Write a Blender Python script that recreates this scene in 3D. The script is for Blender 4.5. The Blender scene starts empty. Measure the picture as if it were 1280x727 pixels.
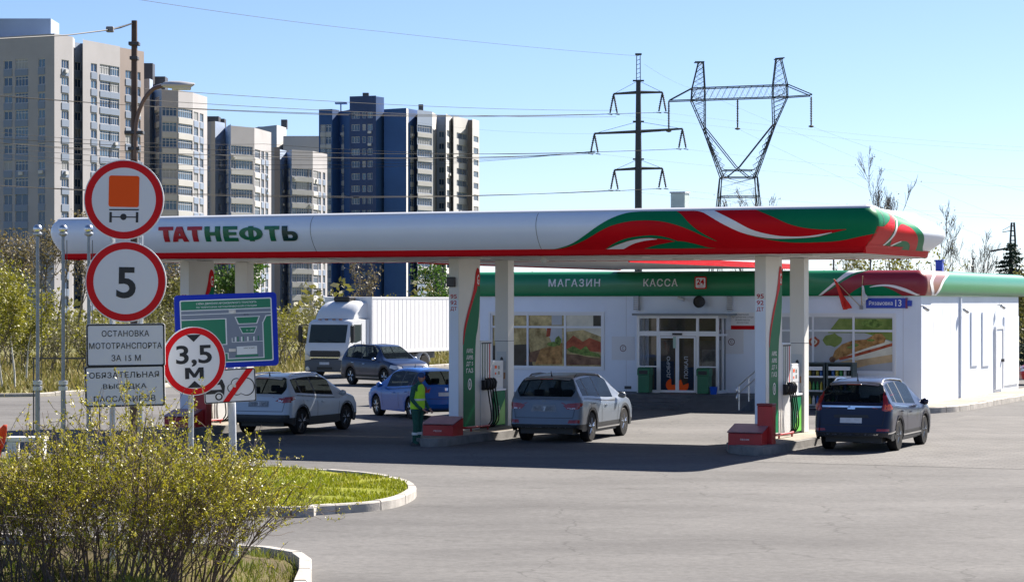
import bpy, bmesh, math, random
from mathutils import Vector, Matrix
from mathutils.geometry import delaunay_2d_cdt

scene = bpy.context.scene
COL = scene.collection
R = math.radians

# ------------------------------------------------------------------ camera, sky, sun, exposure
EYE = 3.5
FPX, HZ = 2990.0, 377.0            # focal length and horizon row of the 1280 px wide photograph
cam = bpy.data.cameras.new('camera')
cam.sensor_width = 36.0
cam.lens = FPX / 1280 * 36.0
cam.shift_y = (HZ - 363.5) / 1280
cam.clip_start, cam.clip_end = 0.5, 9000
cam_o = bpy.data.objects.new('camera', cam)
COL.objects.link(cam_o)
cam_o.location = (0, 0, EYE)
cam_o.rotation_euler = (R(90), 0, 0)
scene.camera = cam_o

SUN_AZ, SUN_EL = R(44), R(39.7)    # azimuth clockwise from +Y
world = bpy.data.worlds.new('World')
scene.world = world
world.use_nodes = True
wn = world.node_tree
sky = wn.nodes.new('ShaderNodeTexSky')
sky.sky_type = 'NISHITA'
sky.sun_disc = False
sky.sun_elevation = SUN_EL
sky.sun_rotation = SUN_AZ
sky.altitude = 0
sky.air_density = 0.66
sky.dust_density = 0.3
sky.ozone_density = 5.5
tint = wn.nodes.new('ShaderNodeMix')
tint.data_type, tint.blend_type = 'RGBA', 'MULTIPLY'
tint.inputs[0].default_value = 1.0
tint.inputs[7].default_value = (1.02, 0.96, 0.97, 1)
wn.links.new(sky.outputs[0], tint.inputs[6])
wn.links.new(tint.outputs[2], wn.nodes['Background'].inputs[0])
wn.nodes['Background'].inputs[1].default_value = 0.055
sun = bpy.data.lights.new('sun', 'SUN')
sun.energy = 5.0
sun.angle = R(0.5)
sun.color = (1.0, 0.92, 0.82)
sun_o = bpy.data.objects.new('sun', sun)
COL.objects.link(sun_o)
sd = Vector((math.sin(SUN_AZ) * math.cos(SUN_EL), math.cos(SUN_AZ) * math.cos(SUN_EL), math.sin(SUN_EL)))
sun_o.rotation_euler = sd.to_track_quat('Z', 'Y').to_euler()
sun_o.location = (60, 60, 80)
vs = scene.view_settings
vs.view_transform = 'Standard'
vs.look = 'None'
vs.gamma = 1.0
vs.exposure = 1.55
scene.cycles.max_bounces = 6
scene.cycles.transparent_max_bounces = 8

# ------------------------------------------------------------------ station frame: s along the canopy, t away from the camera
CX, CY, TH = 8.18, 53.9, R(23.6)
RX, RY = math.cos(TH), -math.sin(TH)
NX, NY = math.sin(TH), math.cos(TH)


def W(s, t, z=0.0):
    return Vector((CX + s * RX + t * NX, CY + s * RY + t * NY, z))


def on_t(x, y, t):
    k = (x - 640) / FPX
    s = (k * (CY + t * NY) - CX - t * NX) / (RX - k * RY)
    return s, EYE - (y - HZ) * (CY + s * RY + t * NY) / FPX


def on_s(x, y, s):
    k = (x - 640) / FPX
    t = (k * (CY + s * RY) - CX - s * RX) / (NX - k * NY)
    return t, EYE - (y - HZ) * (CY + s * RY + t * NY) / FPX


def at(x, y, d):
    return Vector(((x - 640) / FPX * d, d, EYE - (y - HZ) * d / FPX))


def gnd(x, y, z=0.0):
    d = (EYE - z) * FPX / (y - HZ)
    return Vector(((x - 640) / FPX * d, d, z))


# ------------------------------------------------------------------ mesh helper
class MB:
    def __init__(s):
        s.v, s.f, s.m = [], [], []

    def add(s, vs, fs, m=0):
        b = len(s.v)
        s.v += [tuple(p) for p in vs]
        for f in fs:
            s.f.append([b + i for i in f])
            s.m.append(m)
        return s

    def box(s, x0, y0, z0, x1, y1, z1, m=0):
        v = [(x0, y0, z0), (x1, y0, z0), (x1, y1, z0), (x0, y1, z0), (x0, y0, z1), (x1, y0, z1), (x1, y1, z1), (x0, y1, z1)]
        return s.add(v, [(0, 3, 2, 1), (4, 5, 6, 7), (0, 1, 5, 4), (1, 2, 6, 5), (2, 3, 7, 6), (3, 0, 4, 7)], m)

    def quad(s, a, b, c, d, m=0):
        return s.add([a, b, c, d], [(0, 1, 2, 3)], m)

    def prism(s, poly, z0, z1, m=0, mt=None):
        n = len(poly)
        v = [(p[0], p[1], z0) for p in poly] + [(p[0], p[1], z1) for p in poly]
        s.add(v, [tuple(range(n - 1, -1, -1))] + [(i, (i + 1) % n, n + (i + 1) % n, n + i) for i in range(n)], m)
        s.add(v[n:], [tuple(range(n))], m if mt is None else mt)
        return s

    def slab(s, poly, y0, y1, m=0):              # poly in x,z; extruded along y
        n = len(poly)
        v = [(p[0], y0, p[1]) for p in poly] + [(p[0], y1, p[1]) for p in poly]
        return s.add(v, [tuple(range(n)), tuple(range(2 * n - 1, n - 1, -1))] + [(i, n + i, n + (i + 1) % n, (i + 1) % n) for i in range(n)], m)

    def side(s, poly, x0, x1, m=0):              # poly in y,z; extruded along x
        n = len(poly)
        v = [(x0, p[0], p[1]) for p in poly] + [(x1, p[0], p[1]) for p in poly]
        return s.add(v, [tuple(range(n)), tuple(range(2 * n - 1, n - 1, -1))] + [(i, n + i, n + (i + 1) % n, (i + 1) % n) for i in range(n)], m)

    def tube(s, pts, r, n=8, m=0, cap=True):
        pts = [Vector(p) for p in pts]
        k = len(pts)
        rs = r if isinstance(r, (list, tuple)) else [r] * k
        up = None
        vs = []
        for i, p in enumerate(pts):
            d = (pts[min(i + 1, k - 1)] - pts[max(i - 1, 0)])
            d = d.normalized() if d.length > 1e-9 else Vector((0, 0, 1))
            if up is None:
                up = d.orthogonal().normalized()
            else:
                up = (up - d * up.dot(d))
                up = up.normalized() if up.length > 1e-6 else d.orthogonal().normalized()
            q = d.cross(up)
            for j in range(n):
                a = 2 * math.pi * j / n
                vs.append(p + (up * math.cos(a) + q * math.sin(a)) * rs[i])
        fs = [(i * n + j, i * n + (j + 1) % n, (i + 1) * n + (j + 1) % n, (i + 1) * n + j) for i in range(k - 1) for j in range(n)]
        if cap:
            fs += [tuple(range(n - 1, -1, -1)), tuple(range((k - 1) * n, k * n))]
        return s.add(vs, fs, m)

    def lathe(s, prof, n=16, c=(0, 0, 0), ax='z', m=0):
        vs = []
        for (r, h) in prof:
            for j in range(n):
                a = 2 * math.pi * j / n
                x, y = r * math.cos(a), r * math.sin(a)
                vs.append({'z': (c[0] + x, c[1] + y, c[2] + h), 'x': (c[0] + h, c[1] + x, c[2] + y), 'y': (c[0] + y, c[1] + h, c[2] + x)}[ax])
        k = len(prof)
        fs = [(i * n + j, i * n + (j + 1) % n, (i + 1) * n + (j + 1) % n, (i + 1) * n + j) for i in range(k - 1) for j in range(n)]
        if prof[0][0] > 1e-6:
            fs.append(tuple(range(n - 1, -1, -1)))
        if prof[-1][0] > 1e-6:
            fs.append(tuple(range((k - 1) * n, k * n)))
        return s.add(vs, fs, m)

    def ball(s, c, r, n=12, m=0, sz=1.0):
        k = n // 2
        return s.lathe([(r * math.sin(math.pi * i / k) + 1e-7, -r * sz * math.cos(math.pi * i / k)) for i in range(k + 1)], n, c, 'z', m)

    def grid(s, rows, m=0, close=False):
        k, n = len(rows), len(rows[0])
        vs = [p for r in rows for p in r]
        mm = n if close else n - 1
        return s.add(vs, [(i * n + j, i * n + (j + 1) % n, (i + 1) * n + (j + 1) % n, (i + 1) * n + j) for i in range(k - 1) for j in range(mm)], m)

    def build(s, name, mats, parent=None, smooth=None, bevel=0, loc=None, rz=0, fix=True):
        me = bpy.data.meshes.new(name)
        me.from_pydata(s.v, [], s.f)
        if not isinstance(mats, (list, tuple)):
            mats = [mats]
        for mt in mats:
            me.materials.append(mt)
        me.polygons.foreach_set('material_index', s.m)
        if fix:
            b = bmesh.new()
            b.from_mesh(me)
            bmesh.ops.recalc_face_normals(b, faces=b.faces)
            b.to_mesh(me)
            b.free()
        if smooth:
            me.shade_smooth()
            me.set_sharp_from_angle(angle=R(smooth))
        me.update()
        o = bpy.data.objects.new(name, me)
        COL.objects.link(o)
        if parent:
            o.parent = parent
        if loc is not None:
            o.location = loc
        o.rotation_euler.z = rz
        if bevel:
            md = o.modifiers.new('bevel', 'BEVEL')
            md.width = bevel
            md.segments = 2
            md.limit_method = 'ANGLE'
        return o


def thing(name, label, cat, loc=(0, 0, 0), rz=0.0, group=None):
    o = bpy.data.objects.new(name, None)
    COL.objects.link(o)
    o.empty_display_size = 0.2
    o.location = loc
    o.rotation_euler = (0, 0, rz)
    o['label'], o['category'] = label, cat
    if group:
        o['group'] = group
    return o


def tag(o, label, cat, group=None):
    o['label'], o['category'] = label, cat
    if group:
        o['group'] = group
    return o


def structure(o):
    o['kind'] = 'structure'
    return o


def copy_tree(o, parent=None):
    c = o.copy()
    COL.objects.link(c)
    if parent:
        c.parent = parent
    for ch in [q for q in bpy.data.objects if q.parent == o]:
        copy_tree(ch, c)
    return c


# ------------------------------------------------------------------ materials
MATS = {}


def mat(name, col, rough=0.6, metal=0.0, spec=0.5, noise=None, bump=None, coat=0.0, emit=None, trans=0.0):
    """noise = (scale, amount, second colour or None); bump = (scale, strength)"""
    if name in MATS:
        return MATS[name]
    m = bpy.data.materials.new(name)
    m.use_nodes = True
    nt = m.node_tree
    p = nt.nodes['Principled BSDF']
    p.inputs['Base Color'].default_value = (*col, 1)
    p.inputs['Roughness'].default_value = rough
    p.inputs['Metallic'].default_value = metal
    p.inputs['Specular IOR Level'].default_value = spec
    p.inputs['Coat Weight'].default_value = coat
    p.inputs['Coat Roughness'].default_value = 0.04
    p.inputs['Transmission Weight'].default_value = trans
    if emit:
        p.inputs['Emission Color'].default_value = (*emit[0], 1)
        p.inputs['Emission Strength'].default_value = emit[1]
    if noise or bump:
        tc = nt.nodes.new('ShaderNodeTexCoord')
    if noise:
        n = nt.nodes.new('ShaderNodeTexNoise')
        n.inputs['Scale'].default_value = noise[0]
        n.inputs['Detail'].default_value = 6
        n.inputs['Roughness'].default_value = 0.6
        nt.links.new(tc.outputs['Object'], n.inputs['Vector'])
        r = nt.nodes.new('ShaderNodeValToRGB')
        r.color_ramp.elements[0].position = 0.3
        r.color_ramp.elements[1].position = 0.7
        c2 = noise[2] if len(noise) > 2 and noise[2] else tuple(min(1, c * (1 + noise[1])) for c in col)
        c1 = tuple(c * (1 - noise[1]) for c in col)
        r.color_ramp.elements[0].color = (*c1, 1)
        r.color_ramp.elements[1].color = (*c2, 1)
        nt.links.new(n.outputs['Fac'], r.inputs['Fac'])
        nt.links.new(r.outputs['Color'], p.inputs['Base Color'])
    if bump:
        n2 = nt.nodes.new('ShaderNodeTexNoise')
        n2.inputs['Scale'].default_value = bump[0]
        n2.inputs['Detail'].default_value = 5
        nt.links.new(tc.outputs['Object'], n2.inputs['Vector'])
        b = nt.nodes.new('ShaderNodeBump')
        b.inputs['Strength'].default_value = bump[1]
        b.inputs['Distance'].default_value = 0.02
        nt.links.new(n2.outputs['Fac'], b.inputs['Height'])
        nt.links.new(b.outputs['Normal'], p.inputs['Normal'])
    MATS[name] = m
    return m


def leaf_mat(name, cols, rough=0.55, trans=0.35):
    """leaf colour varies from clump to clump (object-space noise); some light passes through"""
    if name in MATS:
        return MATS[name]
    m = bpy.data.materials.new(name)
    m.use_nodes = True
    nt = m.node_tree
    p = nt.nodes['Principled BSDF']
    p.inputs['Roughness'].default_value = rough
    tc = nt.nodes.new('ShaderNodeTexCoord')
    n = nt.nodes.new('ShaderNodeTexNoise')
    n.inputs['Scale'].default_value = 1.7
    n.inputs['Detail'].default_value = 8
    n.inputs['Roughness'].default_value = 0.75
    nt.links.new(tc.outputs['Object'], n.inputs['Vector'])
    r = nt.nodes.new('ShaderNodeValToRGB')
    el = r.color_ramp.elements
    el[0].position, el[0].color = 0.32, (*cols[0], 1)
    el[1].position, el[1].color = 0.68, (*cols[-1], 1)
    for i, c in enumerate(cols[1:-1]):
        e = el.new(0.32 + 0.36 * (i + 1) / (len(cols) - 1))
        e.color = (*c, 1)
    nt.links.new(n.outputs['Fac'], r.inputs['Fac'])
    nt.links.new(r.outputs['Color'], p.inputs['Base Color'])
    t = nt.nodes.new('ShaderNodeBsdfTranslucent')
    nt.links.new(r.outputs['Color'], t.inputs['Color'])
    mx = nt.nodes.new('ShaderNodeMixShader')
    mx.inputs[0].default_value = trans
    nt.links.new(p.outputs[0], mx.inputs[1])
    nt.links.new(t.outputs[0], mx.inputs[2])
    nt.links.new(mx.outputs[0], nt.nodes['Material Output'].inputs[0])
    MATS[name] = m
    return m


def ground_mat(name, ca, cb, cc, big=0.12, fine=14.0, stretch=(1, 1, 1), rot=0.0, rough=0.9, bump=0.25, cracks=False):
    m = bpy.data.materials.new(name)
    m.use_nodes = True
    nt = m.node_tree
    L = nt.links.new
    p = nt.nodes['Principled BSDF']
    p.inputs['Roughness'].default_value = rough
    p.inputs['Specular IOR Level'].default_value = 0.25
    tc = nt.nodes.new('ShaderNodeTexCoord')
    mp = nt.nodes.new('ShaderNodeMapping')
    mp.inputs['Scale'].default_value = stretch
    mp.inputs['Rotation'].default_value = (0, 0, rot)
    L(tc.outputs['Object'], mp.inputs['Vector'])
    a = nt.nodes.new('ShaderNodeTexNoise')
    a.inputs['Scale'].default_value = big
    a.inputs['Detail'].default_value = 8
    a.inputs['Roughness'].default_value = 0.62
    L(mp.outputs[0], a.inputs['Vector'])
    r = nt.nodes.new('ShaderNodeValToRGB')
    el = r.color_ramp.elements
    el[0].position, el[0].color = 0.33, (*ca, 1)
    el[1].position, el[1].color = 0.68, (*cc, 1)
    e = el.new(0.5)
    e.color = (*cb, 1)
    L(a.outputs['Fac'], r.inputs['Fac'])
    f = nt.nodes.new('ShaderNodeTexNoise')
    f.inputs['Scale'].default_value = fine
    f.inputs['Detail'].default_value = 6
    f.inputs['Roughness'].default_value = 0.8
    L(tc.outputs['Object'], f.inputs['Vector'])
    fr = nt.nodes.new('ShaderNodeMapRange')
    fr.inputs[1].default_value, fr.inputs[2].default_value = 0.3, 0.7
    fr.inputs[3].default_value, fr.inputs[4].default_value = 0.72, 1.24
    L(f.outputs['Fac'], fr.inputs[0])
    mu = nt.nodes.new('ShaderNodeMix')
    mu.data_type = 'RGBA'
    mu.blend_type = 'MULTIPLY'
    mu.inputs[0].default_value = 1.0
    L(r.outputs['Color'], mu.inputs[6])
    L(fr.outputs[0], mu.inputs[7])
    out = mu.outputs[2]
    if cracks:
        # tar seams and hairline cracks: edges of a distorted voronoi
        wv = nt.nodes.new('ShaderNodeTexNoise')
        wv.inputs['Scale'].default_value = 0.8
        wv.inputs['Detail'].default_value = 4
        L(tc.outputs['Object'], wv.inputs['Vector'])
        mxv = nt.nodes.new('ShaderNodeMix')
        mxv.data_type = 'VECTOR'
        mxv.inputs[0].default_value = 0.55
        L(tc.outputs['Object'], mxv.inputs[4])
        L(wv.outputs['Color'], mxv.inputs[5])
        vo = nt.nodes.new('ShaderNodeTexVoronoi')
        vo.feature = 'DISTANCE_TO_EDGE'
        vo.inputs['Scale'].default_value = 0.42
        L(mxv.outputs[1], vo.inputs['Vector'])
        mr = nt.nodes.new('ShaderNodeMapRange')
        mr.inputs[1].default_value, mr.inputs[2].default_value = 0.0, 0.006
        mr.inputs[3].default_value, mr.inputs[4].default_value = 0.7, 1.0
        L(vo.outputs['Distance'], mr.inputs[0])
        mu2 = nt.nodes.new('ShaderNodeMix')
        mu2.data_type = 'RGBA'
        mu2.blend_type = 'MULTIPLY'
        mu2.inputs[0].default_value = 1.0
        L(out, mu2.inputs[6])
        L(mr.outputs[0], mu2.inputs[7])
        out = mu2.outputs[2]
        # tyre tracks: noise drawn out along the driving direction
        mt = nt.nodes.new('ShaderNodeMapping')
        mt.inputs['Rotation'].default_value = (0, 0, R(-66))
        mt.inputs['Scale'].default_value = (0.11, 0.8, 1)
        L(tc.outputs['Object'], mt.inputs['Vector'])
        tn = nt.nodes.new('ShaderNodeTexNoise')
        tn.inputs['Scale'].default_value = 1.0
        tn.inputs['Detail'].default_value = 6
        L(mt.outputs[0], tn.inputs['Vector'])
        tr = nt.nodes.new('ShaderNodeMapRange')
        tr.inputs[1].default_value, tr.inputs[2].default_value = 0.35, 0.68
        tr.inputs[3].default_value, tr.inputs[4].default_value = 1.035, 0.95
        L(tn.outputs['Fac'], tr.inputs[0])
        mu4 = nt.nodes.new('ShaderNodeMix')
        mu4.data_type = 'RGBA'
        mu4.blend_type = 'MULTIPLY'
        mu4.inputs[0].default_value = 1.0
        L(out, mu4.inputs[6])
        L(tr.outputs[0], mu4.inputs[7])
        out = mu4.outputs[2]
        # oil drips: small dark dots
        dv = nt.nodes.new('ShaderNodeTexVoronoi')
        dv.inputs['Scale'].default_value = 1.1
        L(tc.outputs['Object'], dv.inputs['Vector'])
        dr = nt.nodes.new('ShaderNodeMapRange')
        dr.inputs[1].default_value, dr.inputs[2].default_value = 0.03, 0.09
        dr.inputs[3].default_value, dr.inputs[4].default_value = 0.7, 1.0
        L(dv.outputs['Distance'], dr.inputs[0])
        mu5 = nt.nodes.new('ShaderNodeMix')
        mu5.data_type = 'RGBA'
        mu5.blend_type = 'MULTIPLY'
        mu5.inputs[0].default_value = 0.6
        L(out, mu5.inputs[6])
        L(dr.outputs[0], mu5.inputs[7])
        out = mu5.outputs[2]
        # oil spots and patches
        st = nt.nodes.new('ShaderNodeTexNoise')
        st.inputs['Scale'].default_value = 1.5
        st.inputs['Detail'].default_value = 9
        st.inputs['Roughness'].default_value = 0.7
        L(tc.outputs['Object'], st.inputs['Vector'])
        sr = nt.nodes.new('ShaderNodeMapRange')
        sr.inputs[1].default_value, sr.inputs[2].default_value = 0.57, 0.70
        sr.inputs[3].default_value, sr.inputs[4].default_value = 1.0, 0.74
        L(st.outputs['Fac'], sr.inputs[0])
        mu3 = nt.nodes.new('ShaderNodeMix')
        mu3.data_type = 'RGBA'
        mu3.blend_type = 'MULTIPLY'
        mu3.inputs[0].default_value = 1.0
        L(out, mu3.inputs[6])
        L(sr.outputs[0], mu3.inputs[7])
        out = mu3.outputs[2]
    L(out, p.inputs['Base Color'])
    b = nt.nodes.new('ShaderNodeBump')
    b.inputs['Strength'].default_value = bump
    b.inputs['Distance'].default_value = 0.02
    L(f.outputs['Fac'], b.inputs['Height'])
    L(b.outputs['Normal'], p.inputs['Normal'])
    MATS[name] = m
    return m


WHITE = mat('white_paint', (0.75, 0.77, 0.8), 0.35, noise=(0.9, 0.05))
CLAD = mat('white_cladding', (0.73, 0.79, 0.88), 0.45, noise=(0.5, 0.06))  # white with the blue cast of shade mixed into its colour
PILLAR = mat('pillar_panel', (0.70, 0.69, 0.66), 0.4, noise=(0.7, 0.04))
SOFFIT = mat('soffit_panel', (0.7, 0.7, 0.68), 0.5, noise=(0.4, 0.05))
RED = mat('red_film', (0.58, 0.006, 0.012), 0.42, spec=0.08, noise=(1.2, 0.06))
GREEN = mat('green_film', (0.004, 0.18, 0.075), 0.42, spec=0.08, noise=(1.2, 0.06))
DGREEN = mat('deep_green', (0.006, 0.075, 0.045), 0.4)
WFILM = mat('white_film', (0.8, 0.8, 0.8), 0.35)
MAROON = mat('maroon_film', (0.27, 0.015, 0.03), 0.35, noise=(1.0, 0.1))
LIME = mat('lime_film', (0.12, 0.52, 0.04), 0.4)
BLACK = mat('black_plastic', (0.012, 0.012, 0.013), 0.45)
RUBBER = mat('black_rubber', (0.012, 0.012, 0.013), 0.8, spec=0.2)
STEEL = mat('brushed_steel', (0.62, 0.63, 0.65), 0.28, 1.0, noise=(3, 0.12))
GALV = mat('galvanised_steel', (0.42, 0.44, 0.46), 0.45, 0.85, noise=(5, 0.2))
DARKST = mat('dark_steel', (0.06, 0.06, 0.065), 0.5, 0.3)
CONC = mat('kerb_concrete', (0.36, 0.34, 0.31), 0.85, noise=(3.5, 0.28), bump=(30, 0.3))
REDP = mat('red_enamel', (0.42, 0.018, 0.02), 0.4, noise=(2.5, 0.15))
GLASS_D = mat('dark_glass', (0.018, 0.022, 0.026), 0.04, spec=0.7)
ORANGE = mat('orange_film', (0.9, 0.095, 0.004), 0.45, spec=0.2)
BLUEF = mat('blue_film', (0.012, 0.05, 0.42), 0.4)
PVC = mat('white_frame', (0.76, 0.77, 0.78), 0.35)
ALU = mat('grey_frame', (0.5, 0.52, 0.55), 0.4, 0.3)


# ------------------------------------------------------------------ text and flat shapes
def text_tris(body, bold=0.0, spacing=1.0):
    """filled letter outlines, normalised: x from 0 to width, y from 0 to height; returns verts, faces, width/height"""
    cu = bpy.data.curves.new('lettering', 'FONT')
    cu.body = body
    cu.offset = bold
    cu.space_character = spacing
    cu.resolution_u = 4
    cu.fill_mode = 'FRONT'
    o = bpy.data.objects.new('lettering', cu)
    COL.objects.link(o)
    dg = bpy.context.evaluated_depsgraph_get()
    me = bpy.data.meshes.new_from_object(o.evaluated_get(dg))
    vs = [(v.co.x, v.co.y) for v in me.vertices]
    fs = [tuple(p.vertices) for p in me.polygons]
    bpy.data.objects.remove(o)
    bpy.data.curves.remove(cu)
    bpy.data.meshes.remove(me)
    x0, x1 = min(v[0] for v in vs), max(v[0] for v in vs)
    y0, y1 = min(v[1] for v in vs), max(v[1] for v in vs)
    return [((x - x0) / (x1 - x0), (y - y0) / (y1 - y0)) for x, y in vs], fs, (x1 - x0) / (y1 - y0)


def put_text(mb, body, u0, v0, u1, v1, fn, m=0, bold=0.0, spacing=1.0, keep=False):
    """letters stretched into the box u0..u1, v0..v1 of a surface fn(u, v) -> point"""
    vs, fs, asp = text_tris(body, bold, spacing)
    if keep:
        w = asp * (v1 - v0)
        c = (u0 + u1) / 2
        u0, u1 = c - w / 2, c + w / 2
    mb.add([fn(u0 + x * (u1 - u0), v0 + y * (v1 - v0)) for x, y in vs], fs, m)


def smooth_line(pts, n=6):
    out = []
    k = len(pts)
    for i in range(k - 1):
        p0, p1, p2, p3 = pts[max(i - 1, 0)], pts[i], pts[i + 1], pts[min(i + 2, k - 1)]
        for j in range(n):
            t = j / n
            out.append(tuple(0.5 * (2 * b + (c - a) * t + (2 * a - 5 * b + 4 * c - d) * t * t + (3 * b - a - 3 * c + d) * t ** 3)
                             for a, b, c, d in zip(p0, p1, p2, p3)))
    out.append(tuple(pts[-1]))
    return out


def fill(mb, poly, fn, m=0, step=None):
    """fill a polygon given in surface coordinates; step adds inner points so that it follows a curved surface"""
    out = []
    n = len(poly)
    for i in range(n):
        a, b = poly[i], poly[(i + 1) % n]
        k = 1
        if step:
            k = max(1, int(math.hypot(b[0] - a[0], b[1] - a[1]) / step))
        for j in range(k):
            out.append((a[0] + (b[0] - a[0]) * j / k, a[1] + (b[1] - a[1]) * j / k))
    n = len(out)
    vs = [Vector(p) for p in out]
    ed = [(i, (i + 1) % n) for i in range(n)]
    if step:
        x0, x1 = min(p[0] for p in out), max(p[0] for p in out)
        y0, y1 = min(p[1] for p in out), max(p[1] for p in out)

        def inside(x, y):
            c = False
            for i in range(n):
                (ax, ay), (bx, by) = out[i], out[(i + 1) % n]
                if (ay > y) != (by > y) and x < (bx - ax) * (y - ay) / (by - ay) + ax:
                    c = not c
            return c
        y = y0 + step / 2
        while y < y1:
            x = x0 + step / 2
            while x < x1:
                if inside(x, y):
                    vs.append(Vector((x, y)))
                x += step
            y += step
    rv, _, rf, _, _, _ = delaunay_2d_cdt(vs, ed, [list(range(n))], 1, 1e-5)
    mb.add([fn(p[0], p[1]) for p in rv], [tuple(f) for f in rf], m)


def disc_pts(cx, cy, r, n=40, ry=None):
    return [(cx + r * math.cos(2 * math.pi * i / n), cy + (ry or r) * math.sin(2 * math.pi * i / n)) for i in range(n)]


def round_rect(x0, y0, x1, y1, r, n=5):
    out = []
    for cx, cy, a0 in ((x1 - r, y1 - r, 0), (x0 + r, y1 - r, 90), (x0 + r, y0 + r, 180), (x1 - r, y0 + r, 270)):
        for i in range(n + 1):
            a = R(a0 + 90 * i / n)
            out.append((cx + r * math.cos(a), cy + r * math.sin(a)))
    return out


def ring(mb, outer, inner, fn, m=0):
    n = len(outer)
    mb.add([fn(*p) for p in outer] + [fn(*p) for p in inner], [(i, (i + 1) % n, n + (i + 1) % n, n + i) for i in range(n)], m)
# ------------------------------------------------------------------ ground
ASPH = ground_mat('worn_asphalt', (0.088, 0.086, 0.086), (0.116, 0.114, 0.113), (0.143, 0.140, 0.138), 0.22, 7.0, (0.7, 1.3, 1), R(23), 0.92, 0.25, True)
MEADOW = ground_mat('meadow_soil', (0.09, 0.075, 0.03), (0.12, 0.12, 0.03), (0.2, 0.165, 0.075), 0.15, 3.0, rough=1.0, bump=0.6)
LAWN = ground_mat('lawn', (0.13, 0.15, 0.008), (0.19, 0.21, 0.01), (0.24, 0.21, 0.03), 0.8, 18.0, rough=1.0, bump=0.8)
SOIL = ground_mat('bank_soil', (0.06, 0.045, 0.025), (0.1, 0.08, 0.035), (0.13, 0.12, 0.03), 1.2, 14.0, rough=1.0, bump=0.8)
PAVE = ground_mat('pavement', (0.24, 0.215, 0.18), (0.3, 0.27, 0.225), (0.36, 0.33, 0.28), 0.5, 12.0, rough=0.9)

g = MB()
g.quad((-4000, -300, 0), (4000, -300, 0), (4000, 7000, 0), (-4000, 7000, 0))
structure(g.build('ground', MEADOW))
asph = [(-70, -12), (60, -12), (60, 105), (40, 138), (8, 152), (0, 137), (-11.5, 111), (-15.2, 92.5), (-17.5, 88.2), (-22, 86.6), (-70, 79)]
g = MB()
g.add([(x, y, 0.004) for x, y in asph], [tuple(range(len(asph)))])
structure(g.build('forecourt', ASPH))


# concrete block paving on the right hand lane
BLK = bpy.data.materials.new('block_paving')
BLK.use_nodes = True
_n = BLK.node_tree
_p = _n.nodes['Principled BSDF']
_p.inputs['Roughness'].default_value = .92
_p.inputs['Specular IOR Level'].default_value = .25
_tc = _n.nodes.new('ShaderNodeTexCoord')
_mp = _n.nodes.new('ShaderNodeMapping')
_mp.inputs['Rotation'].default_value = (0, 0, TH)
_bk = _n.nodes.new('ShaderNodeTexBrick')
_bk.inputs['Color1'].default_value = (0.123, 0.121, 0.119, 1)
_bk.inputs['Color2'].default_value = (0.152, 0.148, 0.144, 1)
_bk.inputs['Mortar'].default_value = (0.078, 0.075, 0.074, 1)
_bk.inputs['Scale'].default_value = 1.0
_bk.inputs['Mortar Size'].default_value = .012
_bk.inputs['Brick Width'].default_value = .42
_bk.inputs['Row Height'].default_value = .21
_ns = _n.nodes.new('ShaderNodeTexNoise')
_ns.inputs['Scale'].default_value = .5
_ns.inputs['Detail'].default_value = 8
_mx = _n.nodes.new('ShaderNodeMix')
_mx.data_type, _mx.blend_type = 'RGBA', 'MULTIPLY'
_mx.inputs[0].default_value = 1
_mr = _n.nodes.new('ShaderNodeMapRange')
_mr.inputs[1].default_value, _mr.inputs[2].default_value, _mr.inputs[3].default_value, _mr.inputs[4].default_value = .3, .7, .82, 1.15
_n.links.new(_tc.outputs['Object'], _mp.inputs['Vector'])
_n.links.new(_mp.outputs[0], _bk.inputs['Vector'])
_n.links.new(_tc.outputs['Object'], _ns.inputs['Vector'])
_n.links.new(_ns.outputs['Fac'], _mr.inputs[0])
_n.links.new(_bk.outputs['Color'], _mx.inputs[6])
_n.links.new(_mr.outputs[0], _mx.inputs[7])
_n.links.new(_mx.outputs[2], _p.inputs['Base Color'])
g = MB()
g.add([tuple(W(s, t, .008)) for s, t in [(-2.55, -2.6), (13, -2.6), (13, 20.5), (-2.55, 20.5)]], [(0, 1, 2, 3)])
structure(g.build('paved_lane', BLK))


def kerb(name, pts, h=0.15, w=0.15, closed=False, step=1.0, z0=0.0, inner=0.0):
    """a run of kerb stones along pts (world x, y); stones lie to the left of the walking direction"""
    P = [Vector((p[0], p[1])) for p in pts]
    if closed:
        P.append(P[0])
    fine = []
    for a, b in zip(P, P[1:]):
        k = max(1, round((b - a).length / 0.25))
        fine += [a.lerp(b, i / k) for i in range(k)]
    fine.append(P[-1])
    nr = []
    for i in range(len(fine)):
        d = fine[min(i + 1, len(fine) - 1)] - fine[max(i - 1, 0)]
        if closed and i in (0, len(fine) - 1):
            d = fine[1] - fine[-2]
        d.normalize()
        nr.append(Vector((-d.y, d.x)))
    mb = MB()
    acc, start = 0.0, 0
    blocks = []
    for i in range(1, len(fine)):
        acc += (fine[i] - fine[i - 1]).length
        if acc >= step or i == len(fine) - 1:
            blocks.append((start, i))
            start, acc = i, 0.0
    rnd = random.Random(5)
    for a, b in blocks:
        dz = rnd.uniform(-0.012, 0.012)
        hh = h + dz
        rows = []
        for i in range(a, b + 1):
            p, q = fine[i], nr[i]
            if i == a:
                p = p.lerp(fine[i + 1], 0.07)
            if i == b:
                p = p.lerp(fine[i - 1], 0.07)
            sec = [(0, z0 - 0.05), (0.004, z0 + hh - 0.025), (0.025, z0 + hh), (w - 0.01, z0 + hh), (w, z0 + hh - 0.012), (w, z0 + inner - 0.05)]
            rows.append([(p.x + q.x * o, p.y + q.y * o, z) for o, z in sec])
        mb.grid(rows)
        for r in (rows[0], rows[-1]):
            mb.add(r, [tuple(range(6))])
    return structure(mb.build(name, CONC, smooth=30))


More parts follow.
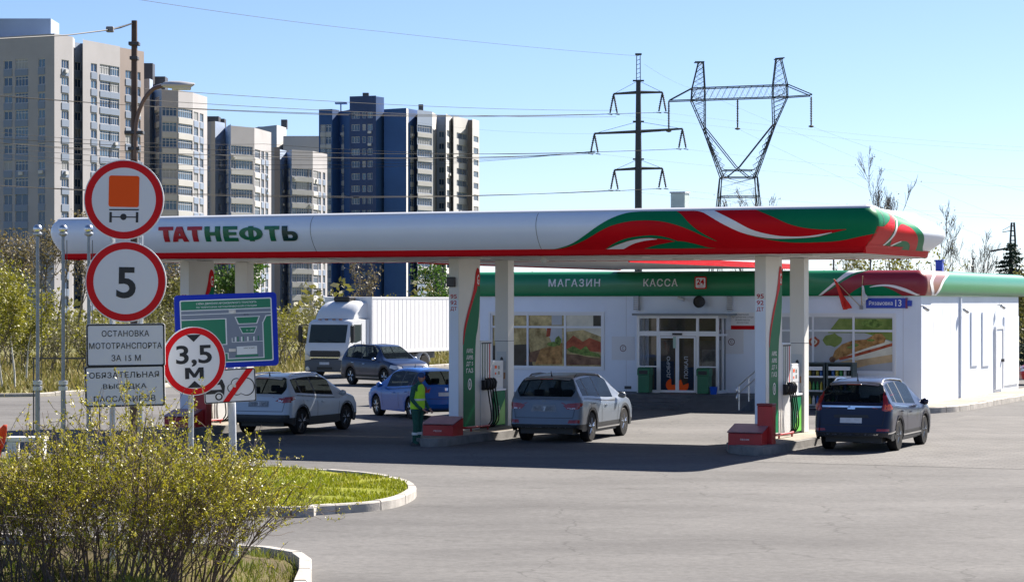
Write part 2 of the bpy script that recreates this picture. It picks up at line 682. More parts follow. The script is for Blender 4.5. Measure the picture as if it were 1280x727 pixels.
def inset(pts, w):
    out = []
    n = len(pts)
    for i in range(n):
        a, b, c = Vector(pts[i - 1]), Vector(pts[i]), Vector(pts[(i + 1) % n])
        d1, d2 = (b - a).normalized(), (c - b).normalized()
        nn = (Vector((-d1.y, d1.x)) + Vector((-d2.y, d2.x))).normalized()
        out.append(tuple(b + nn * w))
    return out


isl = [(-16, 44.4), (-9, 41.2), (-3.84, 38.95), (-3.2, 39.25), (-2.8, 39.55), (-2.3, 40.0), (-1.95, 40.8), (-1.76, 42.0), (-1.72, 43.1),
       (-1.82, 44.2), (-2.05, 45.2), (-2.6, 46.4), (-3.34, 47.4), (-4.8, 48.5), (-9, 50.3), (-16, 53.4)]
isl = [tuple(p) for p in smooth_line(isl, 4)]
kerb('island_kerb', isl, 0.17, 0.16, closed=True, inner=0.1)
ins = inset(isl, 0.15)
g = MB()
cx, cy = -6, 45
fill(g, ins, lambda x, y: (x, y, 0.13 + 0.05 * math.sin(x * 1.1) * math.sin(y * 0.8)), step=0.5)
structure(g.build('island_lawn', LAWN, smooth=60))
ver = [(-2.0, 14), (-2.3, 25), (-2.5, 29.9), (-2.62, 31.3), (-2.8, 32.05), (-3.3, 32.75), (-5, 33.6), (-16, 38.4)]
kerb('verge_kerb', [(x, y) for x, y in ver], 0.17, 0.17, inner=-0.02)
vin = [(-2.17, 14), (-2.47, 25), (-2.68, 30), (-2.82, 31.3), (-3.0, 31.9), (-3.4, 32.5), (-5, 33.4), (-16, 38.2), (-16, 14)]


def bank(x, y):
    e = min(1.0, max(0.0, (-2.75 - x) / 1.2)) * min(1.0, max(0.0, (32.6 - y - (x + 3) * -0.35) / 1.3))
    return 0.02 + 0.42 * e * (0.8 + 0.3 * math.sin(x * 2.3 + 1) * math.sin(y * 1.9))


g = MB()
fill(g, vin, lambda x, y: (x, y, bank(x, y)), step=0.3)
structure(g.build('verge_soil', SOIL, smooth=60))


def grass_blades(name, label, inside_pts, zf, n, hmin, hmax, m, seed, wid=0.012):
    rnd = random.Random(seed)
    mb = MB()
    for _ in range(n):
        x, y = inside_pts(rnd)
        if math.sin(x * 2.7 + 1.3 * math.sin(y * 1.9)) + math.sin(y * 3.1 + x) < -1.1 + rnd.uniform(-.3, .2):
            continue
        z = zf(x, y)
        h = rnd.uniform(hmin, hmax)
        a = rnd.uniform(0, 6.283)
        w = wid * rnd.uniform(0.6, 1.4)
        lx, ly = rnd.gauss(0, 0.35) * h, rnd.gauss(0, 0.35) * h
        c, s_ = math.cos(a) * w, math.sin(a) * w
        mb.add([(x - c, y - s_, z - 0.01), (x + c, y + s_, z - 0.01), (x + c * .6 + lx * .5, y + s_ * .6 + ly * .5, z + h * .6), (x + lx, y + ly, z + h)], [(0, 1, 2), (0, 2, 3)])
    o = mb.build(name, m, fix=False)
    o['kind'] = 'stuff'
    return tag(o, label, 'grass')


def in_poly(poly, x, y):
    c = False
    n = len(poly)
    for i in range(n):
        (ax, ay), (bx, by) = poly[i], poly[(i + 1) % n]
        if (ay > y) != (by > y) and x < (bx - ax) * (y - ay) / (by - ay) + ax:
            c = not c
    return c


def sampler(poly, x0, x1, y0, y1):
    def f(r):
        while True:
            x, y = r.uniform(x0, x1), r.uniform(y0, y1)
            if in_poly(poly, x, y):
                return x, y
    return f


GRASS = leaf_mat('grass_blade', [(0.14, 0.175, 0.004), (0.21, 0.24, 0.006), (0.28, 0.26, 0.02)], 0.6, 0.3)
DRYG = leaf_mat('dry_grass_blade', [(0.10, 0.15, 0.01), (0.16, 0.185, 0.025), (0.26, 0.21, 0.08)], 0.7, 0.25)
ISL_IN = inset(isl, 0.17)
grass_blades('lawn_grass', 'short bright green grass inside the kerbed island', sampler(ISL_IN, -14, -1.6, 39, 53), lambda x, y: 0.13 + 0.05 * math.sin(x * 1.1) * math.sin(y * 0.8), 42000, 0.03, 0.09, GRASS, 3)
grass_blades('verge_grass', 'mixed dry and green grass on the bank under the budding bush', sampler(vin, -6.5, -2.4, 24, 33.4), bank, 9000, 0.04, 0.16, DRYG, 4, 0.008)

# ------------------------------------------------------------------ canopy
can = thing('fuel_canopy', 'long white canopy with red and green waves and a bulging fascia spanning the pumps', 'canopy', W(0, 0), -TH)
S0, S1, T0, T1 = -22.05, -0.12, 0.06, 8.15
PROF = [(4.60, -0.22), (4.735, -0.18), (4.76, -0.17), (4.85, -0.07), (4.97, 0.03), (5.10, 0.11), (5.22, 0.155), (5.34, 0.165), (5.45, 0.14), (5.55, 0.08), (5.62, 0.0)]
PROF = PROF[:2] + smooth_line(PROF[2:], 4)


def prof_o(z, pr=PROF):
    for (za, oa), (zb, ob) in zip(pr, pr[1:]):
        if z <= zb:
            return oa + (ob - oa) * max(0, (z - za)) / (zb - za)
    return pr[-1][1]


def ring_path(s0, s1, t0, t1, rf, rb, n=8, rl=None):
    """outline walked from the front left corner along the front, the right end, the back; (s, t, ns, nt, a)"""
    out = []

    def arc(cx, cy, r, a0, a1):
        for i in range(n + 1):
            a = R(a0 + (a1 - a0) * i / n)
            out.append((cx + r * math.cos(a), cy + r * math.sin(a), math.cos(a), math.sin(a)))

    def line(p, q, nn):
        k = max(1, int(math.hypot(q[0] - p[0], q[1] - p[1]) / 0.5))
        for i in range(1, k):
            out.append((p[0] + (q[0] - p[0]) * i / k, p[1] + (q[1] - p[1]) * i / k, *nn))
    arc(s0 + rf, t0 + rf, rf, 225, 270)
    line((s0 + rf, t0), (s1 - rf, t0), (0, -1))
    arc(s1 - rf, t0 + rf, rf, 270, 360)
    line((s1, t0 + rf), (s1, t1 - rb), (1, 0))
    arc(s1 - rb, t1 - rb, rb, 0, 90)
    line((s1 - rb, t1), (s0 + (rl or rb), t1), (0, 1))
    rl = rl or rb
    arc(s0 + rl, t1 - rl, rl, 90, 180)
    line((s0, t1 - rl), (s0, t0 + rf), (-1, 0))
    arc(s0 + rf, t0 + rf, rf, 180, 225)
    res, a = [], 0.0
    for i, p in enumerate(out):
        if i:
            a += math.hypot(p[0] - out[i - 1][0], p[1] - out[i - 1][1])
        res.append((*p, a))
    return res


def wrap(path, prof, dome=None):
    import bisect
    A = [p[4] for p in path]

    def fn(a, z, off=0.0):
        i = min(max(bisect.bisect(A, a) - 1, 0), len(path) - 2)
        p, q = path[i], path[i + 1]
        f = (a - p[4]) / max(1e-9, q[4] - p[4])
        o = prof_o(z, prof) + off
        if dome and z > 5.0:
            e = min(1.0, max(0.0, (a - dome[0]) / dome[1]))
            e *= 1 - min(1.0, max(0.0, (a - dome[0] - 9) / 4))
            o -= .42 * e * e * (3 - 2 * e) * ((z - 5.0) / .62) ** 2
        if dome and z > 4.76:
            e = min(1.0, max(0.0, (a - dome[0] - 1.0) / dome[1]))
            e *= 1 - min(1.0, max(0.0, (a - dome[0] - 7) / 3))
            o += .12 * e * e * (3 - 2 * e) * math.sin(math.pi * min(1, (z - 4.76) / .8))
        x = p[0] + (q[0] - p[0]) * f
        y = p[1] + (q[1] - p[1]) * f
        nx, ny = p[2] + (q[2] - p[2]) * f, p[3] + (q[3] - p[3]) * f
        return (x + nx * o, y + ny * o, z)
    return fn


CP = ring_path(S0, S1, T0, T1, 0.16, 2.1, 14, 1.0)
csurf = wrap(CP, PROF, (next(p[4] for p in CP if p[2] > .999), 3.2))
mb = MB()
zs = [z for z, o in PROF if z > 4.75]
mb.grid([[csurf(p[4], z) for p in CP] for z in zs])
mb.build('fascia', mat('canopy_white', (0.72, 0.79, 0.9), 0.25, noise=(0.35, 0.04)), can, smooth=40)  # blue cast of the shaded front is put into this white
mb = MB()
mb.grid([[csurf(p[4], z) for p in CP] for z in (4.60, 4.735, 4.76)])
mb.build('trim_band', RED, can, smooth=40)
mb = MB()
mb.grid([[csurf(p[4], 5.62) for p in CP], [csurf(p[4], 5.62, -0.015)[:2] + (5.66,) for p in CP], [csurf(p[4], 5.62, -0.09)[:2] + (5.70,) for p in CP], [csurf(p[4], 5.62, -0.3)[:2] + (5.70,) for p in CP], [csurf(p[4], 5.62, -0.34)[:2] + (5.62,) for p in CP]])
mb.build('top_flashing', mat('flashing', (0.62, 0.65, 0.7), 0.35, 0.2), can, smooth=40)
mb = MB()
mb.add([csurf(p[4], 5.62, -0.34)[:2] + (5.61,) for p in CP], [tuple(range(len(CP)))])
mb.build('roof', GALV, can)
mb = MB()
mb.add([csurf(p[4], 4.60, -0.002)[:2] + (4.612,) for p in CP], [tuple(range(len(CP)))])
for i in range(1, 36):                              # joints between the soffit panels
    x = S0 + 0.3 + i * 0.6
    if x < S1 - 0.3:
        mb.box(x - 0.012, T0 + 0.45, 4.606, x + 0.012, T1 - 0.6, 4.6115, 1)
mb.build('soffit', [SOFFIT, mat('panel_joint', (0.2, 0.2, 0.2), 0.8)], can)
for i in range(5):
    for j in range(2):
        x, y = -19.5 + i * 4.3, 2.2 + j * 3.8
        mb = MB()
        mb.box(x - 0.3, y - 0.3, 4.58, x + 0.3, y + 0.3, 4.611)
        mb.build('ceiling_lamp', mat('lamp_glass', (0.75, 0.75, 0.72), 0.3), can, bevel=0.02)


# arc length of a point s on the front: find it from the path itself
_fr = [p for p in CP if p[3] < -0.999]
A_AT = lambda s: _fr[0][4] + (s - _fr[0][0])
_en = [p for p in CP if p[2] > 0.999]
A_END = lambda t: _en[0][4] + (t - _en[0][1])


def fpx(pts, smooth=True):
    out = []
    for x, y in pts:
        s, z = on_t(x, y, T0)
        for _ in range(3):
            s, z = on_t(x, y, T0 - prof_o(z))
        out.append((A_AT(s), min(max(z, 4.745), 5.618)))
    return smooth_line(out, 5) if smooth else out


def epx(pts, smooth=True):
    out = []
    for x, y in pts:
        t, z = on_s(x, y, S1)
        for _ in range(3):
            t, z = on_s(x, y, S1 + prof_o(z))
        out.append((A_END(t), min(max(z, 4.745), 5.618)))
    return smooth_line(out, 5) if smooth else out


def film(name, poly, off, m, surf=csurf, parent=can, step=0.07):
    b = MB()
    fill(b, poly, lambda a, z: surf(a, z, off * 1.7 + 0.004), step=step)
    return b.build(name, m, parent, smooth=50)


AC = A_END(T0 + 0.16) - 0.05                       # the front right corner
AF = AC + 0.01
outer = fpx([(672, 313), (690, 311.5), (702, 309.3), (717, 303.5), (732, 293.5), (748, 282), (765, 272.5), (783, 266.3), (800, 263), (813, 259.8)])
top_right = [(AF, 5.618)]
film('red_wave', outer + top_right + [(AF, 4.745)], 0.004, RED)
ga_low = fpx([(897, 302), (880, 295.5), (865, 288.5), (845, 281), (825, 276.5), (805, 275.5), (785, 277), (765, 282), (750, 289), (735, 298), (718, 306), (700, 311), (680, 313.2)])
ga_cut = fpx([(846, 259), (853, 269), (862, 279), (875, 289.5), (897, 301.6)])
film('green_wave', outer[1:] + ga_cut + ga_low[1:], 0.008, GREEN)
w_up = fpx([(893, 258), (915, 274), (940, 287), (965, 293.5), (985, 295.5), (1010, 295), (1040, 290.3)])
w_lo = fpx([(1040, 290.8), (1020, 295.8), (990, 298), (960, 297.5), (930, 291.5), (905, 280.5), (880, 266), (868, 258)])
film('white_streak', w_up + w_lo, 0.008, WFILM)
g1 = fpx([(945, 257), (965, 270.5), (985, 279.5), (1005, 284.7), (1030, 287), (1058, 286.3)])
g2 = fpx([(1058, 299.6), (1080, 294.5), (1092, 290.5)])
film('green_wave', g1 + g2 + [(AF, fpx([(1094, 289)], False)[0][1]), (AF, 5.618)], 0.008, GREEN)
g3 = fpx([(931, 292.4), (960, 298), (990, 298.4), (1020, 296.2), (1040, 291.3), (1058, 287)])
g4 = fpx([(1058, 299.6), (1040, 302), (1010, 303.2), (985, 302.8), (960, 299.3), (932, 292.8)])
film('green_wave', g3 + g4, 0.0085, GREEN)
film('green_wave', fpx([(757, 312), (770, 303), (785, 297.5), (805, 294.5), (820, 294.3), (835, 297), (850, 302.3)]) + fpx([(849, 303), (835, 299.5), (822, 298), (808, 297.2), (790, 299.8), (775, 304.5), (758, 312.3)]), 0.008, GREEN)
film('white_streak', fpx([(759, 312.4), (775, 305), (790, 300.3), (808, 297.8), (822, 298.6)]) + fpx([(821, 299.2), (806, 301), (792, 304.8), (780, 312.4)]), 0.0085, WFILM)
film('green_wave', fpx([(805, 311.5), (820, 306.5), (838, 303), (852, 301.5), (868, 304.5), (885, 309), (897, 311.5)]) + fpx([(896, 312), (850, 312), (806, 312)]), 0.008, GREEN)
# right end of the canopy
e_out = epx([(1124, 262.5), (1138, 270), (1145, 281), (1149, 295), (1151, 308), (1154, 315)])
film('green_wave', [(AC - 0.02, 4.745), (AC - 0.02, 5.618)] + e_out, 0.004, GREEN)
film('red_wave', [(AC - 0.01, 4.745), (AC - 0.01, 5.2)] + epx([(1104, 283), (1109, 279), (1117, 270), (1121, 266)]) + epx([(1122, 268), (1120, 280), (1111, 297), (1098, 311.5)]), 0.008, RED)
film('white_streak', epx([(1123, 264), (1121, 281), (1111.5, 298), (1098, 311.5)]) + epx([(1099.6, 311.8), (1114, 298), (1123, 281), (1124.6, 265)]), 0.011, WFILM)
film('red_wave', epx([(1111, 306), (1115, 296), (1121, 286), (1129, 280), (1137, 284), (1141, 294), (1143, 305), (1144, 313)]) + epx([(1136, 313), (1133, 304), (1126, 301), (1116, 306)]), 0.008, RED)
film('white_streak', epx([(1107, 311.5), (1115, 305), (1124, 301)]) + epx([(1124, 302.2), (1116, 306.2), (1109, 311.8)]), 0.011, WFILM)
film('red_wave', [(AC - 0.02, 4.74), (AC - 0.02, 4.8), (AC + 3.2, 4.8), (AC + 3.2, 4.74)], 0.013, RED)
# joints in the fascia sheets
for a in [A_AT(on_t(670, 290, -0.1)[0]), A_AT(on_t(388, 290, -0.1)[0]), A_AT(on_t(818, 290, -.1)[0])]:
    mb = MB()
    mb.grid([[csurf(a - 0.006, z, 0.003), csurf(a + 0.006, z, 0.003)] for z in zs])
    mb.build('seam', DARKST, can)
mb = MB()
a = AC + 0.42
mb.grid([[csurf(a - 0.02, z, 0.014), csurf(a + 0.03, z, 0.014)] for z in zs])
mb.build('seam', DARKST, can)
# lettering
lx = [(199, 219.0), (215, 237.0), (235, 255.0), (256.5, 277.5), (279.5, 299), (299.6, 330.5), (331.5, 351.5), (353, 374)]
LETR = mat('letter_red', (0.42, 0.008, 0.02), 0.35)
LETG = mat('letter_green', (0.005, 0.14, 0.06), 0.35)
LETD = mat('letter_dark', (0.004, 0.04, 0.035), 0.35)
arc = lambda cx, cy, rx, ry, a0, a1, n=12: [(cx + rx * math.cos(R(a0 + (a1 - a0) * i / n)), cy + ry * math.sin(R(a0 + (a1 - a0) * i / n))) for i in range(n + 1)]
GLYPH = {
    'Т': [[(0, 1), (0, .76), (.33, .76), (.33, 0), (.67, 0), (.67, .76), (1, .76), (1, 1)]],
    'А': [[(0, 0), (.3, 0), (.36, .19), (.5, .19), (.5, .4), (.425, .4), (.5, .66), (.5, 1), (.33, 1)], [(1, 0), (.67, 1), (.5, 1), (.5, .66), (.575, .4), (.5, .4), (.5, .19), (.64, .19), (.7, 0)]],
    'Н': [[(0, 0), (.31, 0), (.31, .39), (.69, .39), (.69, 0), (1, 0), (1, 1), (.69, 1), (.69, .62), (.31, .62), (.31, 1), (0, 1)]],
    'Е': [[(0, 0), (1, 0), (1, .23), (.36, .23), (.36, .4), (.93, .4), (.93, .61), (.36, .61), (.36, .77), (1, .77), (1, 1), (0, 1)]],
    'Ф': [[(.4, 0), (.6, 0), (.6, 1), (.4, 1)], [(.4, .93)] + arc(.4, .5, .4, .42, 90, 270) + [(.4, .27)] + arc(.4, .5, .17, .22, 270, 90) + [(.4, .74)],
          [(.6, .07)] + arc(.6, .5, .4, .42, -90, 90) + [(.6, .73)] + arc(.6, .5, .17, .22, 90, -90) + [(.6, .26)]],
    'Ь': [[(0, 0), (.34, 0), (.34, 1), (0, 1)], [(.34, 0), (.66, 0)] + arc(.66, .32, .34, .32, -90, 90) + [(.34, .64), (.34, .42)] + [(.6, .42)] + arc(.6, .31, .09, .1, 80, -80) + [(.6, .2), (.34, .2)]],
}
for i, (ch, (x0, x1)) in enumerate(zip('ТАТНЕФТЬ', lx)):
    y0, y1 = 283.6 - i * 0.18, 302.3 - i * 0.18
    (a0, z1), (a1, z0) = fpx([(x0, y0), (x1, y1)], False)
    mb = MB()
    for off in (0.006, 0.035):
        for poly in GLYPH[ch]:
            fill(mb, poly, lambda u, v: csurf(a0 + u * (a1 - a0), z0 + v * (z1 - z0), off), step=0.2)
    for poly in GLYPH[ch]:
        n = len(poly)
        for k in range(n):
            p, q = poly[k], poly[(k + 1) % n]
            f = lambda u, v, o: csurf(a0 + u * (a1 - a0), z0 + v * (z1 - z0), o)
            mb.quad(f(*p, .006), f(*q, .006), f(*q, .035), f(*p, .035))
    mb.build('letter', LETR if i < 3 else (LETG if i < 7 else LETD), can)

# covered walk from the canopy to the shop door
KA, KB, KT = -15.3, -9.0, 23.9
mb = MB()
mb.quad((KA, T1 - .2, 4.604), (KB, T1 - .2, 4.604), (KB, KT, 4.604), (KA, KT, 4.604))
mb.build('walkway_soffit', SOFFIT, can)
mb = MB()
mb.box(KA, T1 - .1, 4.61, KB, KT, 4.66)
mb.build('walkway_roof', GALV, can)
for x0, x1 in ((KA - .04, KA), (KB, KB + .04)):
    mb = MB()
    mb.box(x0, T1 - .1, 4.57, x1, KT, 4.74)
    mb.build('trim_band', RED, can)
    mb = MB()
    mb.box(x0 + .004, T1 - .1, 4.741, x1 - .004, KT, 5.3)
    mb.build('walkway_fascia', WHITE, can)
rb = thing('roof_unit', 'pale green metal box standing on the canopy roof', 'equipment box', W(-6.5, 5.2, 5.61), -TH)
mb = MB()
mb.box(-0.19, -0.19, 0.05, 0.19, 0.19, 0.66)
mb.build('housing', mat('pale_green_box', (0.42, 0.5, 0.46), 0.5, noise=(3, 0.12)), rb, bevel=0.012)
mb = MB()
mb.box(-0.23, -0.23, 0, 0.23, 0.23, 0.05)
mb.build('base', GALV, rb)
mb = MB()
mb.box(-0.215, -0.215, 0.66, 0.215, 0.215, 0.7)
mb.build('lid', GALV, rb, bevel=0.01)
mb = MB()
mb.lathe([(0.07, 0), (0.08, -0.05), (0.06, -0.12), (0.02, -0.15), (1e-6, -0.155)], 14)
mb.box(-0.02, -0.02, 0, 0.02, 0.02, 0.04)
s_, _z = on_t(680, 320, 1.0)
tag(mb.build('dome_camera', mat('camera_white', (0.6, 0.6, 0.58), 0.3), loc=W(s_, 1.0, 4.575)), 'small white dome camera hanging under the canopy edge', 'camera')

# ------------------------------------------------------------------ fuel islands
TB = 2.7                                            # where the branded blade pillar starts
ISLANDS = [-3.7, -11.87, -19.85]
where = ['beside the dark blue crossover', 'between the attendant and the silver suv', 'behind the blue map board']
NOZ = mat('nozzle_grip', (0.014, 0.014, 0.016), 0.5)
SCREEN = mat('pump_screen', (0.12, 0.14, 0.13), 0.15)


def wave_panel(parent, x):
    """green wave with red rim on the right face (x = const) of the blade; coordinates t (0..1.3), z"""
    f = lambda y, z: (x, y, z)
    left = smooth_line([(0.27, 0.1), (0.27, 1.4), (0.26, 2.1), (0.32, 2.6), (0.55, 3.05), (0.82, 3.45), (0.98, 3.8), (1.05, 4.05), (1.12, 4.15)], 5)
    right = smooth_line([(1.26, 4.1), (1.3, 3.9), (1.3, 3.4), (1.26, 3.0), (1.16, 2.6), (1.05, 2.3), (1.0, 1.6), (1.0, 0.1)], 5)
    b = MB()
    fill(b, left + right, lambda y, z: (x + 0.004, y, z))
    b.build('green_panel', GREEN, parent)
    rim = smooth_line([(0.25, 2.2), (0.31, 2.6), (0.54, 3.05), (0.81, 3.45), (0.97, 3.8), (1.04, 4.05), (1.14, 4.18), (1.27, 4.1), (1.3, 3.9), (1.27, 3.7)], 5)
    rim2 = smooth_line([(1.14, 3.72), (1.1, 3.6), (0.97, 3.45), (0.69, 3.05), (0.42, 2.6), (0.28, 2.2)], 5)
    b = MB()
    b_poly = rim + rim2
    fill(b, b_poly, lambda y, z: (x + 0.008, y, z))
    b.build('red_rim', RED, parent)
    b = MB()
    put_text(b, 'G', 1.12, 3.74, 1.24, 4.0, lambda u, v: (x + 0.012, u, v), bold=0.02)
    for k in range(4):
        put_text(b, ['АИ92', 'АИ95', 'ДТ 5', 'ГАЗ'][k], 0.45, 1.98 - k * 0.17, 0.86, 2.1 - k * 0.17, lambda u, v: (x + 0.009, u, v), bold=0.01)
    ring(b, disc_pts(0.66, 1.18, 0.12, 28, 0.15), disc_pts(0.66, 1.18, 0.08, 28, 0.11), lambda u, v: (x + 0.009, u, v))
    fill(b, disc_pts(0.66, 1.18, 0.03, 12, 0.08), lambda u, v: (x + 0.009, u, v))
    b.build('white_marks', WFILM, parent)


def build_island(i, b):
    lab = where[i]
    ki = thing('fuel_island', 'raised concrete pump island with rounded nose ' + lab, 'pump island', W(b, 0), -TH, 'pump islands under the canopy')
    out = [(-0.25, 1.9), (-0.15, 1.0), (0.2, 0.1), (0.75, -0.5), (1.05, -0.62), (1.22, -0.5), (1.28, -0.2), (1.28, 6.9), (1.1, 7.3), (0.5, 7.5), (-0.05, 7.3), (-0.25, 6.9)]
    m = MB()
    m.prism(out, -0.02, 0.19)
    m.build('kerb_base', mat('shaded_island_concrete', (0.17, 0.165, 0.16), 0.85, noise=(2.5, 0.3), bump=(30, .3)), ki, bevel=0.025)  # concrete made darker to carry the canopy's shade in its colour
    inn = inset(out, 0.14)
    m = MB()
    m.prism(inn, 0.19, 0.2)
    m.build('top_slab', PAVE, ki)
    # blade pillar
    bl = thing('blade_pillar', 'slab pillar with green wave panel and red fuel list ' + lab, 'pillar', W(b, TB, 0.2), -TH, 'branded slab pillars')
    m = MB()
    m.box(0, 0, 0, 0.28, 1.32, 4.405)
    m.build('slab', PILLAR, bl, bevel=0.01)
    m = MB()
    m.box(0.008, -0.004, 0.02, 0.272, 0, 3.35)
    m.build('front_panel', CLAD, bl)
    wave_panel(bl, 0.28)
    m = MB()
    for k, tx in enumerate((['95', '92', 'ДТ'], ['95', '92', 'ДТ'], ['92', '95', 'ДТ'])[i]):
        put_text(m, tx, 0.05, 3.38 - k * 0.16, 0.23, 3.49 - k * 0.16, lambda u, v: (u, -0.006, v), bold=0.02)
    m.build('fuel_list', LETR, bl)
    if i == 1:
        m = MB()
        m.box(-0.02, -0.12, 3.68, 0.2, -0.002, 3.93)
        m.build('floodlight', DARKST, bl, bevel=0.02)
    # rear column
    rp = thing('canopy_column', 'plain square column holding up the canopy ' + lab, 'column', W(b - 0.02, TB + 2.95, 0.2), -TH, 'square columns under the canopy')
    m = MB()
    m.box(0, 0, 0, 0.38, 0.4, 4.405)
    m.build('shaft', PILLAR, rp, bevel=0.012)
    m = MB()
    m.box(-0.004, -0.004, 2.25, 0.384, 0.404, 2.262)
    m.build('joint', DARKST, rp)
    m = MB()
    m.box(0.05, -0.012, 1.5, 0.33, -0.001, 1.98)
    m.build('notice_plate', mat('notice', (0.55, 0.58, 0.6), 0.4), rp)
    m = MB()
    fill(m, disc_pts(0.2, 1.72, 0.05, 12, 0.12), lambda u, v: (u, -0.015, v))
    m.box(0.17, -0.016, 1.56, 0.22, -0.0125, 1.66)
    m.build('notice_picture', DARKST, rp)
    m = MB()
    m.box(0.1, -0.012, 1.25, 0.3, -0.001, 1.42)
    m.build('sticker', mat('sticker_orange', (0.5, 0.25, 0.12), 0.5), rp)
    # dispenser
    dp = thing('fuel_dispenser', 'fuel dispenser with four black hoses and green cabinet ' + lab, 'fuel pump', W(b, TB + 1.36, 0.2), -TH, 'fuel dispensers')
    m = MB()
    m.box(-0.12, 0.02, 0.02, 0.27, 0.75, 2.28)
    m.build('hose_tower', mat('pump_white', (0.66, 0.67, 0.68), 0.35), dp, bevel=0.02)
    m = MB()
    m.box(-0.12, 0.76, 0.02, 0.27, 1.5, 1.75)
    m.build('meter_cabinet', mat('pump_white', (0.66, 0.67, 0.68), 0.35), dp, bevel=0.02)
    m = MB()
    for k, c in enumerate((0, 0, 1, 2)):
        y = 0.12 + k * 0.15
        m.box(0.27, y, 1.25, 0.276, y + 0.05, 2.2, c)
    m.box(0.27, 0.08, 2.2, 0.279, 0.7, 2.24, 3)
    m.build('fuel_stripe', [DGREEN, mat('pump_grey', (0.1, 0.12, 0.13), 0.4), RED, DARKST], dp)
    m = MB()
    m.box(-0.14, 0.78, 0.04, 0.31, 1.52, 0.95)
    m.build('lower_cabinet', GREEN, dp, bevel=0.015)
    m = MB()
    fill(m, [(0.80, 0.06), (1.5, 0.06), (1.5, 0.75)], lambda u, v: (0.314, u, v))
    m.build('lime_wedge', LIME, dp)
    m = MB()
    m.box(-0.16, 0.765, 0.95, 0.335, 1.535, 1.0)
    m.build('cabinet_lid', WHITE, dp, bevel=0.012)
    m = MB()
    put_text(m, 'АЗС', 1.02, 0.5, 1.14, 0.56, lambda u, v: (0.316, u, v))
    ring(m, disc_pts(1.1, 0.42, 0.05, 16, 0.07), disc_pts(1.1, 0.42, 0.03, 16, 0.045), lambda u, v: (0.316, u, v))
    m.build('cabinet_mark', WFILM, dp)
    m = MB()
    m.box(0.27, 0.85, 1.3, 0.277, 1.4, 1.66)
    m.build('screen_panel', mat('panel_light', (0.6, 0.62, 0.64), 0.4), dp)
    m = MB()
    for yy, zz in ((0.9, 1.52), (0.9, 1.38)):
        m.box(0.277, yy + 0.22, zz, 0.281, yy + 0.32, zz + 0.09)
    m.build('display', SCREEN, dp)
    m = MB()
    m.box(0.277, 0.9, 1.54, 0.281, 1.04, 1.62)
    m.box(0.277, 0.92, 1.38, 0.281, 1.0, 1.44)
    m.build('price_tag', ORANGE, dp)
    for k in range(4):                              # nozzles in their boots and the hoses below them
        y = 0.12 + k * 0.16
        m = MB()
        m.box(0.27, y - 0.055, 1.0, 0.36, y + 0.055, 1.26)
        m.tube([(0.36, y, 1.04), (0.43, y, 1.08), (0.45, y, 1.2), (0.41, y, 1.28), (0.36, y, 1.3)], [0.03, 0.038, 0.036, 0.03, 0.024], 8)
        m.build('nozzle', NOZ, dp, smooth=40)
        m = MB()
        pts = smooth_line([(0.43, y, 1.05), (0.46, y + 0.02, 0.8), (0.47, y + 0.12, 0.45), (0.45, y + 0.16, 0.2), (0.38, y + 0.06, 0.06), (0.29, y - 0.06, 0.05)], 5)
        m.tube(pts, 0.018, 8)
        m.build('hose', RUBBER, dp, smooth=60)
    # crash guard round the nose
    cg = thing('crash_guard', 'low dark red tube guard round the island nose ' + lab, 'guard rail', W(b, TB, 0.2), -TH, 'guard rails on the pump islands')
    m = MB()
    m.tube(smooth_line([(-0.14, 0.5, 0.1), (-0.14, -0.1, 0.1), (0.0, -0.3, 0.1), (0.3, -0.32, 0.1), (0.55, -0.2, 0.1), (0.6, 0.4, 0.1), (0.6, 1.2, 0.1)], 5), 0.03, 8)
    m.build('rail', REDP, cg, smooth=60)
    for x, y in ((-0.14, 0.4), (0.1, -0.32), (0.6, 1.1), (0.58, 0.1)):
        m = MB()
        m.tube([(x, y, 0), (x, y, 0.1)], 0.025, 8)
        m.build('post', REDP, cg)


for i, b in enumerate(ISLANDS):
    build_island(i, b)

# fire sand boxes and bins by the island noses
FS = [(-3.52, 0.12, 'red sand chest on short feet beside the dark blue crossover pump'), (-11.62, 0.65, 'red sand chest beside the attendant in the green vest'), (-19.6, 1.5, 'red sand chest half hidden behind the road signs')]
for s, t, lab in FS:
    fb = thing('sand_chest', lab, 'chest', W(s, t), -TH, 'red sand chests at the island noses')
    m = MB()
    m.side([(0.0, 0.08), (0.62, 0.08), (0.62, 0.62), (0.55, 0.62), (0.0, 0.46)], 0, 0.82)
    m.build('body', REDP, fb, bevel=0.012)
    m = MB()
    m.quad((-0.02, -0.03, 0.47), (0.84, -0.03, 0.47), (0.84, 0.56, 0.642), (-0.02, 0.56, 0.642))
    m.quad((-0.02, -0.03, 0.49), (0.84, -0.03, 0.49), (0.84, 0.56, 0.662), (-0.02, 0.56, 0.662))
    m.build('lid', mat('faded_red_lid', (0.42, 0.2, 0.21), 0.35, noise=(3, 0.15)), fb)
    for x in (0.06, 0.7):
        for y in (0.05, 0.52):
            m = MB()
            m.box(x, y, 0, x + 0.06, y + 0.06, 0.08)
            m.build('foot', DARKST, fb)
    m = MB()
    put_text(m, 'ПЕСОК', 0.3, 0.3, 0.52, 0.34, lambda u, v: (u, -0.003, v))
    m.build('lettering', WFILM, fb)
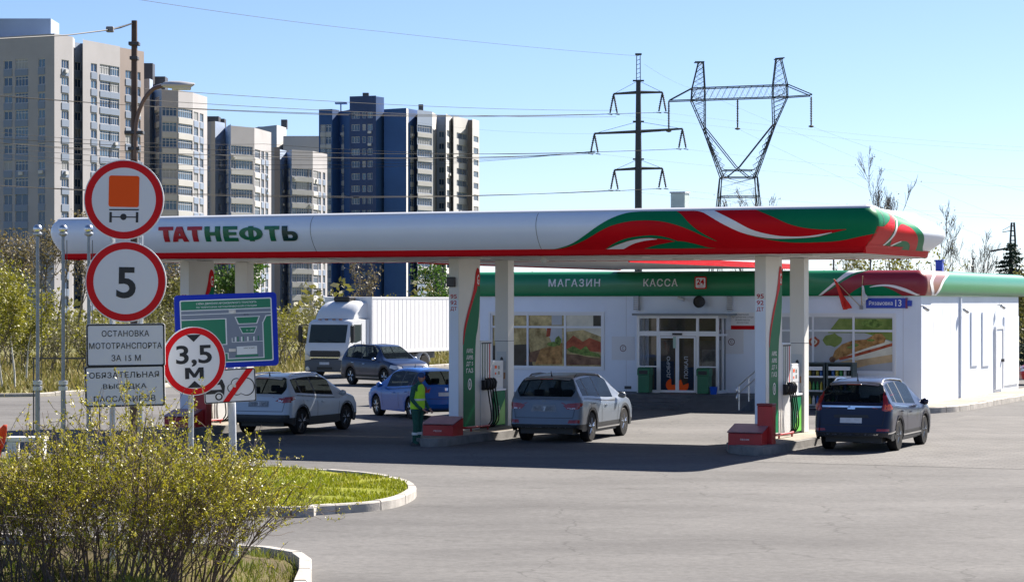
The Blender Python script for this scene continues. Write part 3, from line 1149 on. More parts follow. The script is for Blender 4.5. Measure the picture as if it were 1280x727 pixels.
for s, t, lab in [(-2.95, 0.55, 'tall narrow red bin with dark lid beside the dark blue crossover pump'), (-19.1, 2.2, 'tall narrow red bin behind the height limit sign')]:
    tb_ = thing('litter_bin', lab, 'bin', W(s, t), -TH, 'tall red bins')
    m = MB()
    m.box(0, 0, 0.06, 0.36, 0.3, 1.08)
    m.build('body', REDP, tb_, bevel=0.015)
    m = MB()
    m.box(-0.012, -0.012, 1.08, 0.372, 0.312, 1.14)
    m.build('lid', mat('bin_lid', (0.2, 0.012, 0.015), 0.4), tb_, bevel=0.015)
    m = MB()
    m.box(0.02, 0.02, 0, 0.34, 0.28, 0.06)
    m.build('foot', DARKST, tb_)
# ------------------------------------------------------------------ shop
TS = 23.5
SL, SR, TBK = -20.95, -4.75, 38.7
shop = thing('petrol_station_shop', 'long low white shop with green fascia and glazed entrance behind the pumps', 'shop', W(0, 0), -TH)
wpx = lambda x, y: on_t(x, y, TS)
ZF = 0.46


def wall_with_holes(mb, u0, u1, v0, v1, holes, fn, depth_fn, m=0):
    us = sorted({u0, u1, *[h[0] for h in holes], *[h[2] for h in holes]})
    vv = sorted({v0, v1, *[h[1] for h in holes], *[h[3] for h in holes]})
    for a, b in zip(us, us[1:]):
        for c, d in zip(vv, vv[1:]):
            cu, cv = (a + b) / 2, (c + d) / 2
            if any(h[0] < cu < h[2] and h[1] < cv < h[3] for h in holes):
                continue
            mb.quad(fn(a, c), fn(b, c), fn(b, d), fn(a, d), m)
    for h in holes:
        a, c, b, d = h
        for p, q in (((a, c), (b, c)), ((b, c), (b, d)), ((b, d), (a, d)), ((a, d), (a, c))):
            mb.quad(fn(*p), fn(*q), depth_fn(*q), depth_fn(*p), m)


W1 = (wpx(613, 391)[0], 1.22, wpx(753.5, 391)[0], 3.10)     # window by the silver suv
W2 = (wpx(966, 393)[0], 1.18, wpx(1118, 393)[0], 3.07)      # window by the racks
D0, D1 = wpx(796, 400)[0], wpx(897, 400)[0]
mb = MB()
fr = lambda u, v: (u, TS, v)
frd = lambda u, v: (u, TS + 0.14, v)
wall_with_holes(mb, SL, SR, 0.0, 3.75, [W1, W2], fr, frd)
rt = lambda u, v: (SR, u, v)
mb.quad(rt(TS, 0), rt(TBK, 0), rt(TBK, 3.75), rt(TS, 3.75))
mb.quad((SL, TBK, 0), (SR, TBK, 0), (SR, TBK, 3.75), (SL, TBK, 3.75))
mb.quad((SL, TS, 0), (SL, TBK, 0), (SL, TBK, 3.75), (SL, TS, 3.75))
STAINED = mat('side_cladding', (0.72, 0.71, 0.69), 0.5, noise=(0.55, 0.14, (0.8, 0.8, 0.79)))
mb.build('wall', CLAD, shop)
mb = MB()                                             # weather streaks on the side wall: real dirt
rnd = random.Random(2)
for k in range(22):
    y = TS + 0.3 + rnd.random() * 4.2
    h = rnd.uniform(0.5, 2.2)
    z1 = rnd.uniform(2.4, 3.5)
    w = rnd.uniform(0.05, 0.22)
    mb.quad((SR + 0.002 + k * 0.0001, y, z1 - h), (SR + 0.002 + k * .0001, y + w, z1 - h), (SR + 0.002 + k * .0001, y + w, z1), (SR + 0.002 + k * .0001, y, z1))
mb.build('dirt_streaks', mat('wall_dirt', (0.66, 0.68, 0.72), 0.7, noise=(1.5, 0.12)), shop)
mb = MB()
mb.box(SL - 0.02, TS - 0.025, 0, D0 - 1.4, TS - 0.001, 0.38)
mb.build('plinth', mat('plinth_grey', (0.30, 0.31, 0.33), 0.7, noise=(2, 0.15)), shop)
mb = MB()
for x in [SL + 1.2 * k for k in range(1, 14)]:
    if W1[0] - .05 < x < W1[2] + .05 or W2[0] - .05 < x < W2[2] + .05 or D0 - .2 < x < D1 + .4:
        continue
    mb.box(x - 0.006, TS - 0.003, 0.4, x + 0.006, TS - 0.0005, 3.7)
mb.build('panel_joint', mat('joint_grey', (0.5, 0.51, 0.53), 0.7), shop)
# fascia of the shop
SPROF = [(3.69, 0.08), (3.74, 0.12), (3.85, 0.16), (4.0, 0.18), (4.15, 0.18), (4.3, 0.15), (4.42, 0.07), (4.50, -0.05), (4.53, -0.16)]
SPROF = smooth_line(SPROF, 4)
SP = ring_path(SL + 0.1, SR - 0.0, TS - 0.0, TBK + 1.0, 0.12, 0.12, 4)
ssurf = wrap(SP, SPROF)
szs = [z for z, o in SPROF]
mb = MB()
mb.grid([[ssurf(p[4], z) for p in SP] for z in szs])
mb.grid([[ssurf(p[4], 3.69) for p in SP], [ssurf(p[4], 3.69, -0.18) for p in SP]])
mb.build('fascia', mat('fascia_green', (0.012, 0.21, 0.085), 0.3, noise=(0.7, 0.06)), shop, smooth=40)
mb = MB()
mb.add([ssurf(p[4], 4.53, -0.01)[:2] + (4.525,) for p in SP], [tuple(range(len(SP)))])
mb.build('roof', mat('shop_roof', (0.25, 0.26, 0.27), 0.6, noise=(2, 0.2)), shop)
_sf = [p for p in SP if p[3] < -0.999]
S_AT = lambda s: _sf[0][4] + (s - _sf[0][0])
_se = [p for p in SP if p[2] > 0.999]
S_END = lambda t: _se[0][4] + (t - _se[0][1])


def spx(pts, sm=True):
    out = []
    for x, y in pts:
        s, z = on_t(x, y, TS)
        for _ in range(4):
            s, z = on_t(x, y, TS - prof_o(z, SPROF))
        out.append((S_AT(s), min(max(z, 3.70), 4.525)))
    return smooth_line(out, 5) if sm else out


def sepx(pts, sm=True):
    out = []
    for x, y in pts:
        t, z = on_s(x, y, SR)
        for _ in range(4):
            t, z = on_s(x, y, SR + prof_o(z, SPROF))
        out.append((S_END(t), min(max(z, 3.70), 4.525)))
    return smooth_line(out, 5) if sm else out


sfilm = lambda name, poly, off, m: film(name, poly, off, m, ssurf, shop, 0.07)
SC = S_END(TS + 0.12) - 0.03
SF = SC + 0.01
sfilm('white_stripe', spx([(1023, 371), (1036, 358), (1050, 346), (1062, 336)]) + spx([(1084, 336), (1068, 341), (1050, 351), (1027, 371)]), 0.004, WFILM)
sfilm('maroon_wave', spx([(1026, 371), (1040, 361), (1055, 351), (1070, 343), (1086, 336)]) + [(SF, 4.525), (SF, 3.70)], 0.008, MAROON)
sfilm('green_hill', spx([(1060, 370), (1068, 363), (1078, 357.5), (1087, 356), (1100, 357), (1115, 362), (1128, 370)]), 0.012, GREEN)
sfilm('white_curve', spx([(1087, 358.5), (1095, 356.3), (1107, 355.3), (1120, 356.8), (1135, 361.5), (1148, 368)]) + spx([(1146, 369.8), (1132, 364.5), (1118, 359.6), (1107, 357.6), (1096, 358), (1088, 359)]), 0.014, WFILM)
sfilm('brown_wave', [(SC, 3.70), (SC, 4.525)] + sepx([(1180, 337), (1179, 350), (1173, 362), (1166, 371)]), 0.006, mat('brown_film', (0.25, 0.1, 0.07), 0.35))
sfilm('white_curve', sepx([(1160.5, 338), (1162, 350), (1163, 360), (1163, 370)]) + sepx([(1166, 370), (1166.5, 360), (1166, 350), (1164.5, 338)]), 0.012, WFILM)
sfilm('white_curve', sepx([(1178.5, 337), (1177.5, 350), (1172, 362), (1165.5, 371)]) + sepx([(1168.5, 371), (1175, 362), (1180.5, 350), (1182, 337)]), 0.012, WFILM)
SIGNW = mat('sign_letter_white', (0.78, 0.78, 0.76), 0.4)
for tx, x0, x1, y0, y1 in (('МАГАЗИН', 686, 750.5, 358.3, 348.4), ('КАССА', 804.5, 847.5, 358.0, 348.2)):
    (a0, z0), (a1, z1) = spx([(x0, y0), (x1, y1)], False)
    mb = MB()
    put_text(mb, tx, a0, z0, a1, z1, lambda a, z: ssurf(a, z, 0.03), bold=0.011, spacing=1.2)
    put_text(mb, tx, a0, z0, a1, z1, lambda a, z: ssurf(a, z, 0.006), bold=0.011, spacing=1.2)
    mb.build('lettering', SIGNW, shop)
(a0, z0), (a1, z1) = spx([(869, 361), (884.5, 345.5)], False)
mb = MB()
fill(mb, round_rect(a0, z0, a1, z1, 0.05), lambda a, z: ssurf(a, 4.06, 0.05)[:2] + (z,), 0)
fill(mb, round_rect(a0 + .04, z0 + .04, a1 - .04, z1 - .04, 0.04), lambda a, z: ssurf(a, 4.06, 0.056)[:2] + (z,), 1)
put_text(mb, '24', a0 + .08, z0 + .14, a1 - .08, z1 - .08, lambda a, z: ssurf(a, 4.06, 0.062)[:2] + (z,), 0, bold=0.03)
put_text(mb, 'ЧАСА', a0 + .12, z0 + .07, a1 - .12, z0 + .11, lambda a, z: ssurf(a, 4.06, 0.062)[:2] + (z,), 0)
mb.build('hours_sign', [RED, WFILM], shop)

# windows with printed food posters behind the panes
PO = {k: mat('print_' + k, tuple(min(.8, q * 1.45) for q in c), 0.15, spec=0.22, noise=(n[0], n[1], tuple(min(.85, q * 1.35) for q in n[2]) if n[2] else None)) for k, c, n in (
    ('sand', (0.36, 0.25, 0.09), (3.5, 0.6, (0.55, 0.43, 0.2))), ('bread', (0.30, 0.13, 0.035), (6, 0.6, (0.45, 0.24, 0.08))), ('tomato', (0.3, 0.035, 0.015), (5, 0.5, (0.4, 0.09, 0.04))),
    ('leaf', (0.05, 0.12, 0.02), (7, 0.7, (0.2, 0.3, 0.06))), ('meat', (0.14, 0.055, 0.035), (5, 0.5, (0.22, 0.12, 0.07))), ('grey', (0.30, 0.31, 0.32), (1, 0.15, None)),
    ('pale', (0.48, 0.45, 0.36), (1.5, 0.2, None)), ('lime', (0.10, 0.17, 0.025), (2.5, 0.4, (0.2, 0.25, 0.06))), ('dark', (0.04, 0.035, 0.03), (2, 0.3, None)), ('bun', (0.36, 0.24, 0.13), (2, 0.3, (0.5, 0.36, 0.2))))}


def window(u0, v0, u1, v1, us, vs, name_m=PVC, y=TS, depth=0.12):
    """frame with mullions at us and transoms at vs; returns the frame and the pane boxes"""
    fw = 0.07
    m = MB()
    cols = [u0] + us + [u1]
    rows = [v0] + vs + [v1]
    m.box(u0 - 0.06, y - 0.03, v0 - 0.06, u1 + 0.06, y - 0.001, v0, 0)
    m.box(u0 - 0.06, y - 0.03, v1, u1 + 0.06, y - 0.001, v1 + 0.06, 0)
    m.box(u0 - 0.06, y - 0.03, v0, u0, y - 0.001, v1, 0)
    m.box(u1, y - 0.03, v0, u1 + 0.06, y - 0.001, v1, 0)
    for c in cols:
        a = 0.0 if c == u0 else (fw if c == u1 else fw / 2)
        m.box(c - a, y + 0.01, v0, c - a + fw, y + 0.09, v1)
    for i in range(len(cols) - 1):
        xa = cols[i] + (fw if i == 0 else fw / 2) + 0.001
        xb = cols[i + 1] - (fw if i == len(cols) - 2 else fw / 2) - 0.001
        for r in rows:
            a = 0.0 if r == v0 else (fw if r == v1 else fw / 2)
            m.box(xa, y + 0.012, r - a, xb, y + 0.088, r - a + fw)
    fo = m.build('window', name_m, shop)
    panes = []
    for i in range(len(cols) - 1):
        for j in range(len(rows) - 1):
            panes.append((cols[i] + (fw if i == 0 else fw / 2), rows[j] + (fw if j == 0 else fw / 2),
                          cols[i + 1] - (fw if i == len(cols) - 2 else fw / 2), rows[j + 1] - (fw if j == len(rows) - 2 else fw / 2)))
    return fo, panes


def clip_rect(poly, x0, y0, x1, y1):
    for ax, lim, sg in ((0, x0, 1), (0, x1, -1), (1, y0, 1), (1, y1, -1)):
        out = []
        for i in range(len(poly)):
            a, b = poly[i - 1], poly[i]
            ia, ib = (a[ax] - lim) * sg >= 0, (b[ax] - lim) * sg >= 0
            if ia != ib:
                f = (lim - a[ax]) / (b[ax] - a[ax])
                out.append((a[0] + (b[0] - a[0]) * f, a[1] + (b[1] - a[1]) * f))
            if ib:
                out.append(b)
        poly = out
        if not poly:
            return []
    return poly


def posters(win, panes, shapes, y):
    """shapes: list of (material, polygon in wall coordinates); each pane shows the part of the print behind it"""
    ms = []
    for mname, _ in shapes:
        if PO[mname] not in ms:
            ms.append(PO[mname])
    for (a, b, c, d) in panes:
        m = MB()
        for k, (mname, poly) in enumerate(shapes):
            q = clip_rect(poly, a, b, c, d)
            if len(q) >= 3:
                fill(m, q, lambda u, v: (u, y - 0.0015 * k, v), ms.index(PO[mname]))
        if m.f:
            m.build('pane', ms, win)


u0, v0, u1, v1 = W1
cw = (u1 - u0) / 3
tz = 2.63
win1, pn1 = window(u0, v0, u1, v1, [u0 + cw, u0 + 2 * cw], [tz])
P = lambda pts: [wpx(x, y) for x, y in pts]
blob = lambda x, y, rx, ry, n=14: [wpx(x + rx * math.cos(2 * math.pi * i / n) * (1 + 0.15 * math.sin(3.1 * i)), y + ry * math.sin(2 * math.pi * i / n) * (1 + .15 * math.cos(2.3 * i))) for i in range(n)]
sh = [('sand', P([(605, 385), (765, 385), (765, 470), (605, 470)])), ('dark', P([(605, 432), (660, 430), (668, 470), (605, 470)])), ('pale', P([(617, 385), (645, 385), (632, 440), (617, 425)])),
      ('grey', P([(680, 408), (702, 408), (702, 440), (690, 430)])), ('meat', P([(655, 452), (662, 440), (676, 436), (674, 452)])), ('bread', P([(675, 436), (702, 428), (702, 455), (668, 455)])),
      ('tomato', P([(683, 410), (688, 410), (687, 420), (682, 421)])), ('leaf', blob(690, 430, 7, 3)), ('leaf', blob(697, 426, 4, 6)),
      ('pale', P([(704, 385), (765, 385), (765, 426), (728, 412), (704, 415)])), ('tomato', P([(707, 428), (716, 419), (728, 427), (736, 422), (752, 428), (752, 440), (707, 436)])),
      ('leaf', P([(708, 436), (716, 432), (725, 437), (732, 432), (737, 439), (748, 442), (751, 446), (730, 444), (712, 440)])), ('meat', P([(707, 442), (722, 443), (735, 446), (751, 448), (751, 456), (707, 456)])),
      ('grey', P([(689, 385), (702, 385), (702, 406), (689, 406)])), ('dark', P([(741, 394), (752, 394), (752, 408), (741, 408)])), ('pale', P([(728, 394), (731, 394), (729, 408), (726, 408)]))]
posters(win1, pn1, sh, TS + 0.06)
u0, v0, u1, v1 = W2
cw = (u1 - u0) / 3
win2, pn2 = window(u0, v0, u1, v1, [u0 + cw, u0 + 2 * cw], [2.55])
sh = [('grey', P([(955, 380), (1130, 380), (1130, 480), (955, 480)])), ('lime', blob(1040, 425, 12, 8)), ('lime', P([(1048, 398), (1120, 398), (1120, 428), (1080, 416), (1034, 416)])), ('leaf', blob(1090, 404, 14, 5)),
      ('bun', P([(1050, 452), (1085, 444), (1119, 440), (1119, 452), (1085, 456), (1062, 462)])), ('pale', P([(1047, 446), (1060, 438), (1085, 430), (1105, 424), (1119, 430), (1119, 442), (1070, 450)])),
      ('bread', P([(1040, 446), (1043, 438), (1052, 430), (1066, 425), (1082, 424), (1094, 417), (1102, 417), (1107, 423), (1105, 428), (1085, 434), (1068, 440), (1052, 447), (1042, 451)])), ('meat', blob(1040, 449, 4, 4)),
      ('tomato', P([(1048, 447), (1065, 443), (1085, 437), (1100, 433), (1119, 427), (1119, 431), (1100, 436.5), (1085, 441), (1065, 446.5), (1049, 450)])), ('leaf', blob(1068, 431, 5, 2)), ('leaf', blob(1088, 425, 5, 1.5)), ('lime', blob(1062, 434, 4, 1.5)),
      ('tomato', blob(1017, 427, 7, 6)), ('pale', blob(1017, 427, 4, 3.2)), ('meat', blob(1017, 427, 2, 2))]
posters(win2, pn2, sh, TS + 0.06)

# glazed entrance bay standing 0.9 m proud of the wall
TD = TS - 0.9
d0, d1 = on_t(796, 400, TD)[0], on_t(898, 400, TD)[0]
DT = 3.04
ent = MB()
fw = 0.09
xs = [d0, d0 + (d1 - d0) * 0.26, d0 + (d1 - d0) * 0.745, d1]
ztr = 2.36
for i, x in enumerate(xs):
    a = x - (0 if i == 0 else fw if i == 3 else fw / 2)
    ent.box(a, TD, ZF, a + fw, TD + 0.09, DT)
for i in range(3):
    xa = xs[i] + (fw if i == 0 else fw / 2) + 0.001
    xb = xs[i + 1] - (fw if i == 2 else fw / 2) - 0.001
    ent.box(xa, TD + 0.002, DT - fw, xb, TD + 0.088, DT - 0.001)
    ent.box(xa, TD + 0.002, ztr, xb, TD + 0.088, ztr + 0.16)
    if i != 1:
        ent.box(xa, TD + 0.002, ZF, xb, TD + 0.088, ZF + 0.1)
        ent.box(xa, TD + 0.004, ZF + 0.86, xb, TD + 0.086, ZF + 0.9)
for x in (d0, d1 - 0.09):
    ent.box(x + 0.002, TD + 0.5, ZF, x + 0.088, TD + 0.57, DT - fw)
    ent.box(x + 0.001, TD + 0.0901, DT - fw, x + 0.089, TS - 0.001, DT - 0.001)
    ent.box(x + 0.001, TD + 0.0901, ZF, x + 0.089, TS - 0.001, ZF + 0.1)
    ent.box(x + 0.003, TD + 0.0901, ztr, x + 0.087, TS - 0.001, ztr + 0.07)
ent.build('entrance_frame', PVC, shop)
m = MB()
m.box(d0 - 0.12, TD - 0.15, DT + 0.001, d1 + 0.35, TS - 0.001, DT + 0.07)
m.build('entrance_roof', mat('bay_roof', (0.2, 0.23, 0.25), 0.5), shop)
m = MB()                                              # dim inside of the entrance
m.quad((d0 + .1, TS - 0.004, ZF), (d1 - .1, TS - 0.004, ZF), (d1 - .1, TS - 0.004, DT), (d0 + .1, TS - 0.004, DT), 0)
m.quad((d0 + .1, TD + .1, ZF + .002), (d1 - .1, TD + .1, ZF + .002), (d1 - .1, TS, ZF + .002), (d0 + .1, TS, ZF + .002), 1)
for k, (xa, xb, za, zb, c) in enumerate(((.3, 1.2, .4, 1.5, 2), (1.0, 1.9, .5, 2.2, 3), (2.0, 2.7, .5, 1.9, 4), (.3, 2.7, 2.2, 2.5, 3), (1.5, 2.1, .5, 1.3, 2))):
    m.quad((d0 + xa, TS - 0.01 - k * .004, za), (d0 + xb, TS - 0.01 - k * .004, za), (d0 + xb, TS - 0.01 - k * .004, zb), (d0 + xa, TS - 0.01 - k * .004, zb), c)
m.build('entrance_interior', [mat('interior_dim', (0.16, 0.14, 0.1), 0.6, noise=(1.5, 0.4)), PAVE, mat('interior_blue', (0.03, 0.06, 0.12), 0.4), mat('interior_wood', (0.2, 0.14, 0.07), 0.5, noise=(2, .4)), mat('interior_shelf', (0.25, 0.24, 0.2), 0.5, noise=(4, .5))], shop)
CLEAR = bpy.data.materials.new('clear_glass')
CLEAR.use_nodes = True
_nt = CLEAR.node_tree
_p = _nt.nodes['Principled BSDF']
_p.inputs['Base Color'].default_value = (0.02, 0.025, 0.03, 1)
_p.inputs['Roughness'].default_value = 0.02
_t = _nt.nodes.new('ShaderNodeBsdfTransparent')
_m = _nt.nodes.new('ShaderNodeMixShader')
_m.inputs[0].default_value = 0.45
_nt.links.new(_t.outputs[0], _m.inputs[1])
_nt.links.new(_p.outputs[0], _m.inputs[2])
_nt.links.new(_m.outputs[0], _nt.nodes['Material Output'].inputs[0])
MATS['clear_glass'] = CLEAR
for i in range(3):
    xa, xb = xs[i] + (fw if i == 0 else fw / 2), xs[i + 1] - (fw if i == 2 else fw / 2)
    m = MB()
    m.quad((xa, TD + 0.045, ztr + 0.16), (xb, TD + 0.045, ztr + 0.16), (xb, TD + 0.045, DT - fw), (xa, TD + 0.045, DT - fw))
    m.build('transom_pane', CLEAR, shop)
    if i != 1:
        m = MB()
        m.quad((xa, TD + 0.045, ZF + 0.1), (xb, TD + 0.045, ZF + 0.1), (xb, TD + 0.045, ztr), (xa, TD + 0.045, ztr))
        m.build('side_light', CLEAR, shop)
for x in (d0 + 0.045, d1 - 0.045):
    m = MB()
    m.quad((x, TD + 0.09, ZF + 0.1), (x, TS, ZF + 0.1), (x, TS, DT - fw), (x, TD + 0.09, DT - fw))
    m.build('side_pane', CLEAR, shop)
xm = (xs[1] + xs[2]) / 2
for k, (xa, xb, tx) in enumerate(((xs[1] + .05, xm - .004, 'ДОБРО'), (xm + .004, xs[2] - .05, 'ПОЖАЛ'))):
    m = MB()
    for bx in ((xa, ZF + .02, xa + .06, ztr - .01), (xb - .06, ZF + .02, xb, ztr - .01), (xa + .0601, ZF + .02, xb - .0601, ZF + .1), (xa + .0601, ztr - .07, xb - .0601, ztr - .01)):
        m.box(bx[0], TD - 0.035, bx[1], bx[2], TD - 0.005, bx[3])
    dr = m.build('sliding_door', PVC, shop)
    m = MB()
    m.quad((xa + .06, TD - 0.02, ZF + .1), (xb - .06, TD - 0.02, ZF + .1), (xb - .06, TD - 0.02, ztr - .07), (xa + .06, TD - 0.02, ztr - .07))
    m.build('pane', CLEAR, dr)
    m = MB()
    xc = (xa + xb) / 2 + (.02 if k == 0 else -.02)
    put_text(m, tx, 0, 0, 1, 1, lambda u, v: (xc + .075 - v * .14, TD - 0.024, ZF + .5 + u * .72), bold=0.005)
    m.build('door_lettering', mat('door_letter', (0.5, 0.52, 0.54), .5), dr)
    m = MB()
    ox = (xb - .2) if k == 0 else (xa + .2)
    pie = [(0, 0)] + [(0.2 * math.cos(R(a)), 0.2 * math.sin(R(a))) for a in (range(95, 366, 15) if k == 0 else range(110, 351, 15))]
    if k == 1:
        pie = [(0, 0)] + [(0.2 * math.cos(R(a)), 0.2 * math.sin(R(a))) for a in range(110, 381, 15)]
    fill(m, [(ox + x, ZF + .27 + y) for x, y in pie], lambda u, v: (u, TD - 0.024, v))
    m.build('orange_emblem', ORANGE, dr)
m = MB()
m.box(xm - .17, TD - .06, ztr + .03, xm + .17, TD - .003, ztr + .1)
m.build('door_sensor', BLACK, shop, bevel=0.01)
m = MB()
m.box(xm - .14, TD - .05, ztr - .4, xm - .04, TD - .037, ztr - .02)
m.build('door_notice', mat('green_notice', (0.35, 0.5, 0.42), 0.4), shop)

# porch, steps and ramp
st = thing('entrance_steps', 'dark grey steps up to the glazed shop entrance', 'steps', W(0, 0), -TH)
GRAN = mat('dark_granite', (0.075, 0.08, 0.088), 0.6, noise=(3, 0.25))
P0, P1 = d0 - 1.5, d1 + 1.75
m = MB()
m.box(P0, 21.2, 0, P1, TS - 0.03, ZF)
m.build('landing', GRAN, st, bevel=0.01)
for k in range(3):
    m = MB()
    m.box(P0, 21.2 - 0.36 * (k + 1), 0, d1 - 0.35, 21.2 - 0.36 * k - 0.001, ZF - 0.115 * (k + 1))
    m.build('step', GRAN, st, bevel=0.01)
m = MB()
m.side([(19.3, 0.01), (21.199, 0.01), (21.199, ZF - 0.002)], d1 - 0.34, P1)
m.build('ramp', GRAN, st)
hr = thing('handrail', 'steel handrail with rounded end beside the entrance ramp', 'handrail', W(0, 0), -TH)
for x in (P1 - 0.05,):
    m = MB()
    for off in (0, -0.24):
        m.tube(smooth_line([(x, 19.5, 0.62 + off), (x, 19.37, 0.66 + off), (x, 19.4, 0.8 + off), (x, 19.7, 0.88 + off), (x, 21.2, 1.24 + off), (x, 21.4, 1.26 + off), (x, 22.9, 1.26 + off)], 4), 0.026, 8)
    m.build('rail', STEEL, hr, smooth=60)
    for y, z0, z1 in ((19.6, 0.06, .84), (20.6, 0.3, 1.08), (21.5, ZF, 1.25), (22.4, ZF, 1.25)):
        m = MB()
        m.tube([(x, y, z0), (x, y, z1)], 0.022, 8)
        m.build('post', STEEL, hr, smooth=60)
BINM = mat('bin_green', (0.012, 0.13, 0.055), 0.4, noise=(3, 0.12))
for px, lab in ((806.5, 'green plastic bin at the window side of the entrance doors'), (880.5, 'green plastic bin at the ramp side of the entrance doors')):
    s_ = on_t(px, 470, 22.2)[0]
    bn = thing('waste_bin', lab, 'bin', W(s_, 22.2, ZF), -TH, 'green bins by the shop door')
    m = MB()
    m.prism([(-.2, -.17), (.2, -.17), (.2, .17), (-.2, .17)], 0.02, 0.6)
    m.build('body', BINM, bn, bevel=0.02)
    m = MB()
    m.side([(-.19, .601), (.19, .601), (.19, .82), (.1, .86), (-.1, .86), (-.19, .8)], -.22, .22)
    m.build('hood', BINM, bn, bevel=0.015)
    m = MB()
    m.box(-.15, -.205, .64, .15, -.1905, .76)
    m.build('opening', BLACK, bn)
s_ = on_t(892, 484, 22.1)[0]
bk = thing('bucket', 'small blue plastic bucket beside the ramp side bin', 'bucket', W(s_, 22.1, ZF), -TH)
m = MB()
m.lathe([(0.1, 0), (0.135, 0.24), (0.14, 0.25), (0.125, 0.25), (0.095, 0.02)], 18)
m.build('pail', mat('bucket_blue', (0.01, 0.09, 0.5), 0.35), bk, smooth=40)
m = MB()
m.tube([(0.135 * math.cos(a), -0.02, 0.25 - 0.1 * math.sin(a)) for a in [math.pi * i / 10 for i in range(11)]], 0.006, 6)
m.build('handle', GALV, bk)

# things fixed to the shop front
for px, lab in ((795, 'ribbed grey heater box high on the wall at the window side of the entrance'), (912, 'ribbed grey heater box high on the wall at the ramp side of the entrance')):
    s_, z1 = on_t(px, 370, TS - .15)
    _, z0 = on_t(px, 388, TS - .15)
    ht = thing('wall_heater', lab, 'heater', W(s_, TS, z0), -TH, 'wall boxes above the entrance')
    m = MB()
    m.box(-.09, -.16, 0, .09, -.002, z1 - z0)
    m.build('housing', ALU, ht, bevel=0.01)
    m = MB()
    for k in range(7):
        m.box(-.095, -.165, 0.04 + k * .065, .095, -.155, 0.06 + k * .065)
    m.build('ribs', DARKST, ht)
s_, z_ = on_t(874, 377, TS - .25)
fl = thing('floodlight', 'round black floodlight under the green shop fascia', 'floodlight', W(s_, TS, z_), -TH)
m = MB()
m.lathe([(0.06, -.06), (.12, -.12), (.19, -.2), (.2, -.3), (.185, -.31), (.17, -.24), (1e-6, -.22)], 20, ax='y')
m.build('lamp_head', BLACK, fl, smooth=40)
m = MB()
m.box(-.03, -.1, -.03, .03, -.002, .1)
m.build('bracket', DARKST, fl)
s_, z_ = on_t(851, 374, TS - .2)
cc = thing('wall_camera', 'white bullet camera on the wall above the entrance', 'camera', W(s_, TS, z_), -TH)
m = MB()
m.tube([(-.12, -.14, .06), (.12, -.2, -.02)], 0.05, 10)
m.build('camera_body', mat('camera_white', (0.6, 0.6, 0.58), 0.3), cc, smooth=40)
m = MB()
m.tube([(0, -.002, .02), (0, -.1, .06), (0, -.15, .03)], 0.02, 8)
m.build('arm', DARKST, cc)
# information board with a red foot
s0_, z1_ = on_t(914, 390, TS)
s1_, z0_ = on_t(943.5, 412, TS)
ib = thing('notice_board', 'white notice board with red foot strip on the shop wall near the ramp', 'notice board', W(s0_, TS, z0_), -TH)
wb, hb = s1_ - s0_, z1_ - z0_
m = MB()
m.box(0, -.025, 0, wb, -.001, hb)
m.build('board', WFILM, ib, bevel=0.006)
m = MB()
m.box(0, -.029, .01, wb, -.0255, hb * .24)
m.build('red_strip', RED, ib)
m = MB()
for k, tx in enumerate(('КОМПАНИЯ', 'АВТОЗАПРАВОЧНАЯ СТАНЦИЯ', 'РЕЖИМ РАБОТЫ', 'КРУГЛОСУТОЧНО')):
    w_ = wb * (.5, .9, .6, .5)[k]
    put_text(m, tx, (wb - w_) / 2, hb * (.82 - k * .155), (wb + w_) / 2, hb * (.91 - k * .155), lambda u, v: (u, -.028, v))
m.build('lettering', BLACK, ib)
for px, py, lab in ((779, 435, 'round emblem plate on the wall at the window side of the entrance'), (914.5, 427, 'round emblem plate on the wall at the ramp side of the entrance')):
    s_, z_ = on_t(px, py, TS)
    ep = thing('emblem_plate', lab, 'sign', W(s_, TS, z_), -TH, 'round emblem plates beside the entrance')
    m = MB()
    fill(m, round_rect(-.42, -.4, .42, .4, .02), lambda u, v: (u, -.006, v))
    m.build('backing', mat('plate_back', (0.7, 0.71, 0.73), 0.4), ep)
    m = MB()
    ring(m, disc_pts(0, 0, .115), disc_pts(0, 0, .09), lambda u, v: (u, -.012, v), 0)
    put_text(m, 'С', -.04, -.055, .04, .055, lambda u, v: (u, -.012, v), bold=.01)
    m.build('emblem', mat('emblem_dark', (0.12, 0.03, 0.03), 0.4), ep)
s_, z_ = on_t(785, 484, TS)
vn = tag(MB().box(-.12, -.02, -.05, .12, -.001, .05).build('wall_vent', DARKST, loc=W(s_, TS, z_), rz=-TH), 'small dark vent low on the shop wall near the silver suv', 'vent')
# street name plate
s0_, z1_ = on_t(1082.5, 372.5, TS - .04)
s1_, z0_ = on_t(1132, 385, TS - .04)
sg = thing('street_plate', 'blue street name plate with white house number 13 on the shop front', 'sign', W(s0_, TS, z0_), -TH)
wb, hb = s1_ - s0_, z1_ - z0_
m = MB()
m.box(0, -.06, 0, wb, -.001, hb)
m.build('plate', BLUEF, sg, bevel=.008)
m = MB()
put_text(m, 'Рязановка', wb * .08, hb * .3, wb * .68, hb * .72, lambda u, v: (u, -.064, v), bold=.01)
put_text(m, '13', wb * .745, hb * .18, wb * .9, hb * .85, lambda u, v: (u, -.064, v), bold=.01)
m.build('lettering', WFILM, sg)
m = MB()
m.box(wb + .002, -.07, -.01, wb + .06, -.001, hb + .01)
m.build('end_cap', mat('plate_end', (0.2, 0.03, 0.12), 0.5), sg)
s_, z_ = on_t(1137.5, 379, TS)
tag(MB().box(-.07, -.08, -.09, .07, -.001, .09).build('junction_box', BLUEF, loc=W(s_, TS, z_), rz=-TH, bevel=.01), 'small blue junction box right next to the street name plate end', 'box')
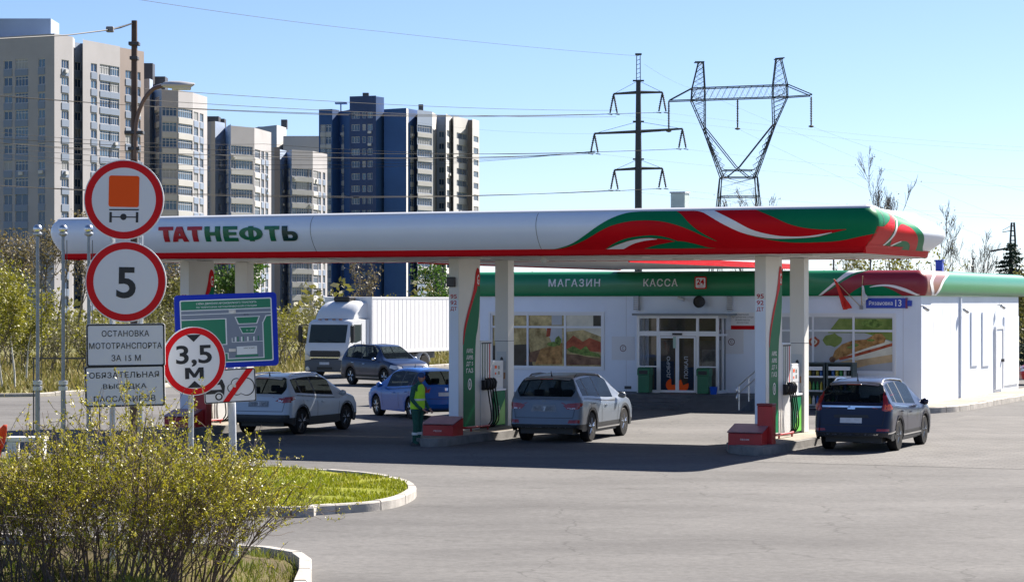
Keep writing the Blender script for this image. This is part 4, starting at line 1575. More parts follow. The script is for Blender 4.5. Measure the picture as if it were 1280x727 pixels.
# flags
s_, z_ = on_t(1076, 384, TS - .1)
CLOTHR = mat('flag_red', (0.7, 0.035, 0.02), 0.7)
CLOTHW = mat('flag_white', (0.7, 0.7, 0.68), 0.7)
WOOD = mat('flag_stick', (0.5, 0.38, 0.2), 0.6)


def flag(lab, tip, cloth, m_cloth):
    fo = thing('wall_flag', lab, 'flag', W(s_, TS, z_), -TH, 'flags on the shop front')
    base = Vector((0, -.05, 0))
    m = MB()
    m.tube([base, Vector(tip)], .014, 8)
    m.build('pole', WOOD, fo, smooth=60)
    m = MB()
    rows = []
    for i in range(15):
        f = i / 14
        l = Vector(cloth[0]).lerp(Vector(cloth[1]), f)
        r_ = Vector(cloth[2]).lerp(Vector(cloth[3]), f)
        rows.append([l.lerp(r_, j / 8) + Vector((.03 * math.sin(f * 6 + j), .07 * math.sin(j * 1.5 + f * 4) * f, 0)) for j in range(9)])
    m.grid(rows)
    c = m.build('cloth', m_cloth, fo, smooth=80)
    sm = c.modifiers.new('thickness', 'SOLIDIFY')
    sm.thickness = .004
    m = MB()
    m.box(-.05, -.09, -.06, .05, -.001, .06)
    m.build('bracket', ALU, fo)


flag('red cloth flag leaning out from the shop wall over the racks', (-.84, -.35, .93), ((-.84, -.36, .92), (-.5, -.33, -.08), (-.76, -.35, .84), (-.26, -.3, -.02)), CLOTHR)
flag('furled white flag standing upright beside the blue street plate', (.12, -.3, 1.02), ((.1, -.29, .72), (.13, -.3, .05), (.12, -.29, .7), (.28, -.32, .3)), CLOTHW)

# things on the side wall
def side_panel(lab, nm, cat, x0, x1, z0, z1, thick, group=None, m_=CLAD):
    t0_, t1_ = on_s(x0, 400, SR)[0], on_s(x1, 400, SR)[0]
    o = thing(nm, lab, cat, W(SR, t0_, z0), -TH, group)
    m = MB()
    m.box(.001, 0, 0, thick, t1_ - t0_, z1 - z0)
    m.build('leaf', m_, o, bevel=.004)
    return o, t1_ - t0_, z1 - z0


side_panel('narrow tall white shutter nearer the front corner of the sunlit side wall', 'wall_shutter', 'shutter', 1213, 1221.5, 1.25, 3.14, .045, 'shutters on the sunlit side wall')
side_panel('narrow tall white shutter nearer the side door of the sunlit side wall', 'wall_shutter', 'shutter', 1227, 1236, 1.2, 3.13, .045, 'shutters on the sunlit side wall')
o, w_, h_ = side_panel('white service door in the sunlit side wall', 'side_door', 'door', 1243.5, 1251.5, .3, 2.5, .05)
m = MB()
m.box(.05, w_ * .8, h_ * .45, .15, w_ * .9, h_ * .5)
m.build('handle', DARKST, o)
m = MB()
m.box(.0, -.12, 0, .08, -.001, h_ + .1)
m.box(.0, w_ + .001, 0, .08, w_ + .12, h_ + .1)
m.box(.0, 0, h_ + .001, .079, w_, h_ + .1)
m.build('frame', WHITE, o)
side_panel('large white sheet panel at the far end of the sunlit side wall', 'wall_panel', 'panel', 1254, 1272, .4, 2.95, .05)
dpx = on_s(1199.5, 400, SR)[0]
dn = thing('drain_pipe', 'square white downpipe running down the sunlit side wall', 'downpipe', W(SR, dpx, 0.2), -TH)
m = MB()
m.box(.002, -.04, 0, .07, .04, 3.45)
m.build('pipe', CLAD, dn, bevel=.01)
for px, py, lab in ((1154, 383, 'grey wall lamp at the front corner of the sunlit side wall'), (1204, 386, 'round grey siren on the sunlit side wall above the downpipe'), (1250, 381, 'grey wall camera above the side door')):
    t_, z_ = on_s(px, py, SR + .1)
    wl = thing('wall_fixture', lab, 'wall fixture', W(SR, t_, z_), -TH, 'fixtures high on the side wall')
    m = MB()
    m.tube([(.002, 0, 0), (.12, 0, .02), (.2, 0, -.04)], .018, 8)
    m.build('arm', GALV, wl)
    m = MB()
    m.tube([(.16, -.12, -.02), (.22, .12, -.1)], [.055, .07], 10)
    m.build('lamp_head', GALV, wl, smooth=40)

# roof things on the shop
for px in (1042, 1088):
    s_ = on_t(px, 330, 30)[0]
    rp = thing('roof_mast', 'thin dark mast on the shop roof ' + ('above the racks window' if px == 1042 else 'above the street name plate'), 'mast', W(s_, 30, 4.52), -TH, 'thin masts on the shop roof')
    m = MB()
    m.tube([(0, 0, 0), (0, 0, 1.25)], .03, 8)
    m.build('pole', DARKST, rp)
    m = MB()
    m.box(-.12, -.12, 0, .12, .12, .03)
    m.build('base', DARKST, rp)
s_ = on_t(1207, 336, 27)[0]
rv = thing('roof_vent', 'small blue vent box on the shop roof near the corner', 'vent', W(SR - 1.2, 31, 4.52), -TH)
m = MB()
m.box(-.12, -.12, 0, .12, .12, .42)
m.build('stack', BLUEF, rv, bevel=.01)
m = MB()
m.box(-.15, -.15, .42, .15, .15, .46)
m.build('cap', BLUEF, rv)

# vending racks in front of the window
RACKM = mat('rack_frame', (0.05, 0.075, 0.075), 0.5)
cols_ = [mat('bottle_' + n, c, 0.3) for n, c in (('green', (0.03, 0.25, 0.06)), ('yellow', (0.5, 0.4, 0.05)), ('white', (0.6, 0.6, 0.6)), ('blue', (0.03, 0.12, 0.4)), ('dark', (0.03, 0.04, 0.04)))]
rr = random.Random(8)
for px0, px1, lab in ((1004, 1031, 'dark green display rack of bottles nearer the pump column'), (1033, 1066, 'wider dark green display rack of bottles nearer the street plate')):
    tr_ = TS - 1.3
    s0_, zt = on_t(px0, 455, tr_)
    s1_, _ = on_t(px1, 455, tr_)
    wd = s1_ - s0_
    rk = thing('display_rack', lab, 'rack', W(s0_, tr_, 0.01), -TH, 'display racks under the window')
    m = MB()
    m.box(0, 0, 0, .05, .5, zt)
    m.build('side_frame', RACKM, rk)
    m = MB()
    m.box(wd - .05, 0, 0, wd, .5, zt)
    m.build('side_frame', RACKM, rk)
    m = MB()
    m.box(.051, .47, .05, wd - .051, .5, zt)
    m.build('back_panel', RACKM, rk)
    for z in (.12, .58, 1.04):
        m = MB()
        m.box(.051, .02, z, wd - .051, .469, z + .04)
        m.build('shelf', RACKM, rk)
        m = MB()
        m.box(.06, .0, z + .0, wd - .06, .019, z + .06)
        m.build('price_strip', PO['grey'] if z < 1 else WFILM, rk)
        k = int((wd - .14) / .13)
        for q in range(k):
            c = rr.choice(cols_)
            m = MB()
            x = .1 + (q + .5) * (wd - .2) / k
            m.lathe([(.045, 0), (.05, .02), (.05, .2), (.02, .25), (.02, .29), (1e-6, .29)], 8, (x, .18, z + .041))
            m.build('bottle', c, rk, smooth=40)
    m = MB()
    m.box(0, -.02, zt + .001, wd, .5, zt + .05)
    m.build('top', RACKM, rk)
    m = MB()
    m.box(.08, -.028, zt - .2, wd - .08, -.0, zt - .08)
    m.build('header_board', WFILM, rk)

# pavement round the sunlit corner
pv = [(-6.4, TS - .03), (-6.4, 21.2), (-5.2, 20.95), (-4.4, 21.05), (-3.85, 21.6), (-3.55, 22.6), (-3.45, 24), (-3.45, 46), (-4.75, 46)]
pvw = [tuple(W(s, t)[:2]) for s, t in pv + [(SR, TBK + .02), (SR, TS - .03)]]
m = MB()
m.add([(x, y, .19) for x, y in pvw[:9]] + [(x, y, .19) for x, y in pvw[9:]], [tuple(range(len(pvw)))])
structure(m.build('pavement', PAVE))
kerb('pavement_kerb', [tuple(W(s, t)[:2]) for s, t in [(-6.4, 21.05), (-5.2, 20.82), (-4.35, 20.92), (-3.75, 21.5), (-3.42, 22.55), (-3.32, 24), (-3.32, 46)]], 0.19, 0.14, inner=.1)
# ------------------------------------------------------------------ cars
from mathutils.bvhtree import BVHTree


def paint(name, col, metal=0.35, rough=0.28):
    return mat('paint_' + name, col, rough, metal, 0.3, coat=0.22)


GLASSC = bpy.data.materials.new('car_glass')
GLASSC.use_nodes = True
_nt = GLASSC.node_tree
_p = _nt.nodes['Principled BSDF']
_p.inputs['Base Color'].default_value = (0.006, 0.009, 0.01, 1)
_p.inputs['Roughness'].default_value = 0.05
_p.inputs['Specular IOR Level'].default_value = 0.12
_t = _nt.nodes.new('ShaderNodeBsdfTransparent')
_t.inputs[0].default_value = (0.55, 0.62, 0.62, 1)
_m = _nt.nodes.new('ShaderNodeMixShader')
_m.inputs[0].default_value = 0.55
_nt.links.new(_t.outputs[0], _m.inputs[1])
_nt.links.new(_p.outputs[0], _m.inputs[2])
_nt.links.new(_m.outputs[0], _nt.nodes['Material Output'].inputs[0])
MATS['car_glass'] = GLASSC
SEATM = mat('seat_cloth', (0.03, 0.03, 0.032), .9)
TRIM = mat('black_trim', (0.02, 0.021, 0.023), 0.55)
LAMP_R = mat('lamp_red', (0.28, 0.006, 0.008), 0.12, coat=0.6)
LAMP_O = mat('lamp_orange', (0.75, 0.1, 0.02), 0.15, coat=0.6)
LAMP_W = mat('lamp_clear', (0.62, 0.64, 0.66), 0.1, 0.2, coat=0.8)
CHROME = mat('chrome', (0.75, 0.76, 0.78), 0.12, 1.0)
ALLOY = mat('alloy', (0.5, 0.51, 0.53), 0.3, 0.9)
ALLOYD = mat('alloy_dark', (0.16, 0.165, 0.17), 0.35, 0.8)
PLATE = mat('number_plate', (0.55, 0.57, 0.6), 0.4, noise=(9, 0.12))


def curve_fn(pts):
    pts = sorted(pts)

    def f(x):
        if x <= pts[0][0]:
            return pts[0][1]
        for i in range(len(pts) - 1):
            if x <= pts[i + 1][0]:
                (x0, y0), (x1, y1) = pts[i], pts[i + 1]
                t = (x - x0) / (x1 - x0)
                m0 = (y1 - pts[max(i - 1, 0)][1]) / max(1e-6, x1 - pts[max(i - 1, 0)][0])
                m1 = (pts[min(i + 2, len(pts) - 1)][1] - y0) / max(1e-6, pts[min(i + 2, len(pts) - 1)][0] - x0)
                h = x1 - x0
                return (2 * t ** 3 - 3 * t * t + 1) * y0 + (t ** 3 - 2 * t * t + t) * m0 * h + (-2 * t ** 3 + 3 * t * t) * y1 + (t ** 3 - t * t) * m1 * h
        return pts[-1][1]
    return f


def sstep(a, b, x):
    t = min(1, max(0, (x - a) / (b - a)))
    return t * t * (3 - 2 * t)


def wheel(parent, x, y, r, side, rim=ALLOY, spokes=5, w=0.22):
    wo = bpy.data.objects.new('wheel', None)
    COL.objects.link(wo)
    wo.parent = parent
    wo.location = (x, y, r)
    s = side
    m = MB()
    k = 0.68
    m.lathe([(r * k, -w / 2), (r * .93, -w / 2), (r * .985, -w * .42), (r, -w * .3), (r, w * .3), (r * .985, w * .42), (r * .93, w / 2), (r * k, w / 2)], 32, ax='x')
    m.build('tyre', RUBBER, wo, smooth=40)
    m = MB()
    rr_ = r * k
    m.lathe([(rr_ + .004, s * w * .47), (rr_ - .02, s * w * .50), (rr_ - .03, s * w * .42), (rr_ - .04, s * w * .2)], 32, ax='x', m=0)
    m.lathe([(rr_ - .035, s * w * .2), (1e-6, s * w * .19)], 24, ax='x', m=1)
    m.lathe([(.055, s * w * .25), (.055, s * w * .44), (.03, s * w * .47), (1e-6, s * w * .47)], 14, ax='x', m=0)
    for q in range(spokes):
        a = 2 * math.pi * q / spokes + .3
        for da in ((-.09, .09) if spokes <= 6 else (0,)):
            p0 = (s * w * .42, .05 * math.cos(a), .05 * math.sin(a))
            p1 = (s * w * .43, (rr_ - .02) * math.cos(a + da * 1.8), (rr_ - .02) * math.sin(a + da * 1.8))
            m.tube([p0, p1], [.03, .02], 6, 0)
    m.build('rim', [rim, BLACK], wo, smooth=40)
    return wo


def car(name, label, cat, loc, rz, P, group='cars at the petrol station'):
    L, Wd, wb, wr = P['L'], P['W'], P['wb'], P['wr']
    root = thing(name, label, cat, loc, rz, group)
    y0, y1 = -L / 2, L / 2
    yf = y1 - P['fo']
    yr = yf - wb
    top = curve_fn(P['top'])
    belt = curve_fn(P['belt'])
    cowl, wtop = P['cowl'], P['wtop']               # windscreen foot and head
    rtop, rfoot = P['rtop'], P['rfoot']             # rear window head and foot
    zs = P.get('sill', .26)
    ys = set()
    n = int(L / .11)
    for i in range(n + 1):
        ys.add(round(y0 + L * i / n, 3))
    for wy in (yf, yr):
        for k in range(-16, 17):
            ys.add(round(wy + k * (wr + .055) / 16, 3))
    for k in range(9):
        ys.add(round(rfoot + (rtop - rfoot) * k / 8, 3))
        ys.add(round(cowl + (wtop - cowl) * k / 8, 3))
    for e in (0, .012, .035, .07, .12, .18):
        ys.add(round(y0 + e, 3))
        ys.add(round(y1 - e, 3))
    for a, b in P['win']:
        ys.add(a)
        ys.add(b)
    ys = sorted(y for y in ys if y0 - 1e-6 <= y <= y1 + 1e-6)
    out = [ys[0]]
    keep = {round(v, 3) for w_ in P['win'] for v in w_} | {round(cowl, 3), round(wtop, 3), round(rtop, 3), round(rfoot, 3), round(y1, 3)}
    for y in ys[1:]:
        if y - out[-1] > .009 or y in keep:
            out.append(y)
    ys = out
    crn = P.get('corner', .34)

    def half(y):
        d = min(y - y0, y1 - y)
        c = Wd / 2
        cr = crn if y < 0 else crn * 1.25
        ins = .2 if y < 0 else .26
        if d < cr:
            c -= ins * (1 - math.sqrt(max(0, 1 - (1 - d / cr) ** 2)))
        return c

    rows = []
    for y in ys:
        hw = half(y)
        zt = top(y)
        zb = min(belt(y), zt - .035)
        za = zs + .05 * sstep(.25, .0, min(y - y0, y1 - y)) + (.05 if y < y0 + .3 else 0)
        R_ = wr + .055
        for wy in (yf, yr):
            if abs(y - wy) < R_:
                za = max(za, wr + math.sqrt(max(0, R_ ** 2 - (y - wy) ** 2)))
        z1 = max(.46, za + .012)
        z2 = max(.70, za + .03)
        z3 = max(zb - .09, za + .05)
        hb = hw * .955
        g = zt - zb
        gg = max(0, g - .05)
        full = sstep(.05, .35, g)
        lean = P.get('lean', .24) * gg / .5
        p = [(hw * .965, za), (hw * .992, z1), (hw, z2), (hw * .988, z3), (hb, zb)]
        xe = max(.25, hb - .02 - lean)
        # points of the glass band or of the bonnet
        q = [(hb - .012 - lean * .12, zb + gg * .1), (hb - .016 - lean * .55, zb + gg * .55), (xe + .012, zb + gg * .93), (xe - .012, zb + gg), (xe - .075, zt - .012 - .012 * (1 - full)), (xe * .5, zt - .003), (0, zt)]
        b = [(hb * .985, zb + g * .35), (hb * .95, zb + g * .6), (hb * .9, zb + g * .75), (hb * .84, zb + g * .84), (hb * .75, zb + g * .9), (hb * .4, zb + g * .98), (0, zt)]
        q = [(b_[0] + (a_[0] - b_[0]) * full, b_[1] + (a_[1] - b_[1]) * full) for a_, b_ in zip(q, b)]
        p += q
        r = []
        for x, z in p:
            yy = y
            if y < y0 + .4:
                yy += (P.get('rake', .07) * sstep(.62, .74, z) * (1 - .0 * z) + P.get('rake2', 0.05) * sstep(.75, 1.2, z) + .05 * sstep(.45, .25, z)) * sstep(y0 + .4, y0, y)
            if y > y1 - .5:
                yy -= (.05 * sstep(.55, .75, z) + .06 * sstep(.42, .25, z)) * sstep(y1 - .5, y1, y)
            r.append((x, yy, z))
        rows.append(r)
    K = len(rows[0])
    groups = {}

    def addf(key, quad):
        m = groups.setdefault(key, MB())
        m.add(quad, [(0, 1, 2, 3)])

    for i in range(len(ys) - 1):
        ym = (ys[i] + ys[i + 1]) / 2
        for j in range(K - 1):
            for sgn in (1, -1):
                q = [rows[i][j], rows[i][j + 1], rows[i + 1][j + 1], rows[i + 1][j]]
                q = [(v[0] * sgn, v[1], v[2]) for v in q]
                gl = (rows[i][7][2] - rows[i][4][2] + rows[i + 1][7][2] - rows[i + 1][4][2]) / 2
                key = 'body'
                if j == 0 and P.get('clad', True):
                    key = 'sill_trim'
                if 5 <= j <= 6 and gl > .07:
                    for w_i, (a, b) in enumerate(P['win']):
                        if a < ym < b:
                            key = 'side_window_%d_%d' % (w_i, sgn)
                    if key == 'body' and P['win'][0][0] < ym < P['win'][-1][1]:
                        key = 'pillar'
                if j >= 9 and cowl > ym > wtop:
                    key = 'windscreen'
                if j >= P.get('rg', 9) and rfoot < ym < rtop:
                    key = 'rear_window'
                addf(key, q)
    for e, row in ((0, rows[0]), (1, rows[-1])):       # end caps with a slight bulge in plan
        cols = [-1, -.8, -.5, 0, .5, .8, 1]
        yb = (-1 if e == 0 else 1) * .045
        gr = []
        for j in range(K):
            x, y, z = row[j]
            gr.append([(x * c, y + yb * (1 - c * c), z) for c in cols])
        for j in range(K - 1):
            for k in range(len(cols) - 1):
                key = 'body'
                if j == 0:
                    key = 'sill_trim'
                if e == 0 and z > 9:
                    key = 'rear_window'
                addf(key, [gr[j][k], gr[j][k + 1], gr[j + 1][k + 1], gr[j + 1][k]])
    allv, allf = [], []
    for m in groups.values():
        b0 = len(allv)
        allv += m.v
        allf += [[i + b0 for i in f] for f in m.f]
    bvh = BVHTree.FromPolygons([Vector(v) for v in allv], allf)
    pm = P['paint']

    def weld(m, nm, mt, sm=38):
        o = m.build(nm, mt, root, fix=False)
        b = bmesh.new()
        b.from_mesh(o.data)
        bmesh.ops.remove_doubles(b, verts=b.verts, dist=.0008)
        bmesh.ops.recalc_face_normals(b, faces=b.faces)
        b.to_mesh(o.data)
        b.free()
        o.data.shade_smooth()
        o.data.set_sharp_from_angle(angle=R(sm))
        return o
    for key, m in groups.items():
        if key == 'body':
            weld(m, 'body', pm)
        elif key in ('sill_trim', 'pillar'):
            weld(m, key, TRIM if P.get('clad', True) or key == 'pillar' else pm)
        else:
            weld(m, 'side_window' if key.startswith('side') else key, GLASSC)

    def proj(poly, view, off=.008, step=.05):
        """flat outline pressed on to the body: view 'rear'/'front' uses (x, z), 'left'/'right' uses (y, z)"""
        m = MB()
        d = {'rear': Vector((0, 1, 0)), 'front': Vector((0, -1, 0)), 'right': Vector((-1, 0, 0)), 'left': Vector((1, 0, 0))}[view]

        def fn(u, v):
            o = Vector((u, -d.y * 6, v)) if view in ('rear', 'front') else Vector((-d.x * 4, u, v))
            h = bvh.ray_cast(o, d)[0]
            if h is None:
                h = bvh.find_nearest(o + d * (5 if view in ('rear', 'front') else 3))[0]
            return h - d * off
        fill(m, poly, fn, step=step)
        return m

    mirror = lambda poly: [(-x, z) for x, z in poly]
    # underbody and wheel wells
    m = MB()
    m.box(-Wd / 2 + .26, y0 + .25, .22, Wd / 2 - .26, y1 - .25, .75)
    m.box(-Wd / 2 + .1, yr + wr + .1, .22, Wd / 2 - .1, yf - wr - .1, .4)
    m.build('underbody', BLACK, root)
    # seats seen through the glass
    zb0 = belt(0)
    for sx, sy, sw in ((.38, .15, .26), (-.38, .15, .26), (0, yr + .35, .62)):
        m = MB()
        m.box(sx - sw, sy - .5, .55, sx + sw, sy, .72)
        m.add([(sx - sw, sy - .5, .6), (sx + sw, sy - .5, .6), (sx + sw * .9, sy - .66, zb0 + .1), (sx - sw * .9, sy - .66, zb0 + .1), (sx - sw, sy - .4, .7), (sx + sw, sy - .4, .7), (sx + sw * .9, sy - .56, zb0 + .1), (sx - sw * .9, sy - .56, zb0 + .1)],
              [(0, 1, 2, 3), (4, 7, 6, 5), (0, 3, 7, 4), (1, 5, 6, 2), (3, 2, 6, 7)])
        for hx in ((sx,) if sw < .5 else (sx - .38, sx + .38)):
            m.box(hx - .13, sy - .66, zb0 + .13, hx + .13, sy - .57, zb0 + .3)
        m.build('seat', SEATM, root, bevel=.03)
    m = MB()
    m.box(-Wd / 2 + .12, y0 + .35, .74, Wd / 2 - .12, rtop - .1, belt(rtop) - .12)
    m.box(-Wd / 2 + .12, cowl - .75, .74, Wd / 2 - .12, cowl - .15, belt(cowl - .4) - .06)
    m.build('interior_trim', SEATM, root)
    for s in (-1, 1):
        for wy in (yf, yr):
            wheel(root, s * (Wd / 2 - .135), wy, wr, s, P.get('rim', ALLOY), P.get('spokes', 5))
            if P.get('clad', True):
                m = MB()
                rws = []
                for k in range(21):
                    a = R(-8 + 196 * k / 20)
                    rw = []
                    for rad in (wr + .05, wr + .115):
                        yy, zz = wy + rad * math.cos(a), max(.2, wr + rad * math.sin(a))
                        h = bvh.ray_cast(Vector((s * 4, yy, max(zz, .3))), Vector((-s, 0, 0)))[0]
                        x = abs(h.x) if h is not None and abs(h.x) > Wd / 2 - .2 else Wd / 2 - .02
                        rw.append((s * (x + .009), yy, zz))
                    rws.append([(s * (Wd / 2 - .2), rws and rw[0][1] or rw[0][1], rw[0][2])] + rw)
                m.grid(rws)
                m.build('arch_trim', TRIM, root, smooth=40)
    # seams, handles
    for s, vw in ((1, 'right'), (-1, 'left')):
        for (ya, yb_) in P['seams']:
            sm = proj([(ya - .008, zs + .12), (ya + .008, zs + .12), (yb_ + .008, belt(yb_) - .01), (yb_ - .008, belt(yb_) - .01)], vw, .004, .12)
            sm.build('door_seam', BLACK, root)
        wa, wb_ = P['win'][0][0], P['win'][-1][1]
        if P.get('chrome_line', True):
            k_ = 9
            ln = [(wa + (wb_ - wa) * i / k_, belt(wa + (wb_ - wa) * i / k_) - .022) for i in range(k_ + 1)]
            proj(ln + [(y_, z_ + .016) for y_, z_ in reversed(ln)], vw, .006, .2).build('window_trim', P.get('line_m', BLACK), root)
        for ya in P['handles']:
            z = belt(ya) - .13
            hx = bvh.ray_cast(Vector((s * 4, ya, z)), Vector((-s, 0, 0)))[0]
            m = MB()
            m.tube([(hx.x + s * .005, ya - .09, z), (hx.x + s * .03, ya - .06, z), (hx.x + s * .03, ya + .06, z), (hx.x + s * .005, ya + .09, z)], .014, 6)
            m.build('door_handle', P.get('handle_m', pm), root, smooth=50)
        # mirrors
        my = cowl - .48
        mz = belt(my) + .07
        mo = MB()
        mx = Wd / 2 * .955
        mo.tube([(s * (mx + .02), my + .02, mz), (s * (mx + .06), my + .03, mz + .02), (s * (mx + .13), my + .02, mz + .03), (s * (mx + .19), my - .01, mz + .025), (s * (mx + .205), my - .02, mz + .02)], [.03, .06, .085, .07, .03], 10)
        mob = mo.build('door_mirror', P.get('mirror_m', pm), root, smooth=60)
        if P.get('rails'):
            m = MB()
            a, b = P['rails']
            pts = []
            for k in range(13):
                y = a + (b - a) * k / 12
                lift = .055 * min(1, 4 * math.sin(math.pi * k / 12))
                h = bvh.ray_cast(Vector((s * (Wd / 2 * .955 - .02 - P.get('lean', .24) - .05), y, 4)), Vector((0, 0, -1)))[0]
                pts.append((h.x, y, h.z + lift - .01))
            m.tube(pts, .021, 7)
            m.build('roof_rail', P.get('rail_m', CHROME), root, smooth=60)
    if P.get('antenna') is not None:
        h = bvh.ray_cast(Vector((P.get('ant_x', 0), P['antenna'], 4)), Vector((0, 0, -1)))[0]
        m = MB()
        m.tube([(h.x, h.y, h.z - .01), (h.x, h.y - .02, h.z + .05), (h.x, h.y - .06, h.z + P.get('ant_h', .13))], [.03, .012, .006], 6)
        m.build('antenna', BLACK, root)
    # rear details
    tz = P.get('tg', .62)
    hw_ = Wd / 2
    for q in ([(-hw_ + .2, tz), (hw_ - .2, tz), (hw_ - .2, tz + .012), (-hw_ + .2, tz + .012)], [(hw_ - .2, tz), (hw_ - .188, tz), (hw_ - .13, .95), (hw_ - .142, .95)], [(-hw_ + .2, tz), (-hw_ + .188, tz), (-hw_ + .13, .95), (-hw_ + .142, .95)]):
        proj(q, 'rear', .004, .12).build('tailgate_seam', BLACK, root)
    for poly, mt, nm, both in P.get('rear', []):
        for q in ([poly, mirror(poly)] if both else [poly]):
            proj(q, 'rear', .012 if 'lamp' in nm else .009).build(nm, mt, root, smooth=50)
    for poly, mt, nm in P.get('flank', []):
        for vw in ('left', 'right'):
            proj(poly, vw, .010, .04).build(nm, mt, root, smooth=50)
    for poly, mt, nm, both in P.get('front', []):
        for q in ([poly, mirror(poly)] if both else [poly]):
            proj(q, 'front', .012).build(nm, mt, root, smooth=50)
    # wiper and spoiler
    if P.get('spoiler'):
        zt = top(rtop)
        m = MB()
        hw = Wd / 2 * .955 - P.get('lean', .24) - .06
        m.grid([[(x * hw, rtop + .04, zt - .0 - .02 * x * x + .004), (x * hw, rtop - .1, zt - .012 - .03 * x * x), (x * hw * .97, rtop - .15, zt - .03 - .035 * x * x), (x * hw * .97, rtop - .06, zt - .06 - .03 * x * x)] for x in (-1, -.75, -.4, 0, .4, .75, 1)])
        sp = m.build('roof_spoiler', P.get('spoiler_m', pm), root, smooth=50)
        m = MB()
        m.box(-.17, rtop - .158, zt - .04, .17, rtop - .148, zt - .022)
        m.build('brake_lamp', LAMP_R, root)
    return root


S_AT_W = lambda s, t, z=0.004: W(s, t, z)
# silver suv between the pumps
car('parked_suv', 'silver suv with dark roof bars seen from behind in front of the shop window', 'suv', W(-9.1, 4.35, .004), -TH + R(4), dict(
    rg=8, L=4.8, W=1.89, wb=2.78, fo=.95, wr=.37, sill=.28, paint=paint('silver', (0.145, 0.172, 0.21), .25, .33),
    top=[(-2.40, 1.08), (-2.36, 1.14), (-2.02, 1.58), (-1.85, 1.63), (-1.2, 1.68), (-.3, 1.69), (.3, 1.66), (.55, 1.6), (1.35, 1.13), (1.55, 1.08), (2.1, .97), (2.32, .86), (2.4, .7)],
    belt=[(-2.4, 1.13), (-1.2, 1.08), (0, 1.0), (1.1, .99), (1.4, 1.02), (2.0, .9), (2.4, .66)],
    cowl=1.36, wtop=.52, rtop=-1.98, rfoot=-2.355, win=[(-1.93, -1.5), (-1.42, -.58), (-.5, .62)],
    seams=[(-1.35, -1.46), (-.54, -.54), (.78, .9)], handles=[-1.15, -.2], rails=(-1.75, .35), rail_m=DARKST, antenna=-1.75, spoiler=True,
    rear=[([(.5, .93), (.62, .98), (.9, 1.0), (.93, .9), (.86, .84), (.6, .84)], LAMP_R, 'tail_lamp', True), ([(.62, .845), (.8, .845), (.8, .875), (.6, .875)], LAMP_W, 'reverse_lamp', True),
          ([(-.34, .78), (.34, .78), (.29, .95), (-.29, .95)], mat('plate_recess', (0.2, 0.22, 0.25), .4), 'plate_recess', False), ([(-.26, .8), (.26, .8), (.26, .91), (-.26, .91)], PLATE, 'number_plate', False),
          ([(-.92, .26), (.92, .26), (.92, .42), (.7, .47), (-.7, .47), (-.92, .42)], TRIM, 'bumper_trim', False), ([(.64, .5), (.9, .5), (.9, .58), (.66, .58)], LAMP_R, 'reflector', True),
          ([(-.6, .36), (.6, .36), (.64, .395), (-.64, .395)], ALLOY, 'skid_plate', False), ([(-.05, 1.02), (.05, 1.02), (.05, 1.06), (-.05, 1.06)], ALLOYD, 'badge', False)],
    flank=[([(-2.1, .94), (-2.33, .86), (-2.33, 1.0), (-2.1, .99)], LAMP_R, 'tail_lamp'), ([(-1.0, .30), (1.0, .30), (1.0, .335), (-1.0, .335)], CHROME, 'sill_strip')],
    front=[([(.45, .78), (.85, .82), (.88, .72), (.5, .68)], LAMP_W, 'headlamp', True)]))
